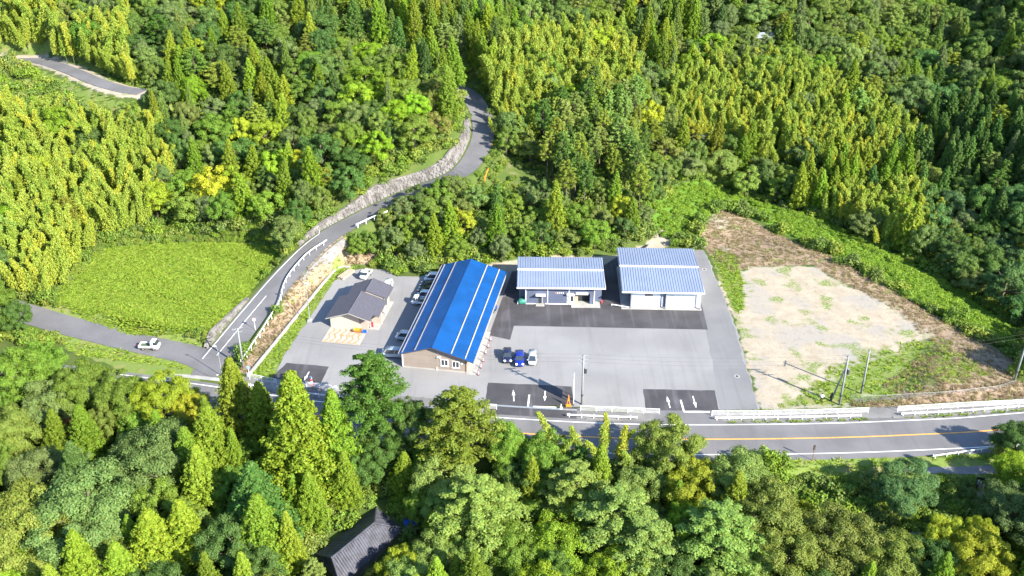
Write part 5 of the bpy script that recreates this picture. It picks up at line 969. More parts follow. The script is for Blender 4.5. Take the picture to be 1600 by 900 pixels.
AUTO = """c,-20.4,95.3,13.2,3.2,cedar_mid,FL,lc
b,-31.3,98.9,11.5,4.1,olive,FL,lc
b,13.9,99.6,9.2,4.8,bright,FR,lb
c,-5.0,102.1,13.6,3.3,cedar_mid,FR,ma
b,30.4,98.5,10.0,4.3,mid,FR,lb
c,6.9,99.0,13.1,3.0,cedar_dark,FR,lb
b,3.0,102.2,11.1,3.8,bright,FR,ma
b,53.2,94.1,11.2,4.1,olive,FR,lc
c,-59.0,104.1,15.3,3.6,cedar_bright,FL,lb
b,44.0,94.8,10.3,4.1,pale,FR,lc
b,24.5,97.4,9.6,3.8,pale,FR,lb
b,-48.3,102.2,9.6,4.8,dark,FL,lb
c,-60.5,99.0,15.1,3.2,cedar_bright,FL,lb
c,-44.0,97.4,12.4,3.2,cedar_bright,FL,lb
c,-45.9,118.3,15.2,3.7,cedar_bright,FL,mc
c,-12.8,98.5,12.5,2.6,cedar_mid,FR,la
c,70.0,99.9,15.9,3.0,cedar_mid,FR,mc
c,-53.9,104.4,12.5,3.4,cedar_bright,FL,lb
b,39.1,96.1,10.1,3.3,bright,FR,lb
b,-9.9,96.4,8.5,3.4,yellow,FR,la
c,-10.2,102.2,12.4,2.5,cedar_bright,FR,ma
b,-52.4,115.6,11.2,4.3,mid,FL,mb
c,-48.0,96.8,13.8,2.5,cedar_mid,FL,lb
b,-15.9,100.2,9.4,3.2,olive,FL,lc
b,-25.1,95.8,9.8,2.9,mid,FL,lc
b,-52.3,96.8,7.4,4.7,yellow,FL,lb
b,-38.9,99.3,10.0,3.2,olive,FL,lc
c,73.7,107.7,14.2,3.3,cedar_bright,FR,mc
p,6.0,104.8,10.7,2.9,pine_deep,FR,mb
c,-76.2,103.8,15.7,2.9,cedar_mid,FL,la
c,-36.3,102.4,12.6,2.5,cedar_bright,FL,lc
c,49.2,94.5,10.8,2.9,cedar_mid,FR,lc
c,32.2,114.0,12.8,2.9,cedar_bright,FR,ub
c,-64.7,119.7,14.6,3.4,cedar_dark,FL,mb
c,-41.1,102.1,13.1,2.4,cedar_mid,FL,lc
b,-73.4,98.5,8.8,4.5,dark,FL,la
c,-36.5,96.9,12.0,2.3,cedar_mid,FL,lc
c,56.9,95.8,11.5,2.7,cedar_bright,FR,lc
c,13.2,120.2,13.8,2.6,cedar_bright,FR,ub
c,18.0,102.6,10.8,2.5,cedar_mid,FR,mb
b,62.3,93.7,10.1,3.1,mid,FR,lc
b,-6.1,98.4,7.7,3.0,mid,FR,la
b,71.6,96.6,10.2,3.3,pale,FR,lc
p,27.2,101.2,9.9,2.6,pine_pale,FR,mb
c,-79.1,116.9,15.1,3.0,cedar_mid,FL,ma
b,-63.2,106.2,10.9,3.1,dark,FL,mb
b,34.9,98.7,9.6,2.6,yellow,FR,lb
c,75.6,114.1,14.2,2.9,cedar_dark,FR,uc
c,-86.0,130.2,15.1,3.5,cedar_mid,FL,ua
b,3.5,98.3,9.2,2.3,yellow,FR,la
c,-75.6,112.2,12.2,3.2,cedar_dark,FL,ma
b,19.7,98.2,7.6,2.8,pale,FR,lb
c,56.8,99.8,11.9,2.3,cedar_mid,FR,mc
b,-20.6,100.9,7.5,3.0,grey,FL,lc
b,41.4,101.9,7.8,3.2,dark,FR,mb
c,-7.6,104.1,10.5,2.1,cedar_mid,FR,ma
c,-31.5,109.2,12.1,2.1,cedar_bright,FL,mc
b,50.6,98.7,7.9,3.1,bright,FR,mc
b,-41.6,119.6,9.3,3.4,mid,FL,mc
c,-29.8,117.3,11.0,2.6,cedar_mid,FL,mc
b,-1.2,102.4,7.6,2.7,mid,FR,ma
c,-82.9,123.8,12.7,3.4,cedar_bright,FL,ua
c,-66.9,129.1,12.7,3.2,cedar_mid,FL,ub
c,-12.8,101.4,9.9,2.0,cedar_bright,FR,ma
p,10.3,122.7,11.4,2.5,pine_deep,FR,ub
p,-48.0,114.0,9.6,3.0,pine_yellow,FL,mb
b,-1.8,117.8,8.9,2.9,pale,FR,ua
b,66.4,94.9,7.1,3.4,yellow,FR,lc
b,-66.1,100.0,8.2,3.1,olive,FL,la
b,72.9,102.5,8.8,3.2,mid,FR,mc
c,3.0,120.0,12.2,2.1,cedar_bright,FR,ua
c,24.2,115.7,11.2,2.2,cedar_mid,FR,ub
c,-25.2,121.6,11.0,2.4,cedar_bright,FL,mc
b,-79.6,111.7,9.6,3.4,mid,FL,ma
b,-57.0,98.5,7.9,2.8,yellow,FL,lb
p,-23.3,99.0,9.1,1.9,pine_pale,FL,lc
p,17.3,122.6,9.2,2.8,pine_pale,FR,ub
b,79.5,113.8,10.2,3.2,bright,FR,uc
c,-82.1,120.2,13.8,2.6,cedar_mid,FL,ma
b,59.6,107.7,8.8,2.8,yellow,FR,mc
c,48.0,101.5,9.5,2.1,cedar_bright,FR,mc
b,-75.8,107.3,9.0,3.1,yellow,FL,ma
b,21.1,114.2,7.7,2.8,pale,FR,ub
c,-54.9,128.3,12.2,2.5,cedar_mid,FL,ub
b,-77.5,123.0,11.3,2.9,mid,FL,ma
b,-59.2,127.8,8.4,3.6,grey,FL,ub
c,-54.3,110.6,10.8,2.1,cedar_mid,FL,mb
b,10.3,107.1,7.8,2.1,pale,FR,mb
b,95.3,150.1,9.1,4.8,dark,VA,lc
c,-42.3,124.3,12.2,2.0,cedar_mid,FL,uc
c,-40.3,116.7,9.6,2.2,cedar_dark,FL,mc
b,61.2,100.5,7.2,2.6,mid,FR,mc
b,-10.5,114.1,8.4,2.1,bright,FR,ua
b,23.2,119.4,8.0,2.5,dark,FR,ub
b,-14.0,118.8,7.6,2.5,mid,FR,ua
b,99.0,157.0,9.6,4.7,dark,VA,lc
b,-38.0,121.9,6.6,3.2,mid,FL,mc
b,-3.8,121.6,6.3,3.0,mid,FR,ua
b,-66.9,123.9,9.1,2.8,grey,FL,mb
c,-71.8,130.0,10.7,2.6,cedar_mid,FL,ub
b,-60.7,122.6,8.5,2.8,mid,FL,mb
b,2.4,117.0,7.2,2.4,mid,FR,ua
b,-13.3,125.6,8.7,2.3,mid,FR,ua
b,-41.6,127.1,8.4,2.7,mid,FL,uc
c,-32.4,118.3,9.8,1.9,cedar_mid,FL,mc
b,99.5,181.5,10.6,5.0,bluegreen,VA,lb
p,-44.8,113.5,8.3,2.2,pine_pale,FL,mc
b,-95.0,163.0,11.3,3.8,mid,FL,ua
b,0.9,98.6,6.3,1.9,dark,FR,la
c,-48.5,132.3,11.0,2.1,cedar_mid,FL,uc
b,-41.6,211.6,10.8,4.9,dark,SW,la
b,-65.8,206.0,10.9,4.8,yellow,LH,lb
b,65.7,108.5,8.1,2.1,yellow,FR,uc
b,-89.4,136.4,9.0,3.2,dark,FL,ua
b,-87.1,141.3,9.8,3.0,grey,FL,ua
b,-68.3,97.5,8.2,1.8,grey,FL,la
b,-99.6,176.3,9.1,4.7,dark,LH,la
b,109.2,175.9,8.9,4.9,bluegreen,VA,lc
b,-36.4,127.5,6.9,2.5,mid,FL,uc
b,-66.0,132.7,9.2,2.3,olive,FL,ub
b,-73.9,116.8,7.1,2.6,mid,FL,ma
b,-83.1,136.0,8.9,2.8,mid,FL,ua
b,0.3,113.4,6.3,1.9,pale,FR,ua
b,-21.6,214.4,9.0,4.8,mid,SW,lb
b,-55.9,101.6,7.1,1.8,mid,FL,lb
c,-85.1,133.9,11.8,1.9,cedar_mid,FL,ua
b,101.1,163.4,8.7,3.9,bluegreen,VA,lc
b,114.1,198.4,9.9,4.8,olive,VA,lc
b,42.0,113.9,5.9,2.3,yellow,FR,ub
b,-67.8,222.1,9.7,5.0,mid,LH,lb
c,9.4,198.5,13.9,2.5,cedar_bright,CO,lb
b,-62.6,216.0,9.1,5.0,dark,LH,lb
b,-69.3,201.2,9.1,4.4,mid,LH,lb
b,88.7,212.8,10.9,4.3,bright,RB,lc
b,60.8,96.7,5.8,2.0,yellow,FR,lc
b,65.1,99.8,6.1,2.0,pale,FR,mc
b,-28.6,237.7,10.2,4.9,mid,SW,lb
b,104.7,186.3,9.7,4.0,bluegreen,VA,lc
b,-63.3,125.7,5.7,2.9,olive,FL,ub
b,-77.7,203.8,8.9,4.5,yellow,LH,la
b,97.9,220.7,10.5,4.7,dark,VA,la
c,-42.6,203.0,13.2,2.7,cedar_mid,LH,lc
b,-34.7,235.2,9.8,4.8,bright,SW,la
p,-7.3,116.9,7.2,1.6,pine_deep,FR,ua
b,-100.7,219.4,10.2,4.6,bright,LH,la
b,-44.5,239.8,10.6,4.5,grey,SW,la
b,-52.7,198.1,8.1,4.2,mid,LH,lc
b,113.0,184.3,7.7,4.9,bluegreen,VA,lc
b,8.3,251.5,10.7,4.7,mid,NH,ma
b,94.4,199.5,9.6,4.0,dark,VA,la
b,-35.3,228.6,9.9,4.2,bright,SW,la
b,100.8,174.7,7.8,4.0,bluegreen,VA,lc
b,92.0,146.5,9.3,2.5,grey,VA,lc
p,-101.4,162.4,9.1,3.1,pine_deep,FL,ua
c,-14.6,224.1,13.5,2.8,cedar_mid,SW,lc
b,-48.0,259.3,10.9,4.9,dark,SW,ma
b,-51.6,130.6,7.6,2.0,yellow,FL,ub
b,-34.8,209.2,7.9,4.2,dark,SW,la
p,-102.7,185.0,10.2,3.3,pine_pale,LH,la
b,-103.6,189.6,9.4,3.7,bright,LH,la
c,-3.6,193.7,11.2,2.5,cedar_mid,CO,la
p,24.3,224.1,15.0,2.5,pine_pale,NH,lb
c,-12.8,194.4,11.1,2.5,cedar_mid,CO,la
b,-112.8,191.1,7.8,4.6,dark,LH,la
b,-61.3,199.3,9.4,3.4,mid,LH,lb
p,28.7,209.8,13.4,2.4,pine_yellow,CO,mc
b,-35.2,203.8,8.4,3.7,dark,SW,la
c,-99.2,165.1,11.2,2.4,cedar_mid,FL,ua
p,20.5,224.0,11.5,3.2,pine_pale,NH,lb
b,-46.5,190.8,7.7,3.6,grey,LH,lc
b,95.9,211.9,9.9,3.9,bluegreen,VA,la
b,-29.6,230.8,8.7,4.5,bright,SW,lb
b,31.0,248.4,11.0,4.1,mid,NH,mc
c,87.6,204.1,12.8,2.8,cedar_bright,RB,lc
p,12.2,207.2,12.4,2.5,pine_yellow,CO,ub
b,94.3,194.1,8.3,4.0,dark,VA,la
b,-94.6,214.2,10.8,3.6,dark,LH,la
b,117.6,209.0,9.8,4.1,dark,VA,lc
b,-90.9,161.4,8.3,2.9,dark,FL,ua
b,-71.3,208.5,7.9,4.3,mid,LH,lb
b,-41.3,218.3,8.2,4.2,grey,SW,la
p,12.8,227.1,14.8,2.5,pine_pale,NH,lb
c,-57.4,201.1,11.0,2.8,cedar_bright,LH,lb
b,112.8,205.8,10.6,3.6,bluegreen,VA,lc
p,11.1,215.1,13.1,2.4,pine_pale,CO,ub
p,10.4,220.0,13.5,2.5,pine_yellow,NH,la
b,107.3,197.5,7.2,4.8,bluegreen,VA,lb
b,-110.3,185.6,8.2,3.9,mid,LH,la
c,-16.3,191.4,11.0,2.3,cedar_bright,CO,la
b,-56.3,220.4,9.3,3.8,yellow,LH,lc
b,-71.2,243.9,10.5,4.1,dark,LH,mb
c,-13.8,242.3,13.8,2.9,cedar_mid,SW,lc
b,-102.6,166.8,8.5,3.0,grey,FL,ua
b,-60.1,206.1,9.6,3.2,bright,LH,lb
b,-116.3,200.8,9.2,3.9,dark,LH,la
p,-92.4,194.9,11.0,2.8,pine_yellow,LH,la
b,-40.0,225.0,8.7,4.0,mid,SW,la
b,29.2,233.2,10.2,3.6,pale,NH,lc
b,100.6,189.5,7.8,3.9,dark,VA,lb
c,109.6,209.1,13.0,2.8,cedar_dark,VA,lb
b,-29.4,212.4,7.9,3.8,bright,SW,lb
b,-24.7,228.5,8.6,4.0,mid,SW,lb
p,28.0,215.9,12.7,2.4,pine_pale,CO,uc
c,-62.6,210.1,12.9,2.4,cedar_mid,LH,lb
b,1.6,284.4,10.7,4.9,dark,NH,ua
b,-37.3,214.3,10.2,3.0,mid,SW,la
b,51.9,236.4,7.7,4.9,pale,RB,la
b,-17.8,228.4,9.6,3.5,olive,SW,lc
b,17.6,195.8,7.5,3.3,mid,CO,lc
b,71.8,239.9,9.3,4.4,grey,RB,lb
b,-77.4,220.4,9.1,3.9,dark,LH,lb
b,-109.0,220.8,8.1,4.8,mid,LH,la
b,104.0,171.3,8.3,3.1,grey,VA,lc
b,-66.1,276.7,10.9,4.7,grey,LH,uc
b,-52.7,210.6,8.8,3.4,bright,LH,lc
b,-102.9,210.2,8.0,4.3,yellow,LH,la
b,-71.0,126.4,5.7,2.3,dark,FL,ua
b,-80.9,134.0,8.4,1.8,grey,FL,ua
p,7.6,226.4,14.1,2.3,pine_deep,NH,la
b,-76.3,253.3,10.0,4.4,dark,LH,mb
p,10.4,225.4,12.2,2.6,pine_pale,NH,la
c,117.5,203.5,12.4,2.8,cedar_dark,VA,lc
b,24.0,268.9,10.1,4.5,yellow,NH,mb
c,96.0,231.6,13.7,2.8,cedar_mid,RB,lc
b,-35.2,221.3,9.3,3.3,grey,SW,la
b,108.5,217.1,10.1,3.6,dark,VA,lb
p,19.1,248.8,11.9,3.2,pine_yellow,NH,mb
c,-49.2,202.3,12.0,2.2,cedar_mid,LH,lc
b,4.3,222.1,7.9,3.8,olive,NH,la
b,-119.6,211.0,8.8,4.1,mid,LH,la
b,109.3,191.8,8.5,3.5,bluegreen,VA,lc
b,-56.1,249.0,9.2,4.3,grey,LH,mc
b,23.9,247.9,8.2,4.6,olive,NH,mb
p,27.5,221.3,13.7,2.2,pine_deep,CO,uc
p,11.3,233.3,14.2,2.3,pine_deep,NH,la
b,-47.0,210.8,8.0,3.6,yellow,LH,lc
p,21.7,227.0,14.2,2.2,pine_yellow,NH,lb
b,108.0,181.9,7.1,3.9,olive,VA,lc
p,15.6,233.3,13.0,2.6,pine_pale,NH,lb
b,-79.7,269.5,9.8,4.9,yellow,LH,ub
b,-1.1,226.9,8.9,3.5,grey,NH,la
c,-57.4,210.2,10.9,2.6,cedar_bright,LH,lc
b,-105.3,252.2,10.5,4.3,mid,LH,ma
b,-10.0,196.9,7.2,3.2,yellow,CO,la
c,-20.7,236.0,13.2,2.6,cedar_dark,SW,lc
c,71.1,224.9,12.4,2.7,cedar_bright,RB,lb
c,101.2,236.7,13.8,2.9,cedar_dark,VA,la
c,106.3,229.8,13.6,2.8,cedar_dark,VA,la
b,-114.5,274.7,10.9,4.8,grey,LH,ua
b,-99.8,182.0,7.7,3.3,bright,LH,la
p,15.7,214.4,14.1,1.9,pine_yellow,CO,ub
p,20.7,239.4,14.4,2.4,pine_yellow,NH,lb
b,108.4,261.3,10.5,4.5,grey,VA,ma
p,27.2,211.8,14.9,1.8,pine_deep,CO,uc
p,28.3,228.4,13.8,2.3,pine_yellow,NH,lc
p,11.3,212.5,13.8,1.9,pine_deep,CO,ub
b,2.9,267.0,9.9,4.2,mid,NH,ma
b,34.2,241.5,10.5,3.3,yellow,NH,lc
b,102.2,194.0,9.0,3.2,dark,VA,lb
b,-87.0,259.9,10.1,4.4,grey,LH,mb
b,-18.8,274.3,9.2,4.8,olive,SW,mc
c,115.8,189.3,13.2,2.2,cedar_dark,VA,lc
c,-49.6,208.3,12.0,2.2,cedar_bright,LH,lc
b,-49.7,225.6,8.7,3.6,dark,LH,lc
b,81.5,212.4,7.2,4.1,grey,RB,lc
b,13.4,200.5,7.2,3.3,mid,CO,lb
b,-79.7,228.6,9.0,3.8,dark,LH,mb
b,54.6,276.0,9.5,4.8,bright,RB,ma
p,7.8,214.8,12.8,2.1,pine_yellow,NH,la
b,15.4,243.1,9.1,3.8,bright,NH,mb
b,-44.5,194.6,8.2,2.8,dark,LH,lc
p,17.8,236.9,14.9,2.2,pine_deep,NH,lb
c,-77.6,242.5,13.5,2.7,cedar_bright,LH,mb
b,82.3,267.5,9.7,4.6,mid,RB,mb
c,57.4,238.0,12.3,2.8,cedar_mid,RB,la
b,-68.6,267.7,10.9,4.0,dark,LH,uc
b,63.6,269.7,10.7,4.1,grey,RB,ma
c,-28.4,251.2,12.6,2.9,cedar_dark,SW,mb
b,109.4,268.3,10.4,4.6,grey,VA,ma
b,-35.2,249.4,7.6,4.7,bright,SW,la
b,43.6,241.8,10.1,3.3,yellow,NH,lc
c,22.3,207.7,11.2,2.2,cedar_mid,CO,mc
b,115.2,263.8,10.3,4.5,bluegreen,VA,ma
b,37.2,234.4,7.3,4.3,olive,NH,lc
b,10.1,291.5,10.0,4.7,yellow,NH,ua
b,-87.2,243.7,8.2,4.5,grey,LH,ma
c,123.5,219.1,12.2,2.9,cedar_dark,VA,lc
b,133.7,244.1,9.0,4.8,dark,VA,mc
c,68.7,223.1,12.9,2.3,cedar_bright,RB,lb
p,19.3,242.2,14.9,2.2,pine_deep,NH,mb
b,94.7,155.8,8.4,2.2,dark,VA,lc
b,-70.1,262.6,10.3,4.0,dark,LH,mb
p,23.6,215.2,13.3,1.9,pine_yellow,CO,uc
b,104.6,206.8,8.3,3.6,dark,VA,lb
b,17.3,291.4,10.3,4.5,mid,NH,ub
b,-53.2,215.4,7.3,3.7,dark,LH,lc
b,-17.0,233.3,10.4,2.9,mid,SW,lc
b,57.3,230.7,8.0,3.9,olive,RB,la
b,23.7,283.0,9.4,4.7,mid,NH,ub
b,-25.8,222.0,7.4,3.7,bright,SW,lb
p,29.8,239.8,13.8,2.3,pine_pale,NH,lc
c,-61.2,234.7,12.7,2.5,cedar_bright,LH,mc
b,-64.2,247.9,8.2,4.3,grey,LH,mc
p,15.9,208.1,12.3,1.9,pine_deep,CO,ub
c,-5.0,258.3,13.2,2.8,cedar_dark,NH,ma
b,9.0,243.4,10.8,3.0,grey,NH,ma
c,-115.3,196.1,13.1,2.2,cedar_mid,LH,la
p,26.0,241.3,12.5,2.6,pine_deep,NH,lb
p,-75.2,238.4,11.7,2.9,pine_deep,LH,mb
c,-18.3,243.0,12.5,2.6,cedar_mid,SW,lc
b,-84.2,250.3,10.8,3.5,dark,LH,mb
b,-100.1,194.7,8.1,3.2,dark,LH,la
c,125.3,231.1,13.3,2.8,cedar_dark,VA,mc
b,101.6,229.1,9.4,3.6,olive,VA,la
b,-16.3,204.0,7.0,3.2,mid,CO,ma
b,-76.7,261.9,9.6,4.2,grey,LH,mb
p,-69.8,237.3,9.9,3.3,pine_yellow,LH,mb
p,28.9,218.5,13.1,2.0,pine_deep,CO,uc
c,59.4,241.4,12.5,2.6,cedar_mid,RB,la
c,-66.5,233.4,12.8,2.5,cedar_mid,LH,mb
b,61.4,234.2,9.0,3.5,grey,RB,la
p,24.5,227.1,13.1,2.1,pine_deep,NH,lb
b,102.6,216.7,9.5,3.2,bluegreen,VA,la
b,-50.3,235.2,7.9,3.9,mid,LH,mc
b,119.3,288.5,9.5,5.4,bluegreen,VA,ua
c,-28.8,266.9,13.9,2.7,cedar_bright,SW,mb
b,115.4,213.8,9.0,3.5,bluegreen,VA,lc
c,-24.6,234.5,13.4,2.2,cedar_bright,SW,lb
b,42.6,230.7,7.4,3.9,grey,NH,lc
c,-53.1,224.2,12.3,2.3,cedar_bright,LH,lc
b,-120.8,216.9,9.6,3.4,dark,LH,la
p,31.2,244.3,13.6,2.3,pine_pale,NH,lc
b,-7.8,203.3,6.9,3.1,grey,CO,ma
p,16.0,229.4,12.5,2.2,pine_pale,NH,lb
b,-63.5,229.1,9.5,3.1,dark,LH,lb
b,3.2,296.9,11.0,4.2,grey,NH,ua
c,110.7,232.7,12.7,2.7,cedar_dark,VA,lb
b,-77.4,208.9,9.3,2.8,grey,LH,lb
b,36.9,291.7,10.6,4.3,yellow,NH,uc
p,10.4,228.0,14.3,1.9,pine_yellow,NH,la
b,-29.6,245.7,8.7,3.7,grey,SW,lb
b,90.4,201.4,9.2,2.8,grey,VA,la
b,133.3,289.7,10.6,5.0,dark,VA,ub
b,25.1,235.2,9.2,3.2,grey,NH,lb
b,-126.1,222.9,9.6,3.6,grey,LH,la
b,-48.3,244.6,7.8,4.1,mid,LH,mc
c,96.8,225.5,11.4,2.7,cedar_dark,VA,la
b,-49.6,218.9,8.2,3.2,grey,LH,lc
c,-68.7,255.2,13.7,2.7,cedar_mid,LH,mb
c,-17.1,236.8,12.2,2.4,cedar_mid,SW,lc
b,-61.7,221.4,9.6,2.8,yellow,LH,lb
b,6.0,194.6,7.2,2.7,dark,CO,lb
b,-89.1,272.1,9.0,4.6,grey,LH,ub
b,-99.2,281.1,9.7,4.7,dark,LH,ua
b,-77.8,247.6,8.6,4.0,yellow,LH,mb
b,-13.2,205.0,7.0,3.1,grey,CO,ua
b,-52.0,205.5,7.0,3.3,grey,LH,lc
b,-43.7,230.5,9.8,2.9,dark,SW,la
c,120.8,225.4,11.4,2.9,cedar_dark,VA,lc
b,-74.9,215.6,9.3,2.8,dark,LH,lb
c,92.2,227.3,12.0,2.5,cedar_mid,RB,lc
b,-21.7,223.6,8.3,3.1,bright,SW,lb
c,90.3,242.9,12.5,2.7,cedar_dark,RB,lc
b,67.0,265.8,9.6,3.9,mid,RB,ma
c,117.7,242.5,13.9,2.6,cedar_dark,VA,mb
b,-20.0,202.5,6.5,3.2,dark,CO,ma
c,-63.2,262.8,12.9,2.8,cedar_mid,LH,mc
b,-46.9,250.9,10.4,3.1,dark,SW,la
p,14.2,212.3,10.9,2.1,pine_deep,CO,ub
p,28.4,225.6,12.9,2.0,pine_pale,NH,lc
c,-102.9,197.4,11.7,2.1,cedar_bright,LH,la
c,118.9,237.5,12.9,2.7,cedar_dark,VA,mb
c,42.1,237.6,12.5,2.3,cedar_bright,NH,lc
b,116.9,192.5,7.8,3.3,olive,VA,lc
c,-70.4,212.9,12.1,2.1,cedar_mid,LH,lb
c,70.8,229.3,13.3,2.2,cedar_bright,RB,lb
c,131.1,229.9,12.6,2.7,cedar_dark,VA,mc
p,27.8,237.1,14.8,1.9,pine_pale,NH,lb
c,-58.7,232.3,10.9,2.6,cedar_bright,LH,mc
c,-19.1,247.0,13.2,2.3,cedar_bright,SW,lc
c,-24.4,260.8,14.0,2.4,cedar_mid,SW,mb
c,-10.6,261.1,12.5,2.7,cedar_mid,SW,mc
p,18.8,219.2,12.6,1.9,pine_pale,NH,lb
b,53.8,264.3,7.7,4.7,mid,RB,ma
c,51.0,242.5,13.7,2.2,cedar_bright,RB,la
c,-40.4,230.0,12.3,2.2,cedar_dark,SW,la
b,-17.2,217.7,7.5,3.1,olive,SW,lc
b,-67.7,214.4,8.8,2.8,grey,LH,lb
b,107.2,203.1,7.6,3.4,bluegreen,VA,lb
c,-6.1,249.8,12.3,2.5,cedar_bright,NH,ma
b,46.2,265.9,10.1,3.5,bright,NH,mc
c,-50.1,253.9,12.7,2.6,cedar_bright,LH,mc
c,85.8,225.3,12.3,2.3,cedar_dark,RB,lc
p,-58.4,224.3,10.7,2.5,pine_yellow,LH,lc
b,-29.3,217.5,8.8,2.7,olive,SW,lb
p,123.2,215.6,9.8,3.1,pine_deep,VA,lc
b,5.0,276.9,10.7,3.5,pale,NH,ua
c,73.1,222.7,11.5,2.3,cedar_bright,RB,lb
c,114.0,253.2,13.1,2.9,cedar_dark,VA,ma
b,-7.0,277.3,9.4,4.0,mid,NH,ua
c,81.7,227.1,13.3,2.1,cedar_mid,RB,lb
b,-44.4,199.9,8.4,2.4,grey,LH,lc
b,103.2,261.2,10.6,3.6,grey,RB,lc
c,89.7,262.7,13.0,2.9,cedar_bright,RB,lb
b,97.6,271.4,9.0,4.4,grey,RB,mc
b,-80.7,276.3,8.6,4.7,dark,LH,ub
b,5.0,235.9,7.2,3.7,mid,NH,la
c,-33.6,262.3,12.2,2.7,cedar_mid,SW,mb
c,-57.5,238.6,10.6,2.7,cedar_mid,LH,mc
b,2.7,191.9,6.9,2.5,mid,CO,lb
c,95.2,247.3,12.4,2.7,cedar_mid,RB,lc
b,-65.1,237.8,8.5,3.4,dark,LH,mb
c,76.7,233.7,13.1,2.2,cedar_bright,RB,lb
b,103.9,250.2,8.5,4.1,grey,VA,ma
c,101.4,241.8,12.3,2.7,cedar_dark,VA,ma
b,96.1,186.3,6.1,3.4,grey,VA,lb
b,99.7,247.5,9.3,3.6,pale,RB,lc
c,87.7,234.9,11.8,2.5,cedar_bright,RB,lb
p,-61.7,254.0,10.7,3.0,pine_deep,LH,mc
b,-75.0,232.6,9.6,2.9,bright,LH,mb
b,-97.7,272.9,10.8,3.7,dark,LH,ua
c,114.5,237.8,12.8,2.6,cedar_dark,VA,mb
c,25.9,202.5,8.9,2.2,cedar_mid,CO,mc
c,91.5,234.0,13.9,2.1,cedar_mid,RB,lc
b,-92.2,251.7,7.1,4.8,dark,LH,ma
b,154.1,290.6,10.6,4.8,grey,VA,uc
c,118.6,221.5,12.9,2.3,cedar_dark,VA,lc
b,23.7,205.0,7.4,2.7,yellow,CO,mc
c,85.9,251.9,12.8,2.6,cedar_bright,RB,lb
c,76.7,230.7,12.4,2.2,cedar_mid,RB,lb
c,79.1,226.4,12.5,2.2,cedar_bright,RB,lb
b,68.5,288.6,8.9,4.6,pale,RB,ua
p,89.5,255.3,11.3,3.0,pine_pale,RB,lb
c,89.6,228.9,10.5,2.7,cedar_mid,RB,lc
b,91.6,274.3,10.8,3.6,pale,RB,mb
b,19.4,201.3,7.3,2.6,mid,CO,lc
c,-40.4,263.5,11.4,2.9,cedar_dark,SW,ma
b,-38.7,242.6,7.3,3.8,dark,SW,la
c,-25.3,265.9,13.0,2.6,cedar_mid,SW,mb
p,17.2,226.3,12.4,1.9,pine_deep,NH,lb
c,-20.0,260.9,11.6,2.7,cedar_mid,SW,mc
c,-23.0,248.3,11.1,2.6,cedar_mid,SW,lb
c,84.4,228.6,12.4,2.2,cedar_bright,RB,lb
b,57.6,270.9,8.0,4.4,mid,RB,ma
b,87.5,278.0,9.1,4.3,mid,RB,mb
b,2.5,197.1,6.0,3.0,mid,CO,lb
c,-11.6,267.4,12.4,2.7,cedar_dark,SW,mc
b,39.5,245.6,8.8,3.2,pale,NH,lc
b,11.2,283.2,8.7,4.2,olive,NH,ua
b,-61.0,267.9,9.2,3.8,dark,LH,mc
b,-24.8,192.8,7.0,2.5,bright,CO,la
c,-20.7,240.1,12.5,2.1,cedar_dark,SW,lc
b,19.6,210.6,7.1,2.9,bright,CO,uc
c,110.2,255.9,13.4,2.6,cedar_dark,VA,ma
c,-53.6,232.5,10.5,2.5,cedar_bright,LH,mc
b,44.9,234.8,9.0,2.9,olive,RB,la
c,-54.8,265.1,12.6,2.7,cedar_bright,LH,mc
c,105.6,233.1,14.0,2.1,cedar_dark,VA,la
c,-61.7,244.3,11.9,2.4,cedar_mid,LH,mc
b,23.9,276.0,7.2,4.8,mid,NH,mb
p,16.0,219.1,11.8,1.8,pine_pale,NH,lb
b,-73.1,276.7,9.3,4.0,dark,LH,ub
p,9.3,217.6,12.2,1.8,pine_yellow,NH,la
c,-6.5,267.4,11.9,2.7,cedar_bright,NH,ma
b,141.3,265.4,9.3,4.4,bluegreen,VA,uc
b,32.1,273.8,8.2,4.1,mid,NH,mc
b,-109.0,181.4,6.9,2.9,grey,LH,la
p,14.0,221.6,12.5,1.8,pine_deep,NH,lb
b,-123.8,273.0,11.0,3.7,grey,LH,ua
c,38.2,270.1,13.3,2.5,cedar_mid,NH,mc
c,123.9,238.3,12.1,2.7,cedar_dark,VA,mc
p,18.9,230.1,13.0,1.8,pine_deep,NH,lb
p,19.5,233.8,12.2,2.0,pine_yellow,NH,lb
c,-82.4,241.9,13.1,2.2,cedar_bright,LH,mb
p,22.6,237.1,13.2,1.9,pine_pale,NH,lb
b,19.4,271.2,9.3,3.5,mid,NH,mb
c,4.5,226.7,10.6,2.2,cedar_mid,NH,la
b,43.5,293.6,8.0,4.9,yellow,NH,uc
b,130.7,255.3,9.0,4.1,olive,VA,mc
b,128.6,260.5,8.8,4.3,bluegreen,VA,mb
b,-30.5,221.2,7.4,3.0,mid,SW,lb
c,81.0,239.2,10.9,2.6,cedar_bright,RB,lb
b,99.3,208.2,7.5,3.2,bluegreen,VA,la
b,-58.9,257.6,7.4,4.2,bright,LH,mc
b,115.8,322.5,10.4,5.0,bright,RB,uc
c,127.8,243.1,12.2,2.7,cedar_dark,VA,mc
b,-94.5,267.8,9.8,3.6,bright,LH,ua
b,-20.9,231.4,8.1,2.9,olive,SW,lc
c,-46.1,235.3,10.5,2.4,cedar_mid,LH,mc
b,-33.2,242.5,7.7,3.4,pale,SW,lb
b,-31.3,225.4,6.5,3.5,mid,SW,lb
b,-1.3,221.8,7.6,2.8,olive,NH,la
b,-46.6,223.1,9.0,2.5,mid,LH,lc
b,-41.2,199.3,7.6,2.4,mid,LH,lc
b,130.8,282.5,10.6,4.0,dark,VA,ub
c,-56.3,229.0,10.9,2.2,cedar_mid,LH,lc
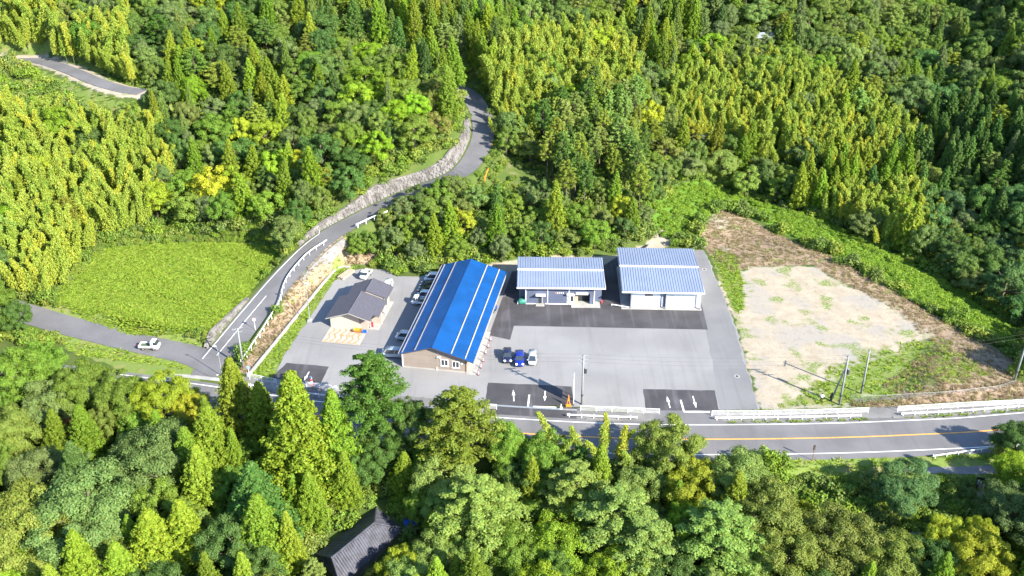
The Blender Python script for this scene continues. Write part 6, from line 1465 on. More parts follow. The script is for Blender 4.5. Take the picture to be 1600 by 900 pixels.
c,96.2,240.4,10.6,2.8,cedar_dark,RB,lc
p,13.1,224.2,8.9,2.5,pine_pale,NH,lb
b,-120.4,277.9,8.7,4.6,mid,LH,ua
b,95.0,190.0,7.9,2.5,olive,VA,la
b,-34.8,216.9,8.0,2.6,dark,SW,la
b,-23.4,292.5,10.6,3.5,olive,SW,uc
b,81.5,303.8,9.1,4.7,dark,RB,ua
c,-72.1,256.2,11.5,2.7,cedar_mid,LH,mb
p,-87.3,253.1,10.8,2.9,pine_deep,LH,mb
b,-64.9,199.9,8.1,2.4,mid,LH,lb
c,126.1,228.1,12.4,2.4,cedar_dark,VA,mc
b,103.6,212.3,7.5,3.2,bluegreen,VA,la
c,-31.2,272.2,12.5,2.6,cedar_bright,SW,mb
b,-47.9,288.4,9.0,4.1,grey,SW,ua
p,-16.3,258.7,9.7,3.0,pine_pale,SW,mc
b,71.5,270.1,8.9,3.8,bright,RB,ma
p,-67.3,250.7,11.2,2.6,pine_yellow,LH,mb
b,70.7,252.3,8.9,3.3,bright,RB,la
b,75.9,254.3,9.2,3.3,grey,RB,lb
p,95.4,277.8,11.9,3.1,pine_yellow,RB,mb
b,77.3,266.3,10.8,3.1,pale,RB,mb
c,40.0,266.4,13.7,2.3,cedar_mid,NH,mc
p,-107.9,275.8,11.2,3.4,pine_deep,LH,ua
b,124.8,274.8,10.9,3.6,bluegreen,VA,ma
c,101.7,225.5,10.9,2.4,cedar_dark,VA,la
p,122.4,244.4,10.5,3.1,pine_yellow,VA,mb
b,-87.1,222.7,8.6,2.9,dark,LH,la
b,51.4,290.6,7.7,4.8,olive,RB,ua
b,16.9,222.0,6.9,3.0,pale,NH,lb
b,-75.7,225.6,8.5,2.8,mid,LH,lb
c,-37.7,270.2,13.7,2.3,cedar_mid,SW,ma
b,-17.1,197.0,6.0,2.8,dark,CO,la
b,-69.6,229.2,7.1,3.4,grey,LH,lb
c,-9.4,256.7,12.7,2.2,cedar_bright,SW,mc
c,-14.9,279.5,14.0,2.4,cedar_bright,SW,uc
c,-17.6,295.7,13.7,2.7,cedar_mid,SW,uc
c,-79.2,239.1,11.2,2.4,cedar_mid,LH,mb
b,14.6,278.9,9.0,3.7,bright,NH,ub
b,140.3,277.0,9.4,4.3,bluegreen,VA,uc
b,0.1,202.9,6.1,2.9,mid,CO,mb
c,128.3,224.7,12.6,2.2,cedar_dark,VA,mc
c,117.7,234.3,10.0,2.9,cedar_dark,VA,mb
b,114.7,292.4,10.5,4.0,grey,RB,mc
c,49.9,281.6,13.9,2.5,cedar_bright,RB,ma
p,113.6,220.4,9.6,2.7,pine_deep,VA,lb
c,79.1,231.5,11.7,2.1,cedar_mid,RB,lb
b,-21.8,197.5,6.0,2.7,dark,CO,la
c,72.4,232.1,10.8,2.3,cedar_dark,RB,lb
c,-3.4,200.7,9.9,1.7,cedar_dark,CO,ma
b,63.3,280.8,7.6,4.6,dark,RB,ma
c,-7.8,289.8,13.4,2.6,cedar_mid,NH,ua
c,-63.7,283.0,13.0,2.7,cedar_bright,LH,uc
b,125.0,268.1,10.1,3.6,bluegreen,VA,mb
c,111.1,236.9,11.6,2.4,cedar_dark,VA,ma
b,-63.8,258.6,8.8,3.3,grey,LH,mc
c,46.7,284.0,11.9,2.9,cedar_bright,NH,mc
c,81.1,235.2,11.0,2.3,cedar_mid,RB,lb
c,122.8,253.6,12.3,2.7,cedar_dark,VA,mb
b,-118.0,206.2,7.3,3.2,bright,LH,la
b,99.1,197.1,6.6,3.1,bluegreen,VA,lb
c,93.8,153.5,8.7,1.5,cedar_dark,VA,lc
b,4.0,205.1,7.4,2.3,bright,CO,mb
p,7.0,230.0,12.0,1.8,pine_pale,NH,la
b,-45.9,219.1,7.9,2.6,grey,LH,lc
b,148.3,295.0,9.6,4.7,grey,VA,uc
p,-42.6,268.6,9.9,3.1,pine_yellow,SW,ma
b,40.1,260.8,7.4,3.8,grey,NH,mc
p,114.5,227.2,10.5,2.5,pine_pale,VA,lb
b,-52.3,241.4,7.6,3.3,grey,LH,mc
c,-20.2,268.4,13.4,2.2,cedar_bright,SW,mc
c,132.9,234.9,13.5,2.2,cedar_dark,VA,mc
c,49.6,286.5,13.5,2.6,cedar_mid,NH,uc
b,-18.1,201.0,6.0,2.8,bright,CO,ma
b,-23.6,200.5,6.0,2.8,mid,CO,ma
b,-56.8,287.0,8.0,4.3,dark,LH,uc
b,67.3,232.7,7.8,3.1,pale,RB,la
b,-137.6,268.0,7.4,5.0,dark,LH,ua
b,-76.9,282.8,8.5,4.1,dark,LH,ub
c,-26.1,274.7,11.3,2.7,cedar_bright,SW,mb
b,-13.8,202.0,6.0,2.8,mid,CO,ma
b,-2.1,190.8,6.7,2.2,mid,CO,la
b,90.1,294.7,7.7,5.0,mid,RB,ub
b,67.9,227.4,8.1,2.8,mid,RB,la
b,13.9,301.1,8.6,4.3,bright,NH,ua
c,-77.9,233.9,12.0,2.0,cedar_mid,LH,mb
b,120.3,260.1,9.3,3.6,bluegreen,VA,mb
p,33.8,237.0,9.0,2.6,pine_yellow,NH,lc
c,114.8,230.5,10.5,2.5,cedar_dark,VA,lb
c,99.2,240.0,12.2,2.2,cedar_mid,RB,lc
c,0.2,270.9,10.5,2.8,cedar_mid,NH,ma
c,-4.9,270.5,10.4,2.8,cedar_mid,NH,ma
c,-62.3,241.3,11.3,2.2,cedar_bright,LH,mc
c,38.1,278.2,13.7,2.3,cedar_bright,NH,mc
c,-38.2,277.3,11.3,2.8,cedar_mid,SW,ua
b,-3.6,252.3,7.9,3.2,mid,NH,ma
c,-20.5,288.0,12.9,2.6,cedar_bright,SW,uc
c,112.3,241.2,13.0,2.2,cedar_dark,VA,ma
c,-13.0,270.3,10.9,2.7,cedar_mid,SW,mc
c,-1.7,297.6,12.6,2.8,cedar_mid,NH,ua
c,-12.2,281.2,12.2,2.6,cedar_mid,SW,uc
c,-51.8,279.9,13.9,2.3,cedar_bright,LH,uc
b,-95.9,258.3,8.3,3.6,dark,LH,ma
b,65.3,300.9,8.3,4.5,bright,RB,ua
c,126.2,223.1,12.0,2.2,cedar_dark,VA,lc
b,29.9,253.1,7.8,3.3,mid,NH,mb
b,121.9,309.0,10.3,4.2,grey,VA,ua
c,-26.4,270.3,11.4,2.6,cedar_mid,SW,mb
p,-67.4,259.4,9.6,3.0,pine_deep,LH,mb
b,-42.7,246.8,7.3,3.4,dark,SW,la
b,79.5,282.1,9.2,3.7,mid,RB,mb
c,106.8,209.9,11.7,1.9,cedar_dark,VA,lb
c,-41.5,277.7,11.9,2.6,cedar_dark,SW,ua
c,-4.9,262.5,11.5,2.4,cedar_bright,NH,ma
c,-21.5,265.7,11.2,2.5,cedar_mid,SW,mc
c,-130.4,278.4,12.9,2.9,cedar_mid,LH,ua
c,109.3,244.6,13.1,2.2,cedar_dark,VA,ma
p,95.2,262.0,10.6,2.9,pine_yellow,RB,lc
c,40.9,276.4,11.0,2.8,cedar_bright,NH,mc
b,55.3,243.8,7.2,3.4,yellow,RB,la
p,129.3,236.3,9.3,3.0,pine_yellow,VA,mc
b,118.1,302.2,8.4,4.9,bright,RB,mc
c,122.1,248.4,11.2,2.7,cedar_dark,VA,mb
c,-41.1,274.3,11.7,2.6,cedar_bright,SW,ua
c,-7.4,253.1,11.5,2.2,cedar_bright,NH,ma
b,75.3,288.9,7.7,4.5,pale,RB,ua
c,76.6,225.5,11.0,2.0,cedar_bright,RB,lb
c,-4.1,290.7,13.9,2.4,cedar_mid,NH,ua
b,63.0,261.3,8.9,3.2,olive,RB,ma
b,-67.9,282.1,8.5,3.9,mid,LH,uc
b,138.4,271.7,9.2,3.9,olive,VA,uc
c,-6.6,282.0,11.2,2.8,cedar_bright,NH,ua
c,117.7,252.2,13.6,2.2,cedar_dark,VA,mb
b,-80.2,257.0,7.9,3.6,bright,LH,mb
c,-80.6,234.2,10.6,2.3,cedar_mid,LH,mb
b,135.3,261.7,7.4,4.6,dark,VA,uc
b,-114.0,258.0,8.0,3.9,dark,LH,ma
c,117.3,248.1,11.5,2.5,cedar_dark,VA,mb
b,22.3,230.1,6.9,3.0,grey,NH,lb
b,32.4,224.8,5.8,3.4,dark,CO,uc
c,32.6,284.4,11.3,2.8,cedar_bright,NH,uc
c,73.7,234.3,11.2,2.1,cedar_dark,RB,lb
c,-27.9,263.8,11.9,2.3,cedar_bright,SW,mb
c,-54.2,276.5,12.9,2.4,cedar_dark,LH,uc
b,49.4,273.3,9.5,3.1,mid,RB,ma
p,110.6,301.1,11.8,3.4,pine_pale,RB,mc
c,-35.8,284.2,12.4,2.6,cedar_bright,SW,ub
b,99.6,279.5,11.0,3.1,bright,RB,mc
b,142.9,283.1,9.9,3.9,dark,VA,uc
c,-15.5,266.1,11.7,2.3,cedar_mid,SW,mc
c,-10.0,284.4,12.6,2.5,cedar_mid,SW,uc
c,-55.5,281.7,13.0,2.4,cedar_bright,LH,uc
b,64.0,227.9,7.0,3.1,pale,RB,la
b,-105.6,270.4,9.0,3.6,dark,LH,ua
c,73.1,228.0,9.5,2.3,cedar_bright,RB,lb
b,136.7,300.8,7.6,5.5,grey,VA,ub
c,35.1,270.9,13.1,2.2,cedar_bright,NH,mc
b,101.4,203.7,6.7,2.9,olive,VA,lb
b,-26.6,280.8,9.2,3.3,olive,SW,ub
p,-50.7,249.7,9.3,2.7,pine_yellow,LH,mc
c,-123.4,268.2,12.5,2.6,cedar_bright,LH,ua
c,114.4,235.0,12.0,2.2,cedar_dark,VA,mb
c,48.7,269.9,10.1,2.8,cedar_bright,RB,ma
c,-41.6,287.3,13.7,2.3,cedar_bright,SW,ua
b,38.1,283.3,10.8,2.9,dark,NH,mc
b,-12.0,190.7,5.7,2.4,mid,CO,la
c,123.5,224.0,11.0,2.2,cedar_dark,VA,lc
b,-43.7,254.2,6.6,3.8,mid,SW,ma
c,-51.1,283.9,11.6,2.7,cedar_bright,SW,ua
c,93.8,233.7,12.0,2.0,cedar_bright,RB,lc
c,-73.1,270.4,12.6,2.3,cedar_mid,LH,ub
b,-88.1,285.5,8.6,3.9,dark,LH,ub
b,81.6,275.8,10.9,2.9,bright,RB,mb
b,7.8,202.4,6.5,2.4,mid,CO,mb
b,93.8,282.1,7.6,4.3,olive,RB,mb
b,-89.1,280.8,10.1,3.2,grey,LH,ub
b,35.5,250.3,8.0,3.0,yellow,NH,mc
c,42.4,269.5,10.1,2.7,cedar_bright,NH,mc
c,123.2,235.3,10.8,2.4,cedar_dark,VA,mc
b,106.8,246.8,9.5,2.8,bluegreen,VA,ma
b,35.2,258.5,8.3,3.0,grey,NH,mc
c,121.5,229.6,11.1,2.3,cedar_dark,VA,mc
c,-55.8,271.1,12.7,2.2,cedar_bright,LH,uc
c,-81.2,223.2,12.2,1.7,cedar_bright,LH,lb
b,108.2,225.8,6.9,3.4,dark,VA,la
c,75.8,278.0,11.4,2.7,cedar_mid,RB,ma
c,-47.6,275.8,12.2,2.4,cedar_mid,SW,ua
c,-60.1,284.2,12.8,2.4,cedar_bright,LH,uc
b,28.8,294.6,10.8,3.0,pale,NH,ub
p,66.7,293.7,11.2,3.0,pine_pale,RB,ua
c,110.0,240.1,11.8,2.2,cedar_dark,VA,ma
c,-27.5,285.5,13.5,2.2,cedar_mid,SW,ub
b,24.4,199.9,5.6,2.6,grey,CO,lc
b,48.0,257.9,8.1,3.1,pale,RB,la
b,103.2,307.0,9.7,3.9,bright,RB,ub
c,-74.3,249.4,10.5,2.3,cedar_mid,LH,mb
c,-46.9,272.7,13.1,2.1,cedar_dark,SW,ua
c,83.5,234.1,11.4,2.0,cedar_bright,RB,lb
c,109.9,273.7,11.8,2.7,cedar_mid,RB,mc
c,-3.7,274.1,11.4,2.4,cedar_mid,NH,ma
c,123.7,210.7,10.0,2.2,cedar_dark,VA,lc
b,33.7,229.1,6.2,3.1,pale,NH,lc
b,-20.1,190.4,5.6,2.4,yellow,CO,la
c,117.7,255.9,10.0,2.9,cedar_dark,VA,ma
b,99.2,285.4,10.1,3.3,bright,RB,mb
c,-58.0,278.5,11.8,2.5,cedar_bright,LH,uc
b,35.8,262.8,7.1,3.5,mid,NH,mc
b,87.6,305.3,9.1,4.0,grey,RB,ub
p,36.3,273.8,10.1,2.7,pine_yellow,NH,mc
b,74.2,274.0,8.1,3.6,yellow,RB,ma
b,130.4,248.2,8.6,3.3,bluegreen,VA,mc
p,27.6,243.5,12.3,1.8,pine_pale,NH,lb
c,-72.5,281.9,10.6,2.9,cedar_dark,LH,ub
b,12.2,196.1,4.8,2.9,bright,CO,lb
c,-31.9,280.5,11.9,2.4,cedar_mid,SW,ub
c,-35.0,280.0,10.3,2.8,cedar_mid,SW,ub
p,17.4,215.8,10.9,1.5,pine_deep,CO,ub
p,23.7,242.9,11.2,1.9,pine_deep,NH,lb
b,-10.5,206.0,6.0,2.5,mid,CO,ua
b,134.1,327.5,8.8,5.1,dark,VA,ua
c,125.0,246.9,12.6,2.2,cedar_dark,VA,mb
b,132.5,275.2,8.2,4.0,bluegreen,VA,ub
c,-34.5,291.7,10.7,2.8,cedar_dark,SW,ub
b,-85.4,237.0,7.9,2.8,dark,LH,ma
p,18.0,282.8,10.9,2.6,pine_pale,NH,ub
c,109.2,252.9,11.5,2.3,cedar_dark,VA,ma
b,127.7,310.6,10.3,3.9,dark,VA,ua
p,130.5,241.3,10.8,2.5,pine_pale,VA,mc
c,-9.9,271.1,10.1,2.6,cedar_mid,SW,mc
c,-44.2,283.7,13.7,2.1,cedar_mid,SW,ua
b,-10.5,200.6,6.3,2.3,mid,CO,ma
p,22.0,241.5,12.5,1.7,pine_yellow,NH,lb
b,133.0,310.6,9.8,4.1,olive,VA,ua
c,117.6,273.9,11.9,2.6,cedar_dark,VA,ma
c,-57.4,273.4,11.2,2.5,cedar_dark,LH,uc
b,56.3,299.0,8.7,3.7,yellow,RB,ua
c,-14.8,287.8,12.4,2.3,cedar_bright,SW,uc
b,131.0,333.3,10.1,4.4,bluegreen,VA,ua
b,-132.8,273.1,9.9,3.2,mid,LH,ua
c,-30.5,276.9,12.3,2.2,cedar_dark,SW,ub
c,-28.2,225.6,10.5,1.7,cedar_mid,SW,lb
b,119.8,317.1,8.2,4.9,grey,RB,uc
c,-32.4,286.8,10.4,2.8,cedar_mid,SW,ub
b,-40.2,207.2,6.5,2.4,grey,SW,la
b,121.4,204.2,6.3,3.1,bluegreen,VA,lc
b,86.4,272.4,9.2,3.1,olive,RB,mb
b,152.1,319.1,8.9,4.9,dark,VA,ub
b,-108.7,262.8,8.0,3.5,dark,LH,ma
c,-14.8,276.2,11.3,2.3,cedar_mid,SW,mc
c,-34.6,273.6,11.5,2.3,cedar_mid,SW,mb
c,-8.4,286.7,11.9,2.4,cedar_mid,NH,ua
b,-29.9,192.5,5.9,2.2,grey,CO,la
c,57.2,290.6,10.4,2.9,cedar_bright,RB,ua
c,-3.7,285.8,11.0,2.5,cedar_bright,NH,ua
b,22.0,301.6,8.0,3.9,bright,NH,ub
c,113.3,272.8,10.5,2.8,cedar_dark,VA,ma
b,31.6,220.1,6.3,2.7,yellow,CO,uc
p,31.0,230.7,11.6,1.6,pine_deep,NH,lc
b,83.1,297.3,9.6,3.4,grey,RB,ub
p,15.4,236.0,10.7,1.8,pine_yellow,NH,lb
p,141.1,260.3,9.9,3.0,pine_pale,VA,uc
c,120.1,231.7,11.6,2.0,cedar_dark,VA,mb
b,-143.1,271.6,8.9,3.6,grey,LH,ua
b,31.8,297.7,10.4,2.9,yellow,NH,ub
c,-2.7,293.6,12.6,2.3,cedar_mid,NH,ua
c,-13.3,260.3,11.2,2.0,cedar_mid,SW,mc
b,47.3,298.6,10.9,2.8,bright,NH,uc
c,-39.1,267.0,11.1,2.2,cedar_mid,SW,ma
p,-65.0,226.0,8.2,2.3,pine_deep,LH,lb
b,-38.6,289.5,9.0,3.2,mid,SW,ua
b,19.4,278.6,9.0,2.9,dark,NH,mb
c,108.1,236.5,10.5,2.2,cedar_dark,VA,la
b,-26.8,215.0,8.1,1.9,olive,SW,lb
b,-14.8,293.2,9.3,3.1,bright,SW,uc
b,111.1,309.8,8.2,4.4,dark,RB,uc
c,-17.3,264.3,11.1,2.1,cedar_mid,SW,mc
p,14.2,288.5,10.7,2.6,pine_yellow,NH,ua
c,34.8,278.5,11.5,2.3,cedar_mid,NH,mc
b,-144.7,266.5,7.2,4.2,dark,LH,ma
b,40.8,303.3,10.8,2.9,pale,NH,uc
c,-22.3,245.7,10.0,2.0,cedar_mid,SW,lb
c,8.7,298.0,10.1,2.9,cedar_mid,NH,ua
b,-101.6,266.2,9.2,2.9,yellow,LH,ua
p,-55.9,226.5,8.8,2.0,pine_deep,LH,lc
b,13.6,272.3,7.6,3.3,bright,NH,mb
c,121.3,282.6,12.7,2.5,cedar_dark,VA,ua
b,143.2,327.8,9.2,4.6,bluegreen,VA,ub
b,-35.9,266.3,8.1,2.9,mid,SW,mb
b,126.8,316.8,8.0,4.8,bluegreen,VA,ua
c,-3.5,279.1,11.9,2.1,cedar_mid,NH,ua
b,90.1,268.5,9.4,2.8,mid,RB,mb
c,52.7,281.0,11.8,2.3,cedar_mid,RB,ma
c,104.0,240.6,10.8,2.1,cedar_dark,VA,ma
b,57.2,280.7,9.0,3.0,yellow,RB,ma
b,112.8,281.6,8.4,3.6,grey,RB,mc
p,115.7,223.5,10.1,2.0,pine_deep,VA,lb
b,43.9,274.2,8.2,3.1,bright,NH,mc
b,-45.7,227.5,7.7,2.3,grey,LH,lc
b,93.8,205.1,6.4,2.6,bluegreen,VA,la
c,43.9,299.0,10.9,2.7,cedar_mid,NH,uc
c,-14.2,263.6,10.4,2.2,cedar_bright,SW,mc
b,95.8,299.6,9.8,3.3,mid,RB,ub
c,45.1,281.1,11.6,2.3,cedar_bright,NH,mc
b,10.4,204.6,6.4,2.1,mid,CO,mb
b,36.5,226.1,6.5,2.6,dark,CO,uc
b,-119.8,263.5,7.3,3.7,mid,LH,ua
b,60.3,294.1,8.8,3.3,pale,RB,ua
b,-72.4,285.9,7.2,3.9,yellow,LH,uc
c,-7.8,296.6,12.6,2.3,cedar_bright,NH,ua
c,-51.0,272.4,10.8,2.3,cedar_bright,LH,uc
b,10.7,276.6,8.4,2.9,mid,NH,ma
c,62.7,290.4,10.0,2.8,cedar_bright,RB,ua
b,129.3,270.9,7.4,3.9,bluegreen,VA,ub
b,70.3,297.5,8.4,3.6,pale,RB,ua
c,38.9,288.3,12.0,2.3,cedar_bright,NH,uc
b,156.0,301.4,9.2,4.0,dark,VA,uc
b,7.1,208.3,6.2,2.2,bright,CO,ub
c,117.0,225.9,9.5,2.2,cedar_dark,VA,lb
c,-79.9,224.7,10.6,1.7,cedar_bright,LH,lb
c,-23.4,268.2,10.1,2.3,cedar_bright,SW,mb
b,70.0,302.7,10.1,3.0,yellow,RB,ua
b,101.7,200.4,7.5,2.1,olive,VA,lb
b,-126.9,276.2,9.3,3.2,bright,LH,ua
c,-91.8,278.8,12.0,2.3,cedar_mid,LH,ub
b,38.2,240.5,7.3,2.6,dark,NH,lc
b,99.1,309.9,9.3,3.6,olive,RB,ub
b,-112.7,266.5,7.0,3.8,bright,LH,ua
b,144.1,314.2,9.1,4.2,bluegreen,VA,ub
b,104.0,297.6,10.6,3.0,bright,RB,uc
c,-96.0,276.6,12.3,2.2,cedar_mid,LH,ua
b,-117.1,267.7,8.7,3.1,grey,LH,ua
b,108.4,188.0,6.5,2.3,bluegreen,VA,lc
c,122.5,304.3,13.0,2.6,cedar_dark,VA,ua
b,-124.9,281.2,9.8,3.0,grey,LH,ua
c,61.5,230.8,9.1,2.0,cedar_dark,RB,la
b,96.2,289.0,8.8,3.3,yellow,RB,mb
b,34.7,221.6,6.9,2.3,bright,CO,uc
b,75.6,295.2,10.4,2.8,bright,RB,ua
b,-4.2,203.8,5.6,2.3,grey,CO,ma
b,-46.8,207.0,6.9,2.0,dark,LH,lc
b,-2.4,268.0,9.5,2.4,mid,NH,ma
p,31.0,227.6,10.5,1.6,pine_deep,NH,lc
b,24.1,218.1,5.8,2.6,mid,CO,uc
c,134.2,239.3,11.0,2.1,cedar_dark,VA,mc
b,29.3,288.2,7.9,3.3,dark,NH,ub
b,126.7,288.0,9.9,3.1,dark,VA,ua
c,-17.5,281.1,10.6,2.3,cedar_bright,SW,uc
c,110.1,249.8,10.5,2.2,cedar_dark,VA,ma
b,39.8,298.5,7.9,3.6,mid,NH,uc
b,118.6,217.0,6.3,3.0,bluegreen,VA,lc
c,137.5,281.5,12.6,2.4,cedar_dark,VA,ub
c,48.0,293.2,12.1,2.3,cedar_mid,NH,uc
c,78.3,276.0,11.6,2.2,cedar_bright,RB,ma
c,127.9,233.2,10.3,2.1,cedar_dark,VA,mc
b,121.2,271.7,8.6,3.2,dark,VA,ma
c,121.4,321.6,12.9,2.8,cedar_bright,RB,uc
b,-27.3,198.0,5.0,2.5,bright,CO,la
c,-25.0,286.8,11.3,2.3,cedar_mid,SW,ub
b,-92.9,283.6,7.1,3.9,grey,LH,ub
c,-40.0,282.1,10.9,2.3,cedar_dark,SW,ua
p,-54.2,207.6,7.6,1.9,pine_deep,LH,lc
b,75.1,262.2,7.8,2.9,yellow,RB,ma
b,100.6,258.0,8.3,2.8,bright,RB,lc
b,-80.6,244.4,8.1,2.5,dark,LH,mb
b,82.0,223.5,5.8,3.0,mid,RB,lb
b,104.0,277.7,8.6,3.1,bright,RB,mc
c,-21.0,280.8,11.2,2.2,cedar_bright,SW,uc
c,-83.3,255.7,11.3,1.9,cedar_bright,LH,mb
b,0.9,276.3,7.8,3.0,yellow,NH,ma
b,85.7,263.6,7.3,3.2,yellow,RB,mb
b,25.0,296.2,8.9,3.0,pale,NH,ub
b,79.5,272.3,7.2,3.4,olive,RB,mb
b,13.1,217.0,7.9,1.8,pale,NH,lb
b,-84.1,283.1,7.9,3.4,yellow,LH,ub
b,-13.8,198.7,5.5,2.2,yellow,CO,ma
b,-70.3,217.7,6.7,2.3,grey,LH,lb
p,26.5,219.3,11.5,1.3,pine_pale,CO,uc
b,-103.7,276.6,9.1,2.9,dark,LH,ua
b,122.3,278.3,9.0,3.1,grey,VA,ua
b,61.0,286.8,8.9,2.9,bright,RB,ua
c,-51.9,266.0,10.3,2.1,cedar_mid,LH,mc
b,24.9,210.6,5.7,2.3,mid,CO,mc
c,97.9,233.6,10.9,1.8,cedar_bright,RB,lc
p,124.6,284.2,9.3,3.1,pine_yellow,VA,ua
b,-82.3,225.5,7.5,2.3,grey,LH,ma
p,147.0,278.9,9.0,3.3,pine_yellow,VA,uc
p,108.9,323.1,10.7,3.2,pine_yellow,RB,ub
c,-0.1,280.0,11.0,2.1,cedar_mid,NH,ua
c,80.5,287.3,12.4,2.1,cedar_bright,RB,ub
p,12.9,210.5,9.7,1.4,pine_deep,CO,ub
c,43.9,287.4,10.3,2.4,cedar_mid,NH,uc
b,87.2,283.7,7.2,3.6,pale,RB,mb
c,-77.5,265.6,10.3,2.2,cedar_mid,LH,mb
c,131.3,300.7,12.3,2.6,cedar_dark,VA,ua
b,139.6,288.0,7.1,4.2,olive,VA,ub
c,-30.4,269.4,10.7,2.0,cedar_mid,SW,mb
c,147.2,271.6,13.3,2.1,cedar_dark,VA,uc
c,-46.8,265.0,11.9,1.8,cedar_bright,SW,ma
b,-106.9,266.5,9.6,2.5,dark,LH,ua
b,29.7,281.5,7.1,3.3,grey,NH,mb
c,-51.0,269.9,11.7,1.9,cedar_bright,LH,uc
b,-115.2,280.7,9.5,2.8,grey,LH,ua
b,-124.2,218.6,7.2,2.6,dark,LH,la
c,123.6,226.6,9.3,2.1,cedar_dark,VA,lc
c,-137.0,273.7,11.8,2.3,cedar_bright,LH,ua
b,83.5,288.5,8.3,3.2,olive,RB,ub
c,58.2,284.5,10.5,2.4,cedar_bright,RB,ma
b,8.1,273.8,8.1,2.7,mid,NH,ma
b,-140.3,276.3,7.8,3.6,mid,LH,ua
b,17.1,275.2,7.4,3.0,yellow,NH,mb
b,-41.8,233.1,8.2,2.0,grey,SW,la
b,-57.3,204.4,7.3,1.8,mid,LH,lc
c,-33.1,265.0,12.0,1.7,cedar_mid,SW,mb
b,-6.7,194.4,5.4,2.0,dark,CO,la
b,65.1,236.2,5.9,2.9,bright,RB,la
b,-84.1,266.3,7.3,3.1,dark,LH,ub
b,101.5,265.4,7.7,3.0,bright,RB,lc
b,-1.2,196.0,4.8,2.3,dark,CO,lb
b,-104.6,262.4,8.5,2.7,grey,LH,ma
b,-32.5,191.0,5.8,1.9,mid,CO,la
c,135.5,255.8,10.1,2.4,cedar_dark,VA,mc
c,-48.9,278.5,11.4,2.0,cedar_dark,SW,ua
c,-11.0,277.0,10.2,2.2,cedar_bright,SW,mc
c,-143.9,277.9,11.4,2.4,cedar_bright,LH,ua
c,116.2,239.9,11.8,1.7,cedar_dark,VA,mb
c,125.7,301.1,12.1,2.5,cedar_dark,VA,ua
b,110.1,213.4,6.5,2.5,olive,VA,lb
b,39.5,250.8,6.2,2.9,bright,NH,mc
b,-125.9,228.8,7.4,2.6,mid,LH,ma
p,-40.5,204.8,7.1,1.7,pine_yellow,SW,la
b,27.9,300.1,9.1,2.8,dark,NH,ub
b,45.4,302.2,8.1,3.3,olive,NH,uc
c,-24.8,277.6,10.1,2.2,cedar_bright,SW,ub
b,96.3,304.4,7.4,3.9,yellow,RB,ub
b,132.8,316.8,7.8,4.3,grey,VA,ua
b,142.1,322.5,10.1,3.5,dark,VA,ub
p,-28.5,272.9,9.4,2.3,pine_yellow,SW,mb
p,139.3,250.4,9.2,2.5,pine_yellow,VA,mc
b,-98.1,262.2,7.1,3.1,mid,LH,ma
b,137.8,308.5,7.9,4.1,grey,VA,ub
c,-60.7,228.6,10.3,1.5,cedar_dark,LH,lc
c,20.6,288.0,10.8,2.1,cedar_mid,NH,ub
b,103.1,269.0,7.8,3.0,pale,RB,lc
b,-73.1,218.0,8.4,1.7,yellow,LH,lb
c,43.2,283.1,10.8,2.1,cedar_dark,NH,mc
b,91.1,287.4,8.5,3.0,olive,RB,mb
c,127.4,246.2,9.8,2.2,cedar_dark,VA,mc
b,-109.8,279.8,8.6,2.9,dark,LH,ua
c,110.9,247.2,8.9,2.3,cedar_dark,VA,ma
b,-41.5,236.3,7.1,2.2,mid,SW,la
b,157.7,296.3,7.9,3.9,grey,VA,uc
b,149.7,304.8,7.0,4.5,grey,VA,uc
b,-53.1,259.9,7.7,2.5,grey,LH,mc
c,-18.9,284.6,10.3,2.2,cedar_bright,SW,uc
b,124.7,263.1,9.2,2.5,dark,VA,mb
b,69.6,275.4,7.1,3.1,mid,RB,ma
c,140.2,293.6,11.5,2.5,cedar_dark,VA,ub
b,143.2,303.4,7.4,4.1,bluegreen,VA,ub
c,131.9,297.5,11.9,2.4,cedar_dark,VA,ua
b,98.9,193.1,5.9,2.2,grey,VA,lb
c,-17.5,240.6,9.5,1.7,cedar_mid,SW,lc
b,19.0,204.7,4.4,2.6,mid,CO,mc
c,105.7,314.1,13.9,2.1,cedar_mid,RB,ub
c,42.6,266.3,10.4,1.9,cedar_mid,NH,mc
p,-61.2,277.9,10.1,2.2,pine_pale,LH,uc
c,-66.0,286.6,10.1,2.3,cedar_dark,LH,uc
b,85.5,231.9,7.6,2.2,yellow,RB,lb
b,121.5,266.2,8.7,2.6,grey,VA,ma
p,30.2,237.7,11.5,1.3,pine_yellow,NH,lc
p,16.0,285.5,8.7,2.5,pine_pale,NH,ub
b,22.3,293.3,7.7,3.0,bright,NH,ub
p,74.0,282.9,9.3,2.4,pine_yellow,RB,ma
p,13.8,218.7,11.2,1.1,pine_pale,NH,lb
p,141.2,257.0,10.1,2.3,pine_deep,VA,uc
b,-119.2,271.1,8.3,2.8,yellow,LH,ua
c,107.5,271.7,10.6,2.1,cedar_dark,RB,lc
c,105.7,189.3,9.5,1.3,cedar_dark,VA,lc
b,99.8,295.1,7.2,3.5,bright,RB,ub
b,-51.0,276.3,8.3,2.5,dark,SW,ua
b,-30.2,291.1,7.2,3.1,olive,SW,ub
c,-33.3,276.8,9.4,2.2,cedar_mid,SW,ub
b,-85.3,278.7,6.7,3.3,yellow,LH,ub
b,5.1,201.4,5.3,2.0,mid,CO,mb
b,148.3,287.6,8.5,3.2,olive,VA,uc
c,86.8,229.7,8.8,1.8,cedar_mid,RB,lc
b,140.9,297.2,9.0,3.1,bluegreen,VA,ub
c,-74.9,228.2,10.4,1.4,cedar_bright,LH,lb
b,-92.1,264.5,7.4,2.7,grey,LH,ma
b,105.2,293.6,8.4,3.0,mid,RB,mc
b,5.0,291.7,6.9,3.2,mid,NH,ua
b,-1.3,289.5,9.3,2.3,pale,NH,ua
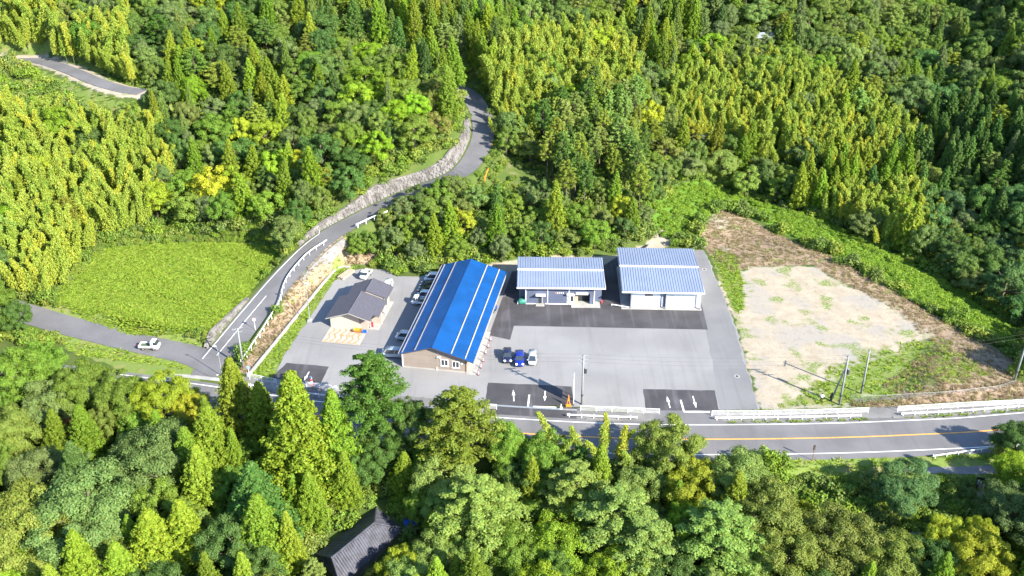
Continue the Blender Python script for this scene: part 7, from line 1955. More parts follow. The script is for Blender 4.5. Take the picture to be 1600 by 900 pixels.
b,129.4,323.2,7.2,4.3,bluegreen,VA,ua
p,19.5,227.3,9.5,1.4,pine_yellow,NH,lb
b,32.7,216.7,4.8,2.5,bright,CO,uc
b,36.3,301.3,8.6,2.7,mid,NH,uc
b,74.6,298.7,8.9,2.7,bright,RB,ua
b,17.5,296.5,7.5,2.9,yellow,NH,ub
b,8.4,270.4,7.8,2.3,bright,NH,ma
c,152.1,311.1,11.3,2.7,cedar_dark,VA,uc
c,119.9,240.1,10.0,1.8,cedar_dark,VA,mb
b,115.8,297.3,8.9,2.8,bright,RB,mc
p,107.9,206.7,7.8,1.7,pine_deep,VA,lb
p,116.8,332.5,12.0,2.6,pine_pale,RB,uc
b,53.1,296.2,7.5,3.0,mid,RB,ua
c,88.1,226.7,8.8,1.7,cedar_mid,RB,lc
c,-40.9,239.8,9.5,1.5,cedar_bright,SW,la
c,-55.3,245.5,10.4,1.5,cedar_mid,LH,mc
p,18.1,232.0,7.7,1.7,pine_pale,NH,lb
b,52.1,301.7,8.2,2.8,mid,RB,ua
b,-74.0,266.0,6.6,2.8,yellow,LH,mb
c,123.6,294.2,11.8,2.1,cedar_dark,VA,ua
b,-19.0,292.3,7.2,2.9,grey,SW,uc
b,-39.8,252.2,5.8,2.7,dark,SW,ma
c,-82.7,237.4,9.2,1.7,cedar_bright,LH,mb
c,-8.6,274.2,10.5,1.7,cedar_dark,NH,ua
c,-46.0,262.9,9.2,1.9,cedar_mid,SW,ma
b,-70.3,252.4,7.5,2.2,dark,LH,mb
b,105.2,289.9,8.1,2.9,dark,RB,mc
b,109.6,297.2,8.4,2.9,mid,RB,mc
b,-114.8,263.1,8.8,2.3,grey,LH,ma
b,147.6,324.8,9.1,3.4,olive,VA,ub
c,-31.0,263.0,8.9,1.9,cedar_mid,SW,mb
c,114.8,250.5,9.5,1.9,cedar_dark,VA,ma
c,114.4,256.0,10.6,1.8,cedar_dark,VA,ma
b,-22.0,193.5,5.3,1.7,mid,CO,la
b,120.2,294.7,7.8,3.1,bluegreen,VA,ua
c,-84.1,262.5,9.3,1.9,cedar_bright,LH,mb
b,104.6,220.0,5.5,2.6,dark,VA,la
c,123.0,330.9,13.8,2.1,cedar_bright,RB,uc
p,60.2,237.2,7.0,2.0,pine_yellow,RB,la
b,31.1,268.1,6.5,2.6,pale,NH,mb
b,142.9,333.9,7.9,3.9,bluegreen,VA,ua
b,96.4,203.2,5.5,2.2,grey,VA,la
b,-23.2,241.9,5.6,2.5,bright,SW,lb
c,108.6,242.3,9.2,1.8,cedar_dark,VA,ma
c,-74.6,222.1,8.7,1.5,cedar_mid,LH,lb
b,-110.4,270.7,6.7,3.0,bright,LH,ua
b,155.3,307.8,7.7,3.6,bluegreen,VA,uc
b,38.1,255.7,5.4,2.9,dark,NH,mc
b,105.9,254.5,5.5,3.2,bluegreen,VA,ma
c,-30.7,284.6,9.1,2.1,cedar_mid,SW,ub
p,110.0,291.2,9.1,2.5,pine_yellow,RB,mc
c,-37.5,280.9,10.9,1.7,cedar_mid,SW,ua
b,46.4,244.9,5.7,2.5,pale,RB,la
c,-13.1,290.8,10.3,1.9,cedar_mid,SW,uc
p,32.3,255.4,7.6,2.0,pine_deep,NH,mc
b,-130.9,266.9,7.1,2.9,grey,LH,ua
p,16.4,238.6,9.8,1.3,pine_yellow,NH,lb
b,7.6,205.2,5.6,1.7,bright,CO,mb
b,15.3,247.1,5.7,2.4,bright,NH,mb
c,-57.9,282.2,10.6,1.8,cedar_mid,LH,uc
b,97.7,236.8,7.3,2.0,olive,RB,lc
c,-39.4,245.7,9.5,1.5,cedar_mid,SW,la
b,128.4,304.1,7.6,3.2,olive,VA,ua
b,101.6,302.3,8.2,2.8,mid,RB,ub
b,127.1,296.3,6.9,3.4,dark,VA,ua
c,126.5,239.1,10.2,1.6,cedar_dark,VA,mc
c,128.7,228.7,9.9,1.5,cedar_dark,VA,mc
c,-19.6,263.5,9.5,1.6,cedar_mid,SW,mc
p,-10.3,294.7,8.0,2.4,pine_pale,SW,uc
b,-46.1,267.3,7.1,2.3,mid,SW,ma
b,29.1,206.7,4.6,2.1,yellow,CO,mc
c,123.4,327.4,10.5,2.6,cedar_mid,RB,uc
c,-53.4,269.8,9.1,1.8,cedar_mid,LH,uc
c,64.1,276.6,10.3,1.7,cedar_mid,RB,ma
b,70.8,283.1,6.6,2.8,bright,RB,ma
b,-6.7,197.1,5.0,1.7,bright,CO,la
b,144.1,270.2,7.0,2.9,grey,VA,uc
b,-135.9,276.9,8.4,2.5,grey,LH,ua
b,-59.0,264.3,6.4,2.5,grey,LH,mc
c,53.1,272.4,9.7,1.7,cedar_bright,RB,ma
b,69.4,279.6,5.9,3.0,pale,RB,ma
b,116.6,327.9,9.2,2.8,dark,RB,uc
c,-46.6,270.4,9.9,1.6,cedar_mid,SW,ma
c,43.5,277.7,9.5,1.8,cedar_mid,NH,mc
c,-36.5,275.1,9.4,1.8,cedar_bright,SW,ub
c,109.4,228.4,9.7,1.4,cedar_dark,VA,lb
c,115.5,246.2,9.3,1.7,cedar_dark,VA,mb
b,-90.2,246.6,7.9,1.9,mid,LH,ma
b,6.8,287.7,5.9,3.0,mid,NH,ua
b,39.1,229.4,6.0,1.9,bright,NH,lc
b,146.6,309.9,8.0,3.1,bluegreen,VA,ub
b,114.3,306.4,9.4,2.4,mid,RB,uc
b,71.5,293.8,7.8,2.4,pale,RB,ua
b,34.0,288.1,6.1,2.8,grey,NH,uc
b,31.9,292.0,6.1,2.9,mid,NH,ub
b,107.5,306.9,7.9,2.8,mid,RB,uc
b,53.9,283.8,7.0,2.5,grey,RB,ma
b,-111.5,283.3,6.4,3.0,bright,LH,ua
c,-46.7,278.2,9.7,1.7,cedar_dark,SW,ua
b,-82.7,259.7,7.5,2.0,dark,LH,mb
b,25.7,289.2,7.1,2.4,yellow,NH,ub
p,91.2,304.9,8.8,2.3,pine_deep,RB,ub
b,116.2,310.5,7.0,3.2,grey,RB,uc
c,-11.1,273.3,8.7,1.7,cedar_dark,SW,mc
c,-35.2,286.9,9.6,1.7,cedar_bright,SW,ub
b,83.4,280.8,7.1,2.4,olive,RB,mb
p,100.8,232.0,8.6,1.5,pine_deep,VA,la
c,94.4,229.4,8.3,1.5,cedar_mid,RB,lc
b,18.1,213.6,4.5,2.0,bright,CO,uc
c,-45.6,279.9,10.5,1.5,cedar_mid,SW,ua
c,-9.8,291.5,10.4,1.6,cedar_mid,SW,uc
b,-55.2,252.9,7.5,1.8,bright,LH,mc
c,126.3,248.7,10.7,1.5,cedar_dark,VA,mb
b,-2.4,281.7,6.2,2.6,yellow,NH,ua
b,140.2,253.6,6.9,2.4,bluegreen,VA,mc
b,149.1,283.5,7.4,2.7,bluegreen,VA,uc
p,121.0,297.8,10.4,2.0,pine_pale,VA,ua
c,-62.4,285.5,10.2,1.6,cedar_mid,LH,uc
c,-123.5,220.8,9.4,1.3,cedar_mid,LH,la
b,16.2,205.7,4.9,1.7,mid,CO,mb
c,-13.8,283.3,9.1,1.7,cedar_mid,SW,uc
c,-22.8,262.8,8.5,1.6,cedar_dark,SW,mc
b,-7.5,264.0,6.0,2.3,yellow,NH,ma
b,127.0,328.2,8.3,2.9,mid,RB,uc
c,-46.4,283.1,10.2,1.6,cedar_bright,SW,ua
b,19.7,207.5,5.0,1.7,dark,CO,mc
b,111.8,288.4,7.6,2.4,mid,RB,mc
c,41.4,288.4,9.7,1.7,cedar_mid,NH,uc
b,133.1,268.5,5.9,2.9,dark,VA,ub
b,2.2,288.9,8.3,1.9,pale,NH,ua
c,-51.5,263.6,8.6,1.6,cedar_bright,LH,mc
c,-15.6,271.5,8.1,1.8,cedar_mid,SW,mc
c,94.0,302.1,11.4,1.7,cedar_bright,RB,ub
b,65.8,274.3,6.7,2.3,grey,RB,ma
c,-22.8,276.7,9.5,1.5,cedar_mid,SW,mc
b,108.8,281.9,7.9,2.2,pale,RB,mc
p,73.3,278.5,9.2,1.7,pine_deep,RB,ma
p,124.4,320.5,9.1,2.5,pine_deep,RB,uc
c,-22.5,272.7,8.0,1.8,cedar_mid,SW,mc
p,141.9,291.3,9.8,2.0,pine_pale,VA,ub
p,-60.0,273.7,8.7,1.7,pine_yellow,LH,uc
b,-75.1,244.6,7.0,1.8,yellow,LH,mb
p,99.3,289.8,8.4,2.1,pine_pale,RB,mb
c,-53.2,267.6,9.7,1.4,cedar_bright,LH,uc
c,111.0,226.3,9.0,1.3,cedar_dark,VA,lb
c,128.0,267.0,10.0,1.6,cedar_dark,VA,mb
c,-24.3,245.4,8.6,1.3,cedar_mid,SW,lb
b,-133.5,264.5,6.7,2.4,dark,LH,ma
b,112.4,316.6,7.8,2.7,pale,RB,uc
c,-1.7,275.7,10.3,1.4,cedar_bright,NH,ma
b,31.1,214.3,5.2,1.7,mid,CO,uc
b,-146.8,277.4,7.1,2.6,dark,LH,ua
b,136.0,252.7,7.0,2.2,bluegreen,VA,mc
b,-83.5,272.7,6.3,2.4,yellow,LH,ub
c,78.6,296.8,9.1,1.9,cedar_mid,RB,ua
c,-49.6,265.9,8.7,1.5,cedar_bright,SW,ma
b,99.9,275.4,6.9,2.2,olive,RB,mc
c,119.9,251.6,8.4,1.7,cedar_dark,VA,mb
b,94.1,292.1,7.1,2.4,grey,RB,ub
b,144.4,287.6,7.5,2.5,dark,VA,uc
p,7.1,268.4,8.3,1.6,pine_pale,NH,ma
c,-127.5,271.0,10.1,1.6,cedar_bright,LH,ua
c,-18.0,268.5,9.5,1.4,cedar_mid,SW,mc
c,130.4,238.8,9.7,1.4,cedar_dark,VA,mc
b,147.6,316.8,8.4,2.6,bluegreen,VA,ub
b,6.7,283.7,6.2,2.3,bright,NH,ua
b,105.7,310.7,6.5,2.9,olive,RB,ub
c,114.1,218.0,7.8,1.4,cedar_dark,VA,lb
c,-48.3,282.9,10.5,1.4,cedar_bright,SW,ua
b,-64.8,254.9,6.9,1.8,dark,LH,mc
b,117.2,283.3,5.5,3.0,bluegreen,VA,ua
b,119.6,329.6,8.7,2.5,grey,RB,uc
b,78.8,294.2,6.8,2.4,bright,RB,ua
b,34.7,296.0,7.4,2.1,bright,NH,uc
b,118.7,278.6,7.9,2.0,bluegreen,VA,ma
b,-107.5,282.6,6.2,2.5,grey,LH,ua
c,137.1,250.6,10.3,1.4,cedar_dark,VA,mc
b,58.9,302.4,6.3,2.6,grey,RB,ua
c,-33.4,283.3,8.5,1.6,cedar_bright,SW,ub
b,-1.3,205.2,5.1,1.4,bright,CO,ub
c,-23.2,280.3,8.3,1.6,cedar_bright,SW,uc
b,131.2,264.3,5.7,2.6,dark,VA,mb
b,-105.2,226.9,6.1,1.7,dark,LH,la
c,-17.0,283.5,9.6,1.4,cedar_bright,SW,uc
b,66.0,277.4,7.6,1.8,bright,RB,ma
c,138.8,323.2,10.6,2.0,cedar_dark,VA,ua
c,-7.4,270.3,8.9,1.4,cedar_bright,NH,ma
b,87.0,298.4,7.7,2.1,bright,RB,ub
b,103.2,281.5,5.6,2.7,yellow,RB,mc
b,-76.1,257.6,5.5,2.2,mid,LH,mb
b,105.4,301.2,6.3,2.7,yellow,RB,uc
p,-7.9,294.2,9.1,1.6,pine_pale,NH,ua
b,14.9,203.9,4.3,1.6,yellow,CO,mb
p,105.6,273.3,7.9,1.8,pine_yellow,RB,mc
c,-28.7,278.7,9.7,1.3,cedar_bright,SW,ub
b,136.7,294.3,7.1,2.4,grey,VA,ub
c,148.0,328.3,10.8,2.0,cedar_dark,VA,ub
p,-43.2,263.4,7.3,1.6,pine_deep,SW,ma
b,16.4,210.6,4.1,1.7,yellow,CO,ub
p,-71.2,279.3,8.4,1.6,pine_pale,LH,ub
b,-62.0,275.4,6.6,1.9,yellow,LH,uc
b,91.8,278.5,7.5,1.8,grey,RB,mb
b,113.1,277.5,6.2,2.3,bluegreen,VA,ma
c,-5.6,288.4,8.3,1.6,cedar_mid,NH,ua
p,123.4,297.4,8.2,2.0,pine_pale,VA,ua
b,-76.8,277.9,6.5,2.0,dark,LH,ub
c,-10.1,278.9,8.0,1.5,cedar_mid,SW,mc
b,26.6,204.9,4.5,1.5,mid,CO,mc
b,-144.5,275.3,7.2,2.1,bright,LH,ua
b,16.7,200.5,4.1,1.5,mid,CO,lb
b,33.9,268.5,6.4,1.8,mid,NH,mc
c,42.6,285.3,8.0,1.6,cedar_mid,NH,uc
c,38.2,286.2,8.7,1.5,cedar_bright,NH,uc
b,153.7,296.2,7.5,2.3,grey,VA,uc
c,-25.5,283.4,7.9,1.6,cedar_mid,SW,ub
b,150.6,314.1,7.8,2.3,grey,VA,ub
b,136.1,278.3,6.0,2.4,bluegreen,VA,ub
b,145.6,320.4,6.8,2.7,olive,VA,ub
b,-98.3,266.9,5.7,2.1,yellow,LH,ua
c,-53.1,272.5,7.8,1.5,cedar_mid,LH,uc
b,98.1,265.8,6.0,1.9,bright,RB,lc
b,118.2,306.8,7.2,2.2,grey,RB,uc
b,-129.1,272.8,5.6,2.3,bright,LH,ua
c,140.1,311.0,9.6,1.7,cedar_dark,VA,ub
c,77.8,304.0,9.2,1.5,cedar_mid,RB,ua
b,110.5,278.8,6.9,1.8,grey,RB,mc
b,106.6,284.1,6.1,2.1,bright,RB,mc
b,112.6,327.5,5.8,2.8,bright,RB,uc
p,121.5,275.4,7.5,1.7,pine_pale,VA,ma
c,86.5,288.2,7.9,1.6,cedar_mid,RB,ub
b,107.7,316.8,5.7,2.6,bright,RB,ub
b,102.8,315.0,5.8,2.4,yellow,RB,ub
c,118.8,281.1,7.9,1.5,cedar_dark,VA,ua
b,91.2,299.2,5.8,2.1,pale,RB,ub
b,89.3,301.8,6.5,1.8,pale,RB,ub
b,108.9,285.4,6.0,1.8,grey,RB,mc
b,140.1,315.6,6.5,2.1,dark,VA,ub
b,144.1,299.0,5.6,2.3,bluegreen,VA,ub
c,101.7,312.8,7.9,1.6,cedar_mid,RB,ub
c,65.5,295.9,7.9,1.3,cedar_dark,RB,ua
b,146.9,330.4,7.2,2.0,bluegreen,VA,ub
b,138.4,330.3,5.8,2.4,dark,VA,ua
b,115.5,315.2,5.6,2.1,mid,RB,uc
b,122.4,333.9,5.5,2.3,dark,RB,uc"""
rows = [ln.split(',') for ln in AUTO.strip().split('\n')]
ax_ = np.array([[float(r_[1]), float(r_[2])] for r_ in rows]); az_ = height(ax_[:,0], ax_[:,1]); rest = []; cnt = {}
for r_, z_ in zip(rows, az_):                                     # listed largest in view first
    sp, x, y, H, Rr, tint, zn = r_[0], float(r_[1]), float(r_[2]), float(r_[3]), float(r_[4]), r_[5], r_[6]
    cnt[sp] = cnt.get(sp, 0)+1
    if cnt[sp] > 255: rest.append((sp, x, y, z_, H, Rr, tint)); continue
    sz = 'small' if Rr < SIZE[sp][0] else 'medium' if Rr < SIZE[sp][1] else 'large'; lab = f'{sz} {ADJ[tint]} {SPEC[sp][1]}, {PLACE[r_[7][0]]} {PLACE[r_[7][1]]} of the wood {ZONE[zn]}'; grp = f'trees of the wood {ZONE[zn]}'; hn, rn = NOM[sp]
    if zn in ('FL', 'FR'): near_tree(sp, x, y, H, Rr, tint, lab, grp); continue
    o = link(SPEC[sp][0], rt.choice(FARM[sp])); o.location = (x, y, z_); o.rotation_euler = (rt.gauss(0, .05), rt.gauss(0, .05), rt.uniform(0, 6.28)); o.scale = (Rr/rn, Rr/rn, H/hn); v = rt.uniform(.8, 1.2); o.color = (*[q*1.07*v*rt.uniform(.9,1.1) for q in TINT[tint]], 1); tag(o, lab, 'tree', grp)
# ---------------------------------------------------------------- plants nobody could count: instanced over real ground points
def scatter(name, label, cat, pts, scl, meshes, seed=1, tilt=.12):
    pts = np.asarray(pts, float); n = len(pts); r = np.random.default_rng(seed); scl = np.asarray(scl, float); scl = np.repeat(scl[:,None], 3, 1) if scl.ndim == 1 else scl
    me = bpy.data.meshes.new(name); me.vertices.add(n); me.vertices.foreach_set('co', pts.astype(np.float32).ravel())
    a = me.attributes.new('scl', 'FLOAT_VECTOR', 'POINT'); a.data.foreach_set('vector', scl.astype(np.float32).ravel())
    a = me.attributes.new('rot', 'FLOAT_VECTOR', 'POINT'); a.data.foreach_set('vector', np.c_[r.normal(0,tilt,n), r.normal(0,tilt,n), r.uniform(0,6.28,n)].astype(np.float32).ravel())
    a = me.attributes.new('pick', 'INT', 'POINT'); a.data.foreach_set('value', r.integers(0, len(meshes), n).astype(np.int32))
    src = bpy.data.collections.new(name+'_kinds')
    for i, m in enumerate(meshes): src.objects.link(bpy.data.objects.new(f'{name}_kind{i:02d}', m))
    g = bpy.data.node_groups.new(name, 'GeometryNodeTree'); g.interface.new_socket('Geometry', in_out='INPUT', socket_type='NodeSocketGeometry'); g.interface.new_socket('Geometry', in_out='OUTPUT', socket_type='NodeSocketGeometry')
    N, L = g.nodes, g.links; gi, go, iop, ci = N.new('NodeGroupInput'), N.new('NodeGroupOutput'), N.new('GeometryNodeInstanceOnPoints'), N.new('GeometryNodeCollectionInfo')
    ci.inputs[0].default_value = src; ci.inputs['Separate Children'].default_value = True; ci.inputs['Reset Children'].default_value = True
    def na(nm, ty): q = N.new('GeometryNodeInputNamedAttribute'); q.data_type = ty; q.inputs[0].default_value = nm; return q.outputs[0]
    L.new(gi.outputs[0], iop.inputs['Points']); L.new(ci.outputs[0], iop.inputs['Instance']); iop.inputs['Pick Instance'].default_value = True
    L.new(na('pick', 'INT'), iop.inputs['Instance Index']); e2r = N.new('FunctionNodeEulerToRotation'); L.new(na('rot', 'FLOAT_VECTOR'), e2r.inputs[0]); L.new(e2r.outputs[0], iop.inputs['Rotation']); L.new(na('scl', 'FLOAT_VECTOR'), iop.inputs['Scale'])
    L.new(iop.outputs[0], go.inputs[0]); o = link(name, me); md = o.modifiers.new('scatter', 'NODES'); md.node_group = g; return tag(o, label, cat, kind='stuff')
lf_wood = leaf_mat('far_wood_leaves', [(.095,.168,.046),(.155,.255,.042),(.16,.215,.085),(.20,.305,.036),(.155,.245,.04),(.19,.23,.06)])
lf_bam = leaf_mat('bamboo_leaves', [(.215,.325,.042),(.335,.415,.06),(.28,.38,.06),(.41,.435,.05),(.25,.355,.05),(.37,.43,.07)], .45)
lf_shrub = leaf_mat('undergrowth_leaves', [(.125,.205,.04),(.18,.285,.036),(.155,.225,.06),(.25,.305,.055),(.20,.315,.032)])
lf_kud = leaf_mat('creeper_leaves', [(.175,.305,.032),(.21,.335,.034),(.15,.26,.034)]); lf_grass = leaf_mat('grass_blades', [(.235,.365,.04),(.28,.39,.05),(.20,.335,.038),(.31,.385,.065)])
lf_dry = leaf_mat('dry_grass_blades', [(.40,.31,.20),(.32,.24,.155),(.24,.24,.08),(.45,.37,.24)]); lf_cab = leaf_mat('cabbage_leaves', [(.14,.26,.15),(.19,.32,.2)])
if rest:
    for spk, nm, lb in (('b', 'distant_wood', 'mixed broadleaf wood massed on the upper hillsides'), ('c', 'distant_cedar_wood', 'cedar plantation massed along the top of the hillside')):
        rr = [q for q in rest if (q[0] == 'c') == (spk == 'c')]
        if rr: scatter(nm, lb, 'wood', [(q[1], q[2], q[3]) for q in rr], [(q[5]/NOM[q[0]][1], q[5]/NOM[q[0]][1], q[4]/NOM[q[0]][0]) for q in rr], [quad_mesh(nm, v, [lf_wood, bark_m], w) for v, w in FAR[spk]], 3, .03)
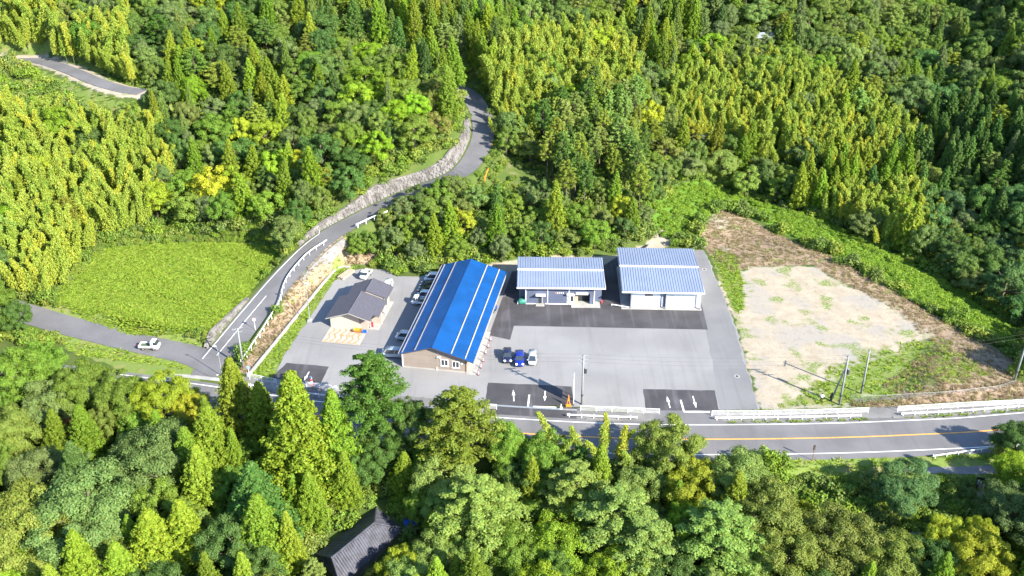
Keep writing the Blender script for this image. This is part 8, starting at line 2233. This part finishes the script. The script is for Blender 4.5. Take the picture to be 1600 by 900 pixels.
BAMS = """13.1,123.5,10.3,6
15.0,121.5,11.0,6
11.5,119.5,11.2,6
17.5,123.5,10.1,6
18.2,120.0,10.3,6
20.8,122.0,11.9,6
21.8,118.0,10.1,6
24.7,119.0,10.3,6
15.5,124.0,11.9,6
9.7,124.0,11.2,6
7.8,122.0,10.7,6
26.5,122.0,11.0,6
23.0,116.5,11.3,6
6.4,124.5,10.6,6
6.5,264.4,10.0,3
55.5,257.3,8.2,4
-91.9,176.1,11.1,0
47.9,255.3,10.0,4
1.5,263.8,8.2,3
0.4,258.6,10.6,3
97.8,253.2,10.3,4
-95.4,249.9,11.1,2
-130.1,264.9,10.7,1
8.2,258.2,8.7,3
-119.9,225.7,8.0,0
79.5,219.0,10.3,5
72.8,266.4,8.4,4
-102.8,220.3,8.6,0
94.1,213.0,9.0,5
64.7,244.2,10.5,4
-90.3,213.3,9.0,0
-108.5,213.9,10.7,0
-0.2,236.3,9.5,3
-92.8,179.3,11.3,0
74.0,239.1,9.2,4
-117.1,262.5,10.3,1
-103.5,249.3,10.2,2
78.4,246.4,9.2,4
-133.3,262.1,11.2,1
-116.6,220.4,8.2,0
83.3,251.0,9.8,4
-105.6,216.9,10.4,0
-83.1,198.9,10.3,0
91.4,221.3,11.2,5
96.6,213.4,8.2,5
70.3,243.0,8.1,4
71.8,244.1,8.6,4
3.3,248.3,8.6,3
-100.3,210.7,10.6,0
96.0,223.4,9.1,5
94.4,223.1,10.3,5
-94.5,242.9,8.6,2
14.7,249.5,9.6,3
24.0,272.7,11.3,3
-108.7,188.8,10.3,0
66.5,240.1,11.0,4
-92.9,222.3,8.3,0
-105.4,197.2,10.2,0
8.9,237.0,8.2,6
94.3,251.7,8.2,4
26.0,274.7,10.3,3
3.2,251.4,9.0,3
81.3,247.2,10.0,4
22.4,262.4,9.0,3
91.1,260.6,8.7,4
-90.3,204.1,9.6,0
63.7,241.9,10.8,4
-86.1,211.4,10.8,0
75.1,259.5,9.8,4
82.0,220.4,9.6,5
-106.6,189.8,10.3,0
-93.6,242.4,11.0,2
9.7,261.4,10.3,3
16.7,250.4,11.1,3
47.6,247.6,9.4,4
-95.8,193.7,8.8,0
-105.8,257.9,9.8,2
-131.8,263.3,8.9,1
-104.7,248.8,9.2,2
27.2,267.8,9.2,3
1.4,241.5,8.5,3
-82.3,203.5,8.7,0
-117.1,261.0,8.6,1
-102.9,179.8,10.4,0
30.3,258.6,10.3,3
3.8,240.5,10.4,3
-90.0,216.1,8.9,0
-97.1,242.9,11.3,2
-103.1,205.1,10.0,0
-102.1,201.0,9.6,0
-98.5,209.8,10.9,0
50.2,260.6,8.3,4
-85.6,202.0,8.4,0
84.3,236.6,10.2,4
-96.0,252.6,9.2,2
5.0,259.7,10.0,3
93.2,244.0,9.4,4
20.1,253.1,8.3,3
59.7,257.5,8.1,4
-98.8,176.9,10.1,0
-100.3,247.6,8.7,2
20.5,261.0,9.1,3
-94.3,183.7,11.2,0
91.4,240.9,10.5,4
-103.2,218.0,8.7,0
89.8,239.3,9.5,4
29.4,271.3,9.3,3
-91.1,199.9,10.4,0
61.4,254.5,9.5,4
9.3,249.3,8.9,3
93.8,220.9,11.0,5
90.2,236.7,10.7,4
78.4,261.6,10.8,4
90.1,260.6,10.7,4
14.3,265.0,8.7,3
11.7,252.9,10.4,3
76.0,239.9,11.2,4
27.8,264.9,10.7,3
-85.0,207.6,8.4,0
0.3,230.8,8.0,6
65.7,262.8,10.6,4
99.1,250.0,10.8,4
52.1,268.6,11.5,4
-112.0,254.3,10.2,2
5.0,238.9,10.3,3
92.2,255.2,10.9,4
83.6,247.8,10.0,4
68.4,245.4,9.5,4
-106.7,206.0,10.0,0
85.7,246.8,10.2,4
69.0,248.6,11.4,4
67.5,260.5,8.4,4
53.3,269.4,10.3,4
83.1,264.3,8.1,4
5.3,252.4,10.8,3
5.0,247.0,11.4,3
-96.0,198.5,9.3,0
-108.6,215.3,9.3,0
30.3,259.9,8.4,3
73.1,258.2,11.1,4
21.1,255.7,8.4,3
27.9,269.4,9.5,3
-108.9,205.8,10.3,0
-99.0,248.0,9.0,2
-1.3,243.1,8.1,3
-100.6,197.9,9.7,0
-84.4,215.6,9.8,0
4.0,260.2,9.8,3
25.3,255.3,9.8,3
-124.3,264.5,9.4,1
67.4,252.6,11.3,4
-103.7,255.0,11.2,2
-98.5,204.9,10.8,0
-2.3,238.3,10.3,3
46.7,263.5,8.5,4
-91.2,219.3,9.4,0
-119.4,266.8,10.2,1
-130.2,263.6,8.9,1
-125.8,265.7,9.3,1
78.3,236.3,9.4,4
94.9,242.5,10.4,4
4.5,233.7,9.9,6
87.2,236.5,9.0,4
10.0,268.2,8.6,3
-87.7,216.7,11.1,0
62.3,243.7,8.1,4
79.7,213.5,10.6,5
-112.1,206.0,10.0,0
-89.8,210.5,10.7,0
51.1,248.7,10.5,4
76.7,244.8,8.7,4
11.9,241.7,9.0,3
48.4,252.3,11.1,4
84.2,221.8,10.0,5
49.5,263.8,10.2,4
47.2,260.0,10.2,4
-101.5,259.9,9.3,2
-95.6,217.8,10.0,0
101.6,245.2,8.5,4
97.8,258.1,8.7,4
-105.0,256.0,9.8,2
-124.9,260.6,9.9,1
-83.9,212.7,9.6,0
3.2,241.2,10.2,3
91.2,244.1,11.0,4
-96.6,199.7,11.3,0
71.0,249.4,9.9,4
-98.9,189.9,8.6,0
-88.1,207.7,10.0,0
-110.8,203.8,11.1,0
-89.7,209.1,11.4,0
57.0,257.4,9.6,4
-88.1,203.5,11.4,0
81.9,258.3,9.6,4
-104.9,203.6,11.0,0
-109.1,188.5,10.9,0
14.5,239.4,9.0,6
-98.6,182.2,11.3,0
-104.9,180.1,8.4,0
52.8,248.2,9.5,4
-93.2,189.8,11.0,0
91.9,251.6,10.9,4
18.4,272.8,9.3,3
-102.5,195.8,9.5,0
32.4,259.6,9.5,3
-85.0,205.3,8.1,0
22.8,258.1,8.8,3
96.2,246.9,8.1,4
85.2,214.3,8.2,5
24.6,266.6,9.4,3
78.5,220.5,10.7,5
75.6,250.1,9.7,4
70.8,247.9,10.4,4
-121.4,263.2,11.2,1
69.4,241.1,11.3,4
0.9,244.6,10.5,3
-108.0,223.2,8.0,0
70.8,265.3,11.3,4
-3.3,248.7,10.5,3
85.9,214.4,8.4,5
69.3,247.8,8.3,4
9.4,240.2,11.3,3
-127.0,262.5,9.6,1
-94.5,177.8,11.1,0
58.4,263.4,8.6,4
72.1,260.3,10.7,4
-116.1,204.6,9.5,0
104.3,247.7,9.2,4
79.0,265.5,10.5,4
75.9,247.8,10.7,4
75.8,252.3,9.0,4
6.6,250.2,11.4,3
-102.9,216.6,10.1,0
-101.5,190.5,11.1,0
88.9,223.1,11.4,5
-76.8,211.4,10.7,0
-134.6,252.9,11.4,1
86.9,239.1,9.6,4
-95.7,247.2,10.9,2
94.0,249.7,9.9,4
-96.1,178.9,11.4,0
94.6,219.0,9.4,5
-84.1,197.8,9.7,0
1.1,233.9,10.1,6
-96.1,211.4,9.0,0
-100.8,249.3,11.1,2
13.3,241.3,8.7,6
79.9,258.0,9.9,4
-89.2,191.8,8.1,0
89.9,246.4,11.3,4
55.8,269.1,11.0,4
9.2,266.4,10.8,3
65.6,251.5,10.5,4
-100.8,203.5,10.6,0
98.6,254.7,10.2,4
-103.0,257.0,8.6,2
-120.3,218.7,9.1,0
26.0,253.5,11.1,3
100.2,252.4,8.3,4
86.0,242.6,10.3,4
73.7,236.7,10.3,4
-101.3,206.5,9.0,0
-87.5,197.3,8.3,0
95.3,238.5,10.0,4
83.4,242.9,10.7,4
-100.1,191.7,10.8,0
3.6,237.8,10.9,3
-93.3,185.4,11.1,0
59.7,260.6,9.3,4
-0.4,255.1,10.5,3
-1.4,258.7,10.8,3
-97.1,179.3,9.4,0
-82.3,207.7,8.3,0
81.3,212.0,10.7,5
-99.1,222.2,8.6,0
-102.9,191.7,8.5,0
65.3,242.2,10.8,4
-104.0,209.0,9.9,0
-119.9,221.0,10.7,0
-95.5,206.7,9.4,0
88.6,220.7,8.6,5
-98.3,198.1,11.3,0
53.4,261.2,8.5,4
83.6,219.7,8.2,5
-95.6,188.3,10.1,0
-111.1,210.0,10.4,0
7.9,255.7,8.5,3
-100.9,208.9,9.6,0
44.5,255.8,10.0,4
95.9,245.5,9.1,4
-109.6,194.7,11.0,0
72.9,259.3,11.0,4
-98.9,194.9,9.9,0
-2.1,246.8,9.6,3
-108.5,197.2,10.6,0
-97.2,185.7,9.6,0
46.0,249.1,9.0,4
-105.7,185.2,8.5,0
26.9,272.2,8.5,3
95.5,237.9,8.9,4
23.8,270.3,11.4,3
22.8,275.0,8.2,3
53.3,252.7,11.2,4
-94.0,187.3,9.1,0
-95.1,203.4,8.4,0
-119.6,219.1,10.8,0
-114.5,213.8,9.8,0
75.4,241.6,10.8,4
61.5,261.6,10.9,4
-98.6,249.4,10.3,2
-90.4,178.5,11.3,0
58.4,269.1,8.7,4
84.4,245.0,8.6,4
16.2,258.0,9.9,3
1.4,238.9,11.0,3
46.2,252.0,8.1,4
68.2,256.9,8.9,4
-105.7,218.2,8.4,0
0.4,248.1,9.1,3
-100.3,185.9,10.2,0
54.9,252.9,11.5,4
26.8,261.4,8.5,3
73.1,247.8,9.9,4
3.1,229.5,11.0,6
65.4,254.2,9.0,4
-91.3,196.0,10.0,0
84.2,258.7,8.9,4
20.1,262.5,10.6,3
-98.1,217.7,9.5,0
55.3,247.4,9.6,4
-115.9,211.5,11.1,0
95.1,209.6,8.8,5
89.6,217.5,10.0,5
57.1,250.8,10.3,4
72.8,244.0,9.9,4
-108.7,203.7,8.4,0
54.3,262.7,8.8,4
42.6,255.2,10.5,4
27.9,263.5,11.4,3
-106.5,221.1,10.8,0
85.7,259.4,9.7,4
93.9,258.2,10.1,4
83.6,256.0,8.3,4
62.2,258.7,9.3,4
58.4,247.9,9.9,4
29.2,262.4,9.7,3
-89.5,197.8,10.5,0
-87.2,222.1,8.3,0
-104.9,194.5,9.9,0
-94.0,218.4,8.6,0
-113.3,206.2,9.0,0
91.8,223.5,11.3,5
52.0,257.1,8.7,4
-2.3,250.7,11.1,3
21.6,251.3,11.0,3
-110.3,198.4,10.5,0
89.5,245.4,9.6,4
-80.6,210.1,8.0,0
-92.9,175.2,10.3,0
28.4,254.4,9.8,3
-110.4,212.4,11.3,0
-0.1,252.2,10.6,3
79.4,251.0,8.9,4
-81.6,221.7,9.1,0
61.0,246.6,9.0,4
-91.7,202.3,10.8,0
66.6,268.3,10.7,4
21.9,265.5,8.6,3
92.6,240.0,10.8,4
82.1,255.6,9.4,4
92.9,258.3,10.8,4
41.5,250.9,10.4,4
-84.3,199.4,9.1,0
-111.7,207.6,8.5,0
58.7,261.0,9.0,4
91.0,249.5,9.5,4
-121.0,222.9,9.6,0
-83.4,213.8,11.2,0
47.1,250.6,10.0,4
-93.0,211.7,10.0,0
-108.4,185.1,10.5,0
60.4,267.3,11.3,4
-83.0,216.9,8.4,0
-3.5,243.9,11.2,3
-93.0,216.0,10.9,0
57.3,252.9,10.3,4
75.5,220.4,9.8,5
-119.6,224.5,9.9,0
6.2,234.4,10.6,6
-105.5,201.1,10.9,0
18.3,247.6,10.6,3
-108.9,251.3,10.6,2
45.6,256.5,9.2,4
88.8,250.3,9.2,4
63.8,262.3,11.1,4
77.9,259.3,10.4,4
21.5,274.2,8.4,3
-98.3,200.0,10.9,0
-105.0,192.2,8.4,0
-82.2,219.5,9.7,0
-115.8,213.8,8.7,0
43.5,259.9,10.1,4
-98.0,213.0,8.9,0
82.4,244.9,10.8,4
63.3,252.4,9.9,4
17.9,268.1,10.3,3
-113.4,199.2,9.0,0
-90.6,236.8,8.3,2
79.1,253.5,11.4,4
-98.4,254.9,9.0,2
-95.1,214.9,10.2,0
11.2,248.4,9.9,3
-112.1,194.3,11.0,0
87.3,254.6,10.2,4
-123.6,225.3,9.0,0
-120.3,222.3,9.0,0
17.2,266.9,10.0,3
88.9,252.2,9.6,4
65.5,249.3,11.0,4
80.9,240.8,11.1,4
43.0,252.0,10.9,4
79.0,222.9,9.9,5
-86.4,206.5,11.3,0
12.8,252.4,8.0,3
63.1,250.2,8.2,4
27.1,254.3,10.7,3
62.4,265.9,9.3,4
64.1,248.3,9.0,4
78.3,215.9,11.4,5
-102.7,187.9,9.0,0
83.9,239.1,8.5,4
3.2,231.7,8.2,6
-100.5,261.7,11.1,2
-104.0,223.5,8.2,0
-126.4,260.8,10.0,1
-0.8,253.5,9.7,3
71.4,254.2,9.7,4
-108.8,199.5,8.7,0
88.7,215.2,10.9,5
-109.9,188.5,10.5,0
51.9,248.9,8.4,4
11.5,250.5,8.6,3
44.2,262.8,8.6,4
-82.0,209.8,10.3,0
3.9,255.6,11.0,3
52.7,255.4,11.1,4
-84.4,218.8,9.3,0
-106.4,187.0,8.1,0
64.0,254.4,10.7,4
76.0,218.3,9.1,5
83.2,262.7,10.5,4
51.0,254.3,10.5,4
41.5,258.5,8.2,4
-79.8,204.0,10.5,0
14.0,243.5,11.1,3
53.1,263.1,8.7,4
81.3,216.8,10.6,5
78.1,254.1,8.4,4
2.9,249.9,8.2,3
10.5,237.5,11.1,6
-92.7,206.1,10.9,0
-116.8,209.0,9.5,0
60.7,244.6,8.2,4
86.0,211.2,10.3,5
8.5,247.5,9.7,3
5.9,263.8,8.4,3
0.4,259.1,10.8,3
-79.5,201.2,9.2,0
17.5,261.3,9.1,3
66.6,258.6,8.3,4
13.5,246.1,10.3,3
-103.9,213.4,9.1,0
-114.7,217.1,11.1,0
10.1,254.8,10.7,3
96.6,254.5,9.7,4
-114.7,222.0,11.3,0
81.6,260.4,9.7,4
-93.0,193.7,8.6,0
83.1,251.9,8.4,4
-1.9,243.9,8.2,3
18.4,259.6,11.2,3
-100.7,213.5,9.3,0
-96.8,188.5,10.6,0
-83.3,201.1,10.7,0
16.7,271.2,11.2,3
-4.3,246.7,10.0,3
-118.7,260.6,8.3,1
69.4,264.6,9.7,4
50.5,257.5,11.3,4
86.7,207.3,8.7,5
-109.1,207.3,11.3,0
54.9,260.0,10.5,4
-115.1,258.0,10.6,1
-106.3,208.2,8.7,0
-97.9,193.0,9.4,0
96.9,242.5,8.7,4
-120.2,265.9,10.6,1
99.2,244.4,10.0,4
-108.6,255.8,8.1,2
10.4,243.7,9.7,3
1.7,250.0,8.6,3
82.4,261.8,8.1,4
87.0,258.5,10.3,4
-98.8,203.4,9.1,0
58.8,244.3,10.2,4
96.6,250.5,8.2,4
72.4,253.0,8.9,4
-119.9,214.2,8.4,0
-137.7,266.5,10.9,1
9.3,268.5,9.6,3
-103.2,183.2,9.7,0
101.7,249.1,10.7,4
54.6,249.6,9.2,4
-80.5,219.4,10.1,0
13.2,255.2,11.1,3
-112.7,208.9,10.8,0
0.7,228.6,8.9,6
8.1,243.1,11.1,3
-104.7,183.0,10.3,0
-87.7,217.4,8.1,0
95.2,256.1,8.2,4
49.0,246.8,10.5,4
-102.3,203.5,10.0,0
24.5,263.5,11.0,3
-101.0,180.3,8.8,0
2.7,245.0,10.2,3
31.2,265.4,10.1,3
5.8,241.9,10.3,3
-105.4,212.5,9.8,0
7.0,257.1,8.3,3
-79.3,205.6,10.7,0
14.5,262.6,9.1,3
-88.1,212.9,9.4,0
68.7,262.4,10.8,4
-2.4,255.8,8.4,3
-108.8,219.4,8.7,0
10.0,260.4,9.2,3
-115.7,223.3,8.5,0
-78.7,208.3,9.8,0
90.7,218.4,10.5,5
-102.2,251.4,9.9,2
-99.9,256.0,8.5,2
-87.4,211.6,8.6,0
-100.4,200.5,8.0,0
-119.5,215.1,11.1,0
76.5,235.8,8.5,4
18.6,265.9,9.0,3
17.3,253.1,9.3,3
-112.7,210.5,10.4,0
-95.9,220.1,9.7,0
-117.1,217.4,10.7,0
20.5,248.7,9.7,3
-91.3,185.5,9.5,0
-103.0,259.3,8.1,2
-97.0,207.9,9.1,0
-76.9,212.6,9.6,0
90.1,258.6,8.3,4
-139.9,266.0,11.2,1
-92.5,212.5,9.8,0
45.1,259.9,8.2,4
10.0,264.3,10.7,3
7.2,245.4,11.0,3
96.6,259.6,8.1,4
61.5,251.3,8.5,4
74.7,249.7,9.6,4
79.9,242.0,9.7,4
-113.6,218.0,10.2,0
16.5,264.5,8.2,3
72.1,263.4,9.8,4
90.9,214.9,9.4,5
-92.9,239.9,8.7,2
57.7,254.7,10.5,4
-79.0,214.3,10.8,0
79.1,244.4,9.4,4
90.2,211.8,11.3,5
-106.7,210.7,10.2,0
-94.6,175.2,11.2,0
-99.0,244.6,8.8,2
30.9,258.4,10.9,3
59.0,242.6,11.2,4
-91.3,189.6,10.5,0
87.7,206.4,8.0,5
81.1,251.3,8.1,4
-83.4,205.5,11.4,0
15.3,254.1,11.5,3
92.4,211.3,8.5,5
11.3,239.4,8.9,6
5.5,255.1,9.3,3
21.1,271.7,8.1,3
72.8,262.3,8.5,4
-91.8,200.6,11.3,0
19.0,254.8,8.4,3
-108.8,209.7,9.3,0
82.5,218.0,9.5,5
87.4,250.0,8.2,4
93.6,216.9,8.8,5
60.2,249.8,9.3,4
-107.9,191.7,9.8,0
3.5,261.9,8.3,3
78.2,238.6,8.6,4
-95.3,244.9,10.5,2
20.9,267.5,9.2,3
85.7,245.0,8.7,4
60.6,264.4,9.6,4
23.2,260.9,8.9,3
-119.1,266.3,9.3,1
73.5,241.8,8.4,4
92.5,236.0,10.8,4
-88.4,200.1,9.7,0
-116.8,216.5,11.1,0
-94.9,182.3,10.1,0
-112.9,256.1,11.5,2
54.9,265.5,10.3,4
-124.3,262.8,8.7,1
-110.2,218.7,11.3,0
101.2,248.2,8.7,4
11.7,256.5,9.6,3
-98.4,252.9,10.5,2
49.1,252.3,11.4,4
-95.7,207.7,8.5,0
-80.1,215.7,8.9,0
-111.5,199.7,9.1,0
66.7,246.7,8.8,4
-92.0,207.2,11.1,0
-91.2,177.3,9.3,0
9.7,261.7,10.5,3
5.2,232.7,8.1,6
10.4,262.9,11.4,3
72.4,255.1,9.9,4
14.5,257.8,9.2,3
1.7,227.3,11.0,6
82.4,250.7,8.5,4
26.2,256.6,8.6,3
-112.8,222.9,8.8,0
71.3,258.1,10.5,4
50.2,264.5,8.5,4
14.4,268.9,10.9,3
-91.1,181.9,11.3,0
83.7,260.7,10.4,4
-111.0,216.4,8.2,0
18.7,256.6,9.4,3
-113.6,203.0,10.8,0
87.4,221.7,9.2,5
17.4,263.5,8.4,3
23.3,257.9,9.1,3
-99.6,256.6,10.9,2
83.3,216.7,10.3,5
28.4,267.7,9.2,3
57.1,265.9,8.8,4
-90.9,188.1,10.0,0
-91.0,173.5,8.9,0
-95.5,189.1,9.1,0
97.1,216.1,9.1,5
95.1,259.1,10.9,4
86.7,218.7,9.4,5
9.0,234.4,11.0,6
3.9,257.9,11.2,3
-90.9,206.0,10.5,0
-101.1,186.8,8.8,0
-121.7,260.9,9.6,1
14.6,260.4,9.2,3
-101.6,252.1,9.9,2
92.6,214.0,8.5,5
83.0,207.7,8.9,5
-93.8,182.1,9.0,0
29.1,265.1,11.2,3
80.3,237.4,9.8,4
84.6,211.6,10.5,5
99.7,242.3,9.5,4
67.8,253.9,8.6,4
-1.3,230.2,9.8,6
55.8,254.2,10.7,4"""
bm_meshes = [quad_mesh('bamboo_culm', v, [lf_bam, pm('bamboo_stem', (.2,.25,.08), .6, .2, 2)], w) for v, w in (bamboo(s, 84, 11) for s in (61,62,63,64,65,66))]
BLAB = {0: 'bright bamboo thicket on the hillside left of the grass field', 1: 'yellow bamboo clump at the top left corner', 2: 'bamboo thicket above the upper road at top left', 3: 'tall pale bamboo grove at top centre beyond the hill road', 4: 'sunlit yellow-green bamboo grove on the slope at upper right', 5: 'arching bamboo grove behind the dirt lot creeper strip', 6: 'bamboo clump in the foreground wood below the middle entrance'}
groves = {}
for ln in BAMS.strip().split('\n'): q = ln.split(','); groves.setdefault(int(q[3]), []).append((float(q[0]), float(q[1]), float(q[2])))
rb2 = np.random.default_rng(9)
for k, v in groves.items():
    p_ = []
    for x, y, H in v:                                             # each stand is a few culms close together
        for j in range(4): p_.append((x+rb2.normal(0, 1.1), y+rb2.normal(0, 1.1), H*rb2.uniform(.72, 1.1)))
    p_ = np.array(p_); p_[:,2] *= .78 if k == 6 else 1; scatter('bamboo_grove', BLAB[k], 'bamboo', np.c_[p_[:,:2], height(p_[:,0], p_[:,1])], np.c_[p_[:,2]/10*1.05, p_[:,2]/10*1.05, p_[:,2]/10], bm_meshes, 10+k, .13 if k < 6 else .2)
def sample(poly, n, seed, inset=0.0, clear=()):
    r = np.random.default_rng(seed); q = np.array([p[:2] for p in poly]); lo_, hi_ = q.min(0), q.max(0); p_ = r.uniform(lo_, hi_, (n*3, 2)); ok = poly_sd(p_[:,0], p_[:,1], poly) < -inset
    for cp, m in clear: ok &= poly_sd(p_[:,0], p_[:,1], cp) > m
    p_ = p_[ok][:n]; return np.c_[p_, height(p_[:,0], p_[:,1])]
ru = np.random.default_rng(21)
# undergrowth everywhere under the trees
p_ = np.c_[ru.uniform(-150, 165, 44000), ru.uniform(88, 330, 44000)]; ok = np.ones(len(p_), bool)
for poly, m in ((LOT, .6), (DIRT, .5), (FIELD, .8), (BROWN, .2), (KUDZU, -.5), (GARDEN, -.5), (BANK_L, -.3), (BACK_DIRT, .5), (GRASSY[2], -.2), (GRASSY[3], .6), (GRASSY[4], .6), (FENCE_STRIP, .6)): ok &= poly_sd(p_[:,0], p_[:,1], poly) > m
for pts, hw, m in ROADS:
    d, _, sd = line_dist(p_[:,0], p_[:,1], pts); ok &= (np.where(sd > 0, np.maximum(d-4.2, 0), d) if pts is MAIN else d) > (hw+.2 if pts is MAIN else 6.6 if pts is TOPROAD else np.where(sd > 0, 4.5, np.where(p_[:,1] > 196, 3.3, 4.2)) if pts is HILL else hw+1)
farf = [poly_sd(p_[:,0], p_[:,1], [(e4[i][0]+E_[0][0], e4[i][1]+E_[0][1]) for i in range(4)]) > .8]; ok &= farf[0]
p_ = p_[ok][:24000]; sc_ = ru.uniform(.7, 2.0, len(p_))*np.where(poly_sd(p_[:,0], p_[:,1], CLEARING) < 1, .6, 1)
sh_m = [quad_mesh('shrub', shrub(s, 620, .21)[0], [lf_shrub]) for s in (71,72,73,74)]
scatter('undergrowth', 'dense shrubby undergrowth filling the woods', 'undergrowth', np.c_[p_, height(p_[:,0], p_[:,1])], np.c_[sc_, sc_, sc_*ru.uniform(.7,1.3,len(p_))], sh_m, 22)
kd = [quad_mesh('creeper', shrub(s, 380, .21, 1.3, .6)[0], [lf_kud]) for s in (81,82,83)]
p_ = sample(KUDZU, 1500, 5, .8); scatter('creeper_cover', 'bright green creeper covering the strip beyond the brown bank', 'creeper', p_, ru.uniform(.6, 1.25, len(p_)), kd, 24)
gt = [quad_mesh('grass_tuft', tuft(s, 44, 1.0, .42)[0], [lf_grass]) for s in (91,92,93)]; gd = [quad_mesh('dry_tuft', tuft(s, 22, .55, .4)[0], [lf_dry]) for s in (94,95)]
p_ = sample(FIELD, 9000, 6); nz = smooth_noise(3); dens = np.array([nz(x*.55, y*.55) for x, y, _ in p_]); fx0, fx1 = -88, -50; h_ = .10+.42*sstep(-.02, .22, dens+.16*sstep(-75, -58, p_[:,0]))*sstep(-86, -74, p_[:,0])*(1-sstep(-1.5, 0, poly_sd(p_[:,0], p_[:,1], FIELD))); scatter('meadow_grass', 'tall rough grass filling the fallow field by the hill road', 'grass', p_, np.c_[np.full(len(p_), .95), np.full(len(p_), .95), h_*1.5], gt, 25, .2)
gmask = np.maximum(mask(GRASSY[:3]+GRASSY[4:]+[GARDEN], .6), .6*mask([GRASSY[3]], 2)); gmask = np.maximum(gmask, sstep(3.2, 4.2, dT)*(1-sstep(7, 9, dT))*(vv[:,0] > -150)); gmask *= mask([FIELD], .3) < .5
gi_ = np.nonzero(gmask > .5)[0]; gi_ = ru.choice(gi_, min(len(gi_), 9000), replace=False); vg = vv[gi_].copy(); vg[:,:2] += ru.uniform(-.4, .4, (len(vg), 2)); vg[:,2] = height(vg[:,0], vg[:,1]); vg = np.vstack([vg[ru.random(len(vg)) < np.where(poly_sd(vg[:,0], vg[:,1], GRASSY[3]) < 0, .45, 1)]])
d1, _, _ = line_dist(vg[:,0], vg[:,1], SPUR); d2, _, s2 = line_dist(vg[:,0], vg[:,1], MAIN); d3, _, _ = line_dist(vg[:,0], vg[:,1], HILL); d4, _, _ = line_dist(vg[:,0], vg[:,1], LANE); d5, _, _ = line_dist(vg[:,0], vg[:,1], TOPROAD); vg = vg[(d5 > 3.2) & (poly_sd(vg[:,0], vg[:,1], GRAVEL) > .3) & (d1 > 3.2) & (d2 > np.where(s2 > 0, 7.9, 5.6)) & (d3 > 3.1) & (d4 > 1.7)]
scatter('verge_grass', 'green grass on the verges and banks', 'grass', vg, np.c_[np.full(len(vg), .9), np.full(len(vg), .9), ru.uniform(.12, .38, len(vg))], gt, 26)
db = np.vstack([sample(BROWN, 3200, 15), sample(FENCE_STRIP, 500, 19), sample(BANK_L, 1500, 16)]); d3, _, _ = line_dist(db[:,0], db[:,1], HILL); db = db[d3 > 3.2]
scatter('dry_grass', 'dry brown cut grass on the embankments', 'grass', db, ru.uniform(.5, 1.0, len(db)), gd, 27, .3)
gsh = sample(GARDEN, 190, 18); d2, _, _ = line_dist(gsh[:,0], gsh[:,1], MAIN); d4, _, _ = line_dist(gsh[:,0], gsh[:,1], LANE); gsh = gsh[(d2 > 8) & (d4 > 2.6)]
scatter('garden_shrubs', 'loose shrubs and weeds overgrowing the garden plot', 'shrubs', gsh, ru.uniform(.5, 1.3, len(gsh)), sh_m, 28)
hp_ = np.c_[ru.uniform(-97, -40, 9000), ru.uniform(150, 206, 9000)]; sd_ = poly_sd(hp_[:,0], hp_[:,1], FIELD); d1, _, _ = line_dist(hp_[:,0], hp_[:,1], SPUR); d3, _, _ = line_dist(hp_[:,0], hp_[:,1], HILL); hp_ = hp_[(sd_ > .1) & (sd_ < 4.5) & (d1 > 3.9) & (d3 > 4.3)][:1300]
scatter('field_hedge', 'low bushes edging the fallow field', 'bushes', np.c_[hp_, height(hp_[:,0], hp_[:,1])], np.c_[ru.uniform(.4,.9,len(hp_)), ru.uniform(.4,.9,len(hp_)), ru.uniform(.4,1.0,len(hp_))], sh_m, 33)
# weeds at foot of the railings
wp_ = []
for a_, b_, off in ((35,58,7.3),(35,58,4.45),(64,90,7.4),(64,90,4.5),(11.5,22,7.4),(-32,-22,7.4)):
    q = along(FINE, off, 0, a_, b_); wp_ += [(v[0], v[1]+ru.normal(0,.08), .02) for v in q if ru.random() < .75]
scatter('kerb_weeds', 'weeds along the foot of the roadside rails', 'weeds', wp_, np.c_[ru.uniform(.4,.8,len(wp_)), ru.uniform(.3,.5,len(wp_)), ru.uniform(.2,.4,len(wp_))], gt, 29)
cb = [quad_mesh('cabbage', shrub(s, 26, .26, .3, .3)[0], [lf_cab]) for s in (97,98)]; cp = [(40.2+i*.42+ru.normal(0,.05), 121.9-j*.62+ru.normal(0,.05)) for i in range(26) for j in range(3)]; cp = [(x, y, gz(x, y)) for x, y in cp]
scatter('cabbage_rows', 'rows of blue-green cabbages in the garden plot by the road', 'vegetables', cp, ru.uniform(.8, 1.2, len(cp)), cb, 30, .05)
vrow = [(39.5+i*.3, 123.3+ru.normal(0,.1)) for i in range(38)]; vrow = [(x, y, gz(x, y)) for x, y in vrow]; scatter('bean_row', 'bright green row crop behind the cabbages', 'vegetables', vrow, ru.uniform(.45, .7, len(vrow)), kd, 31)
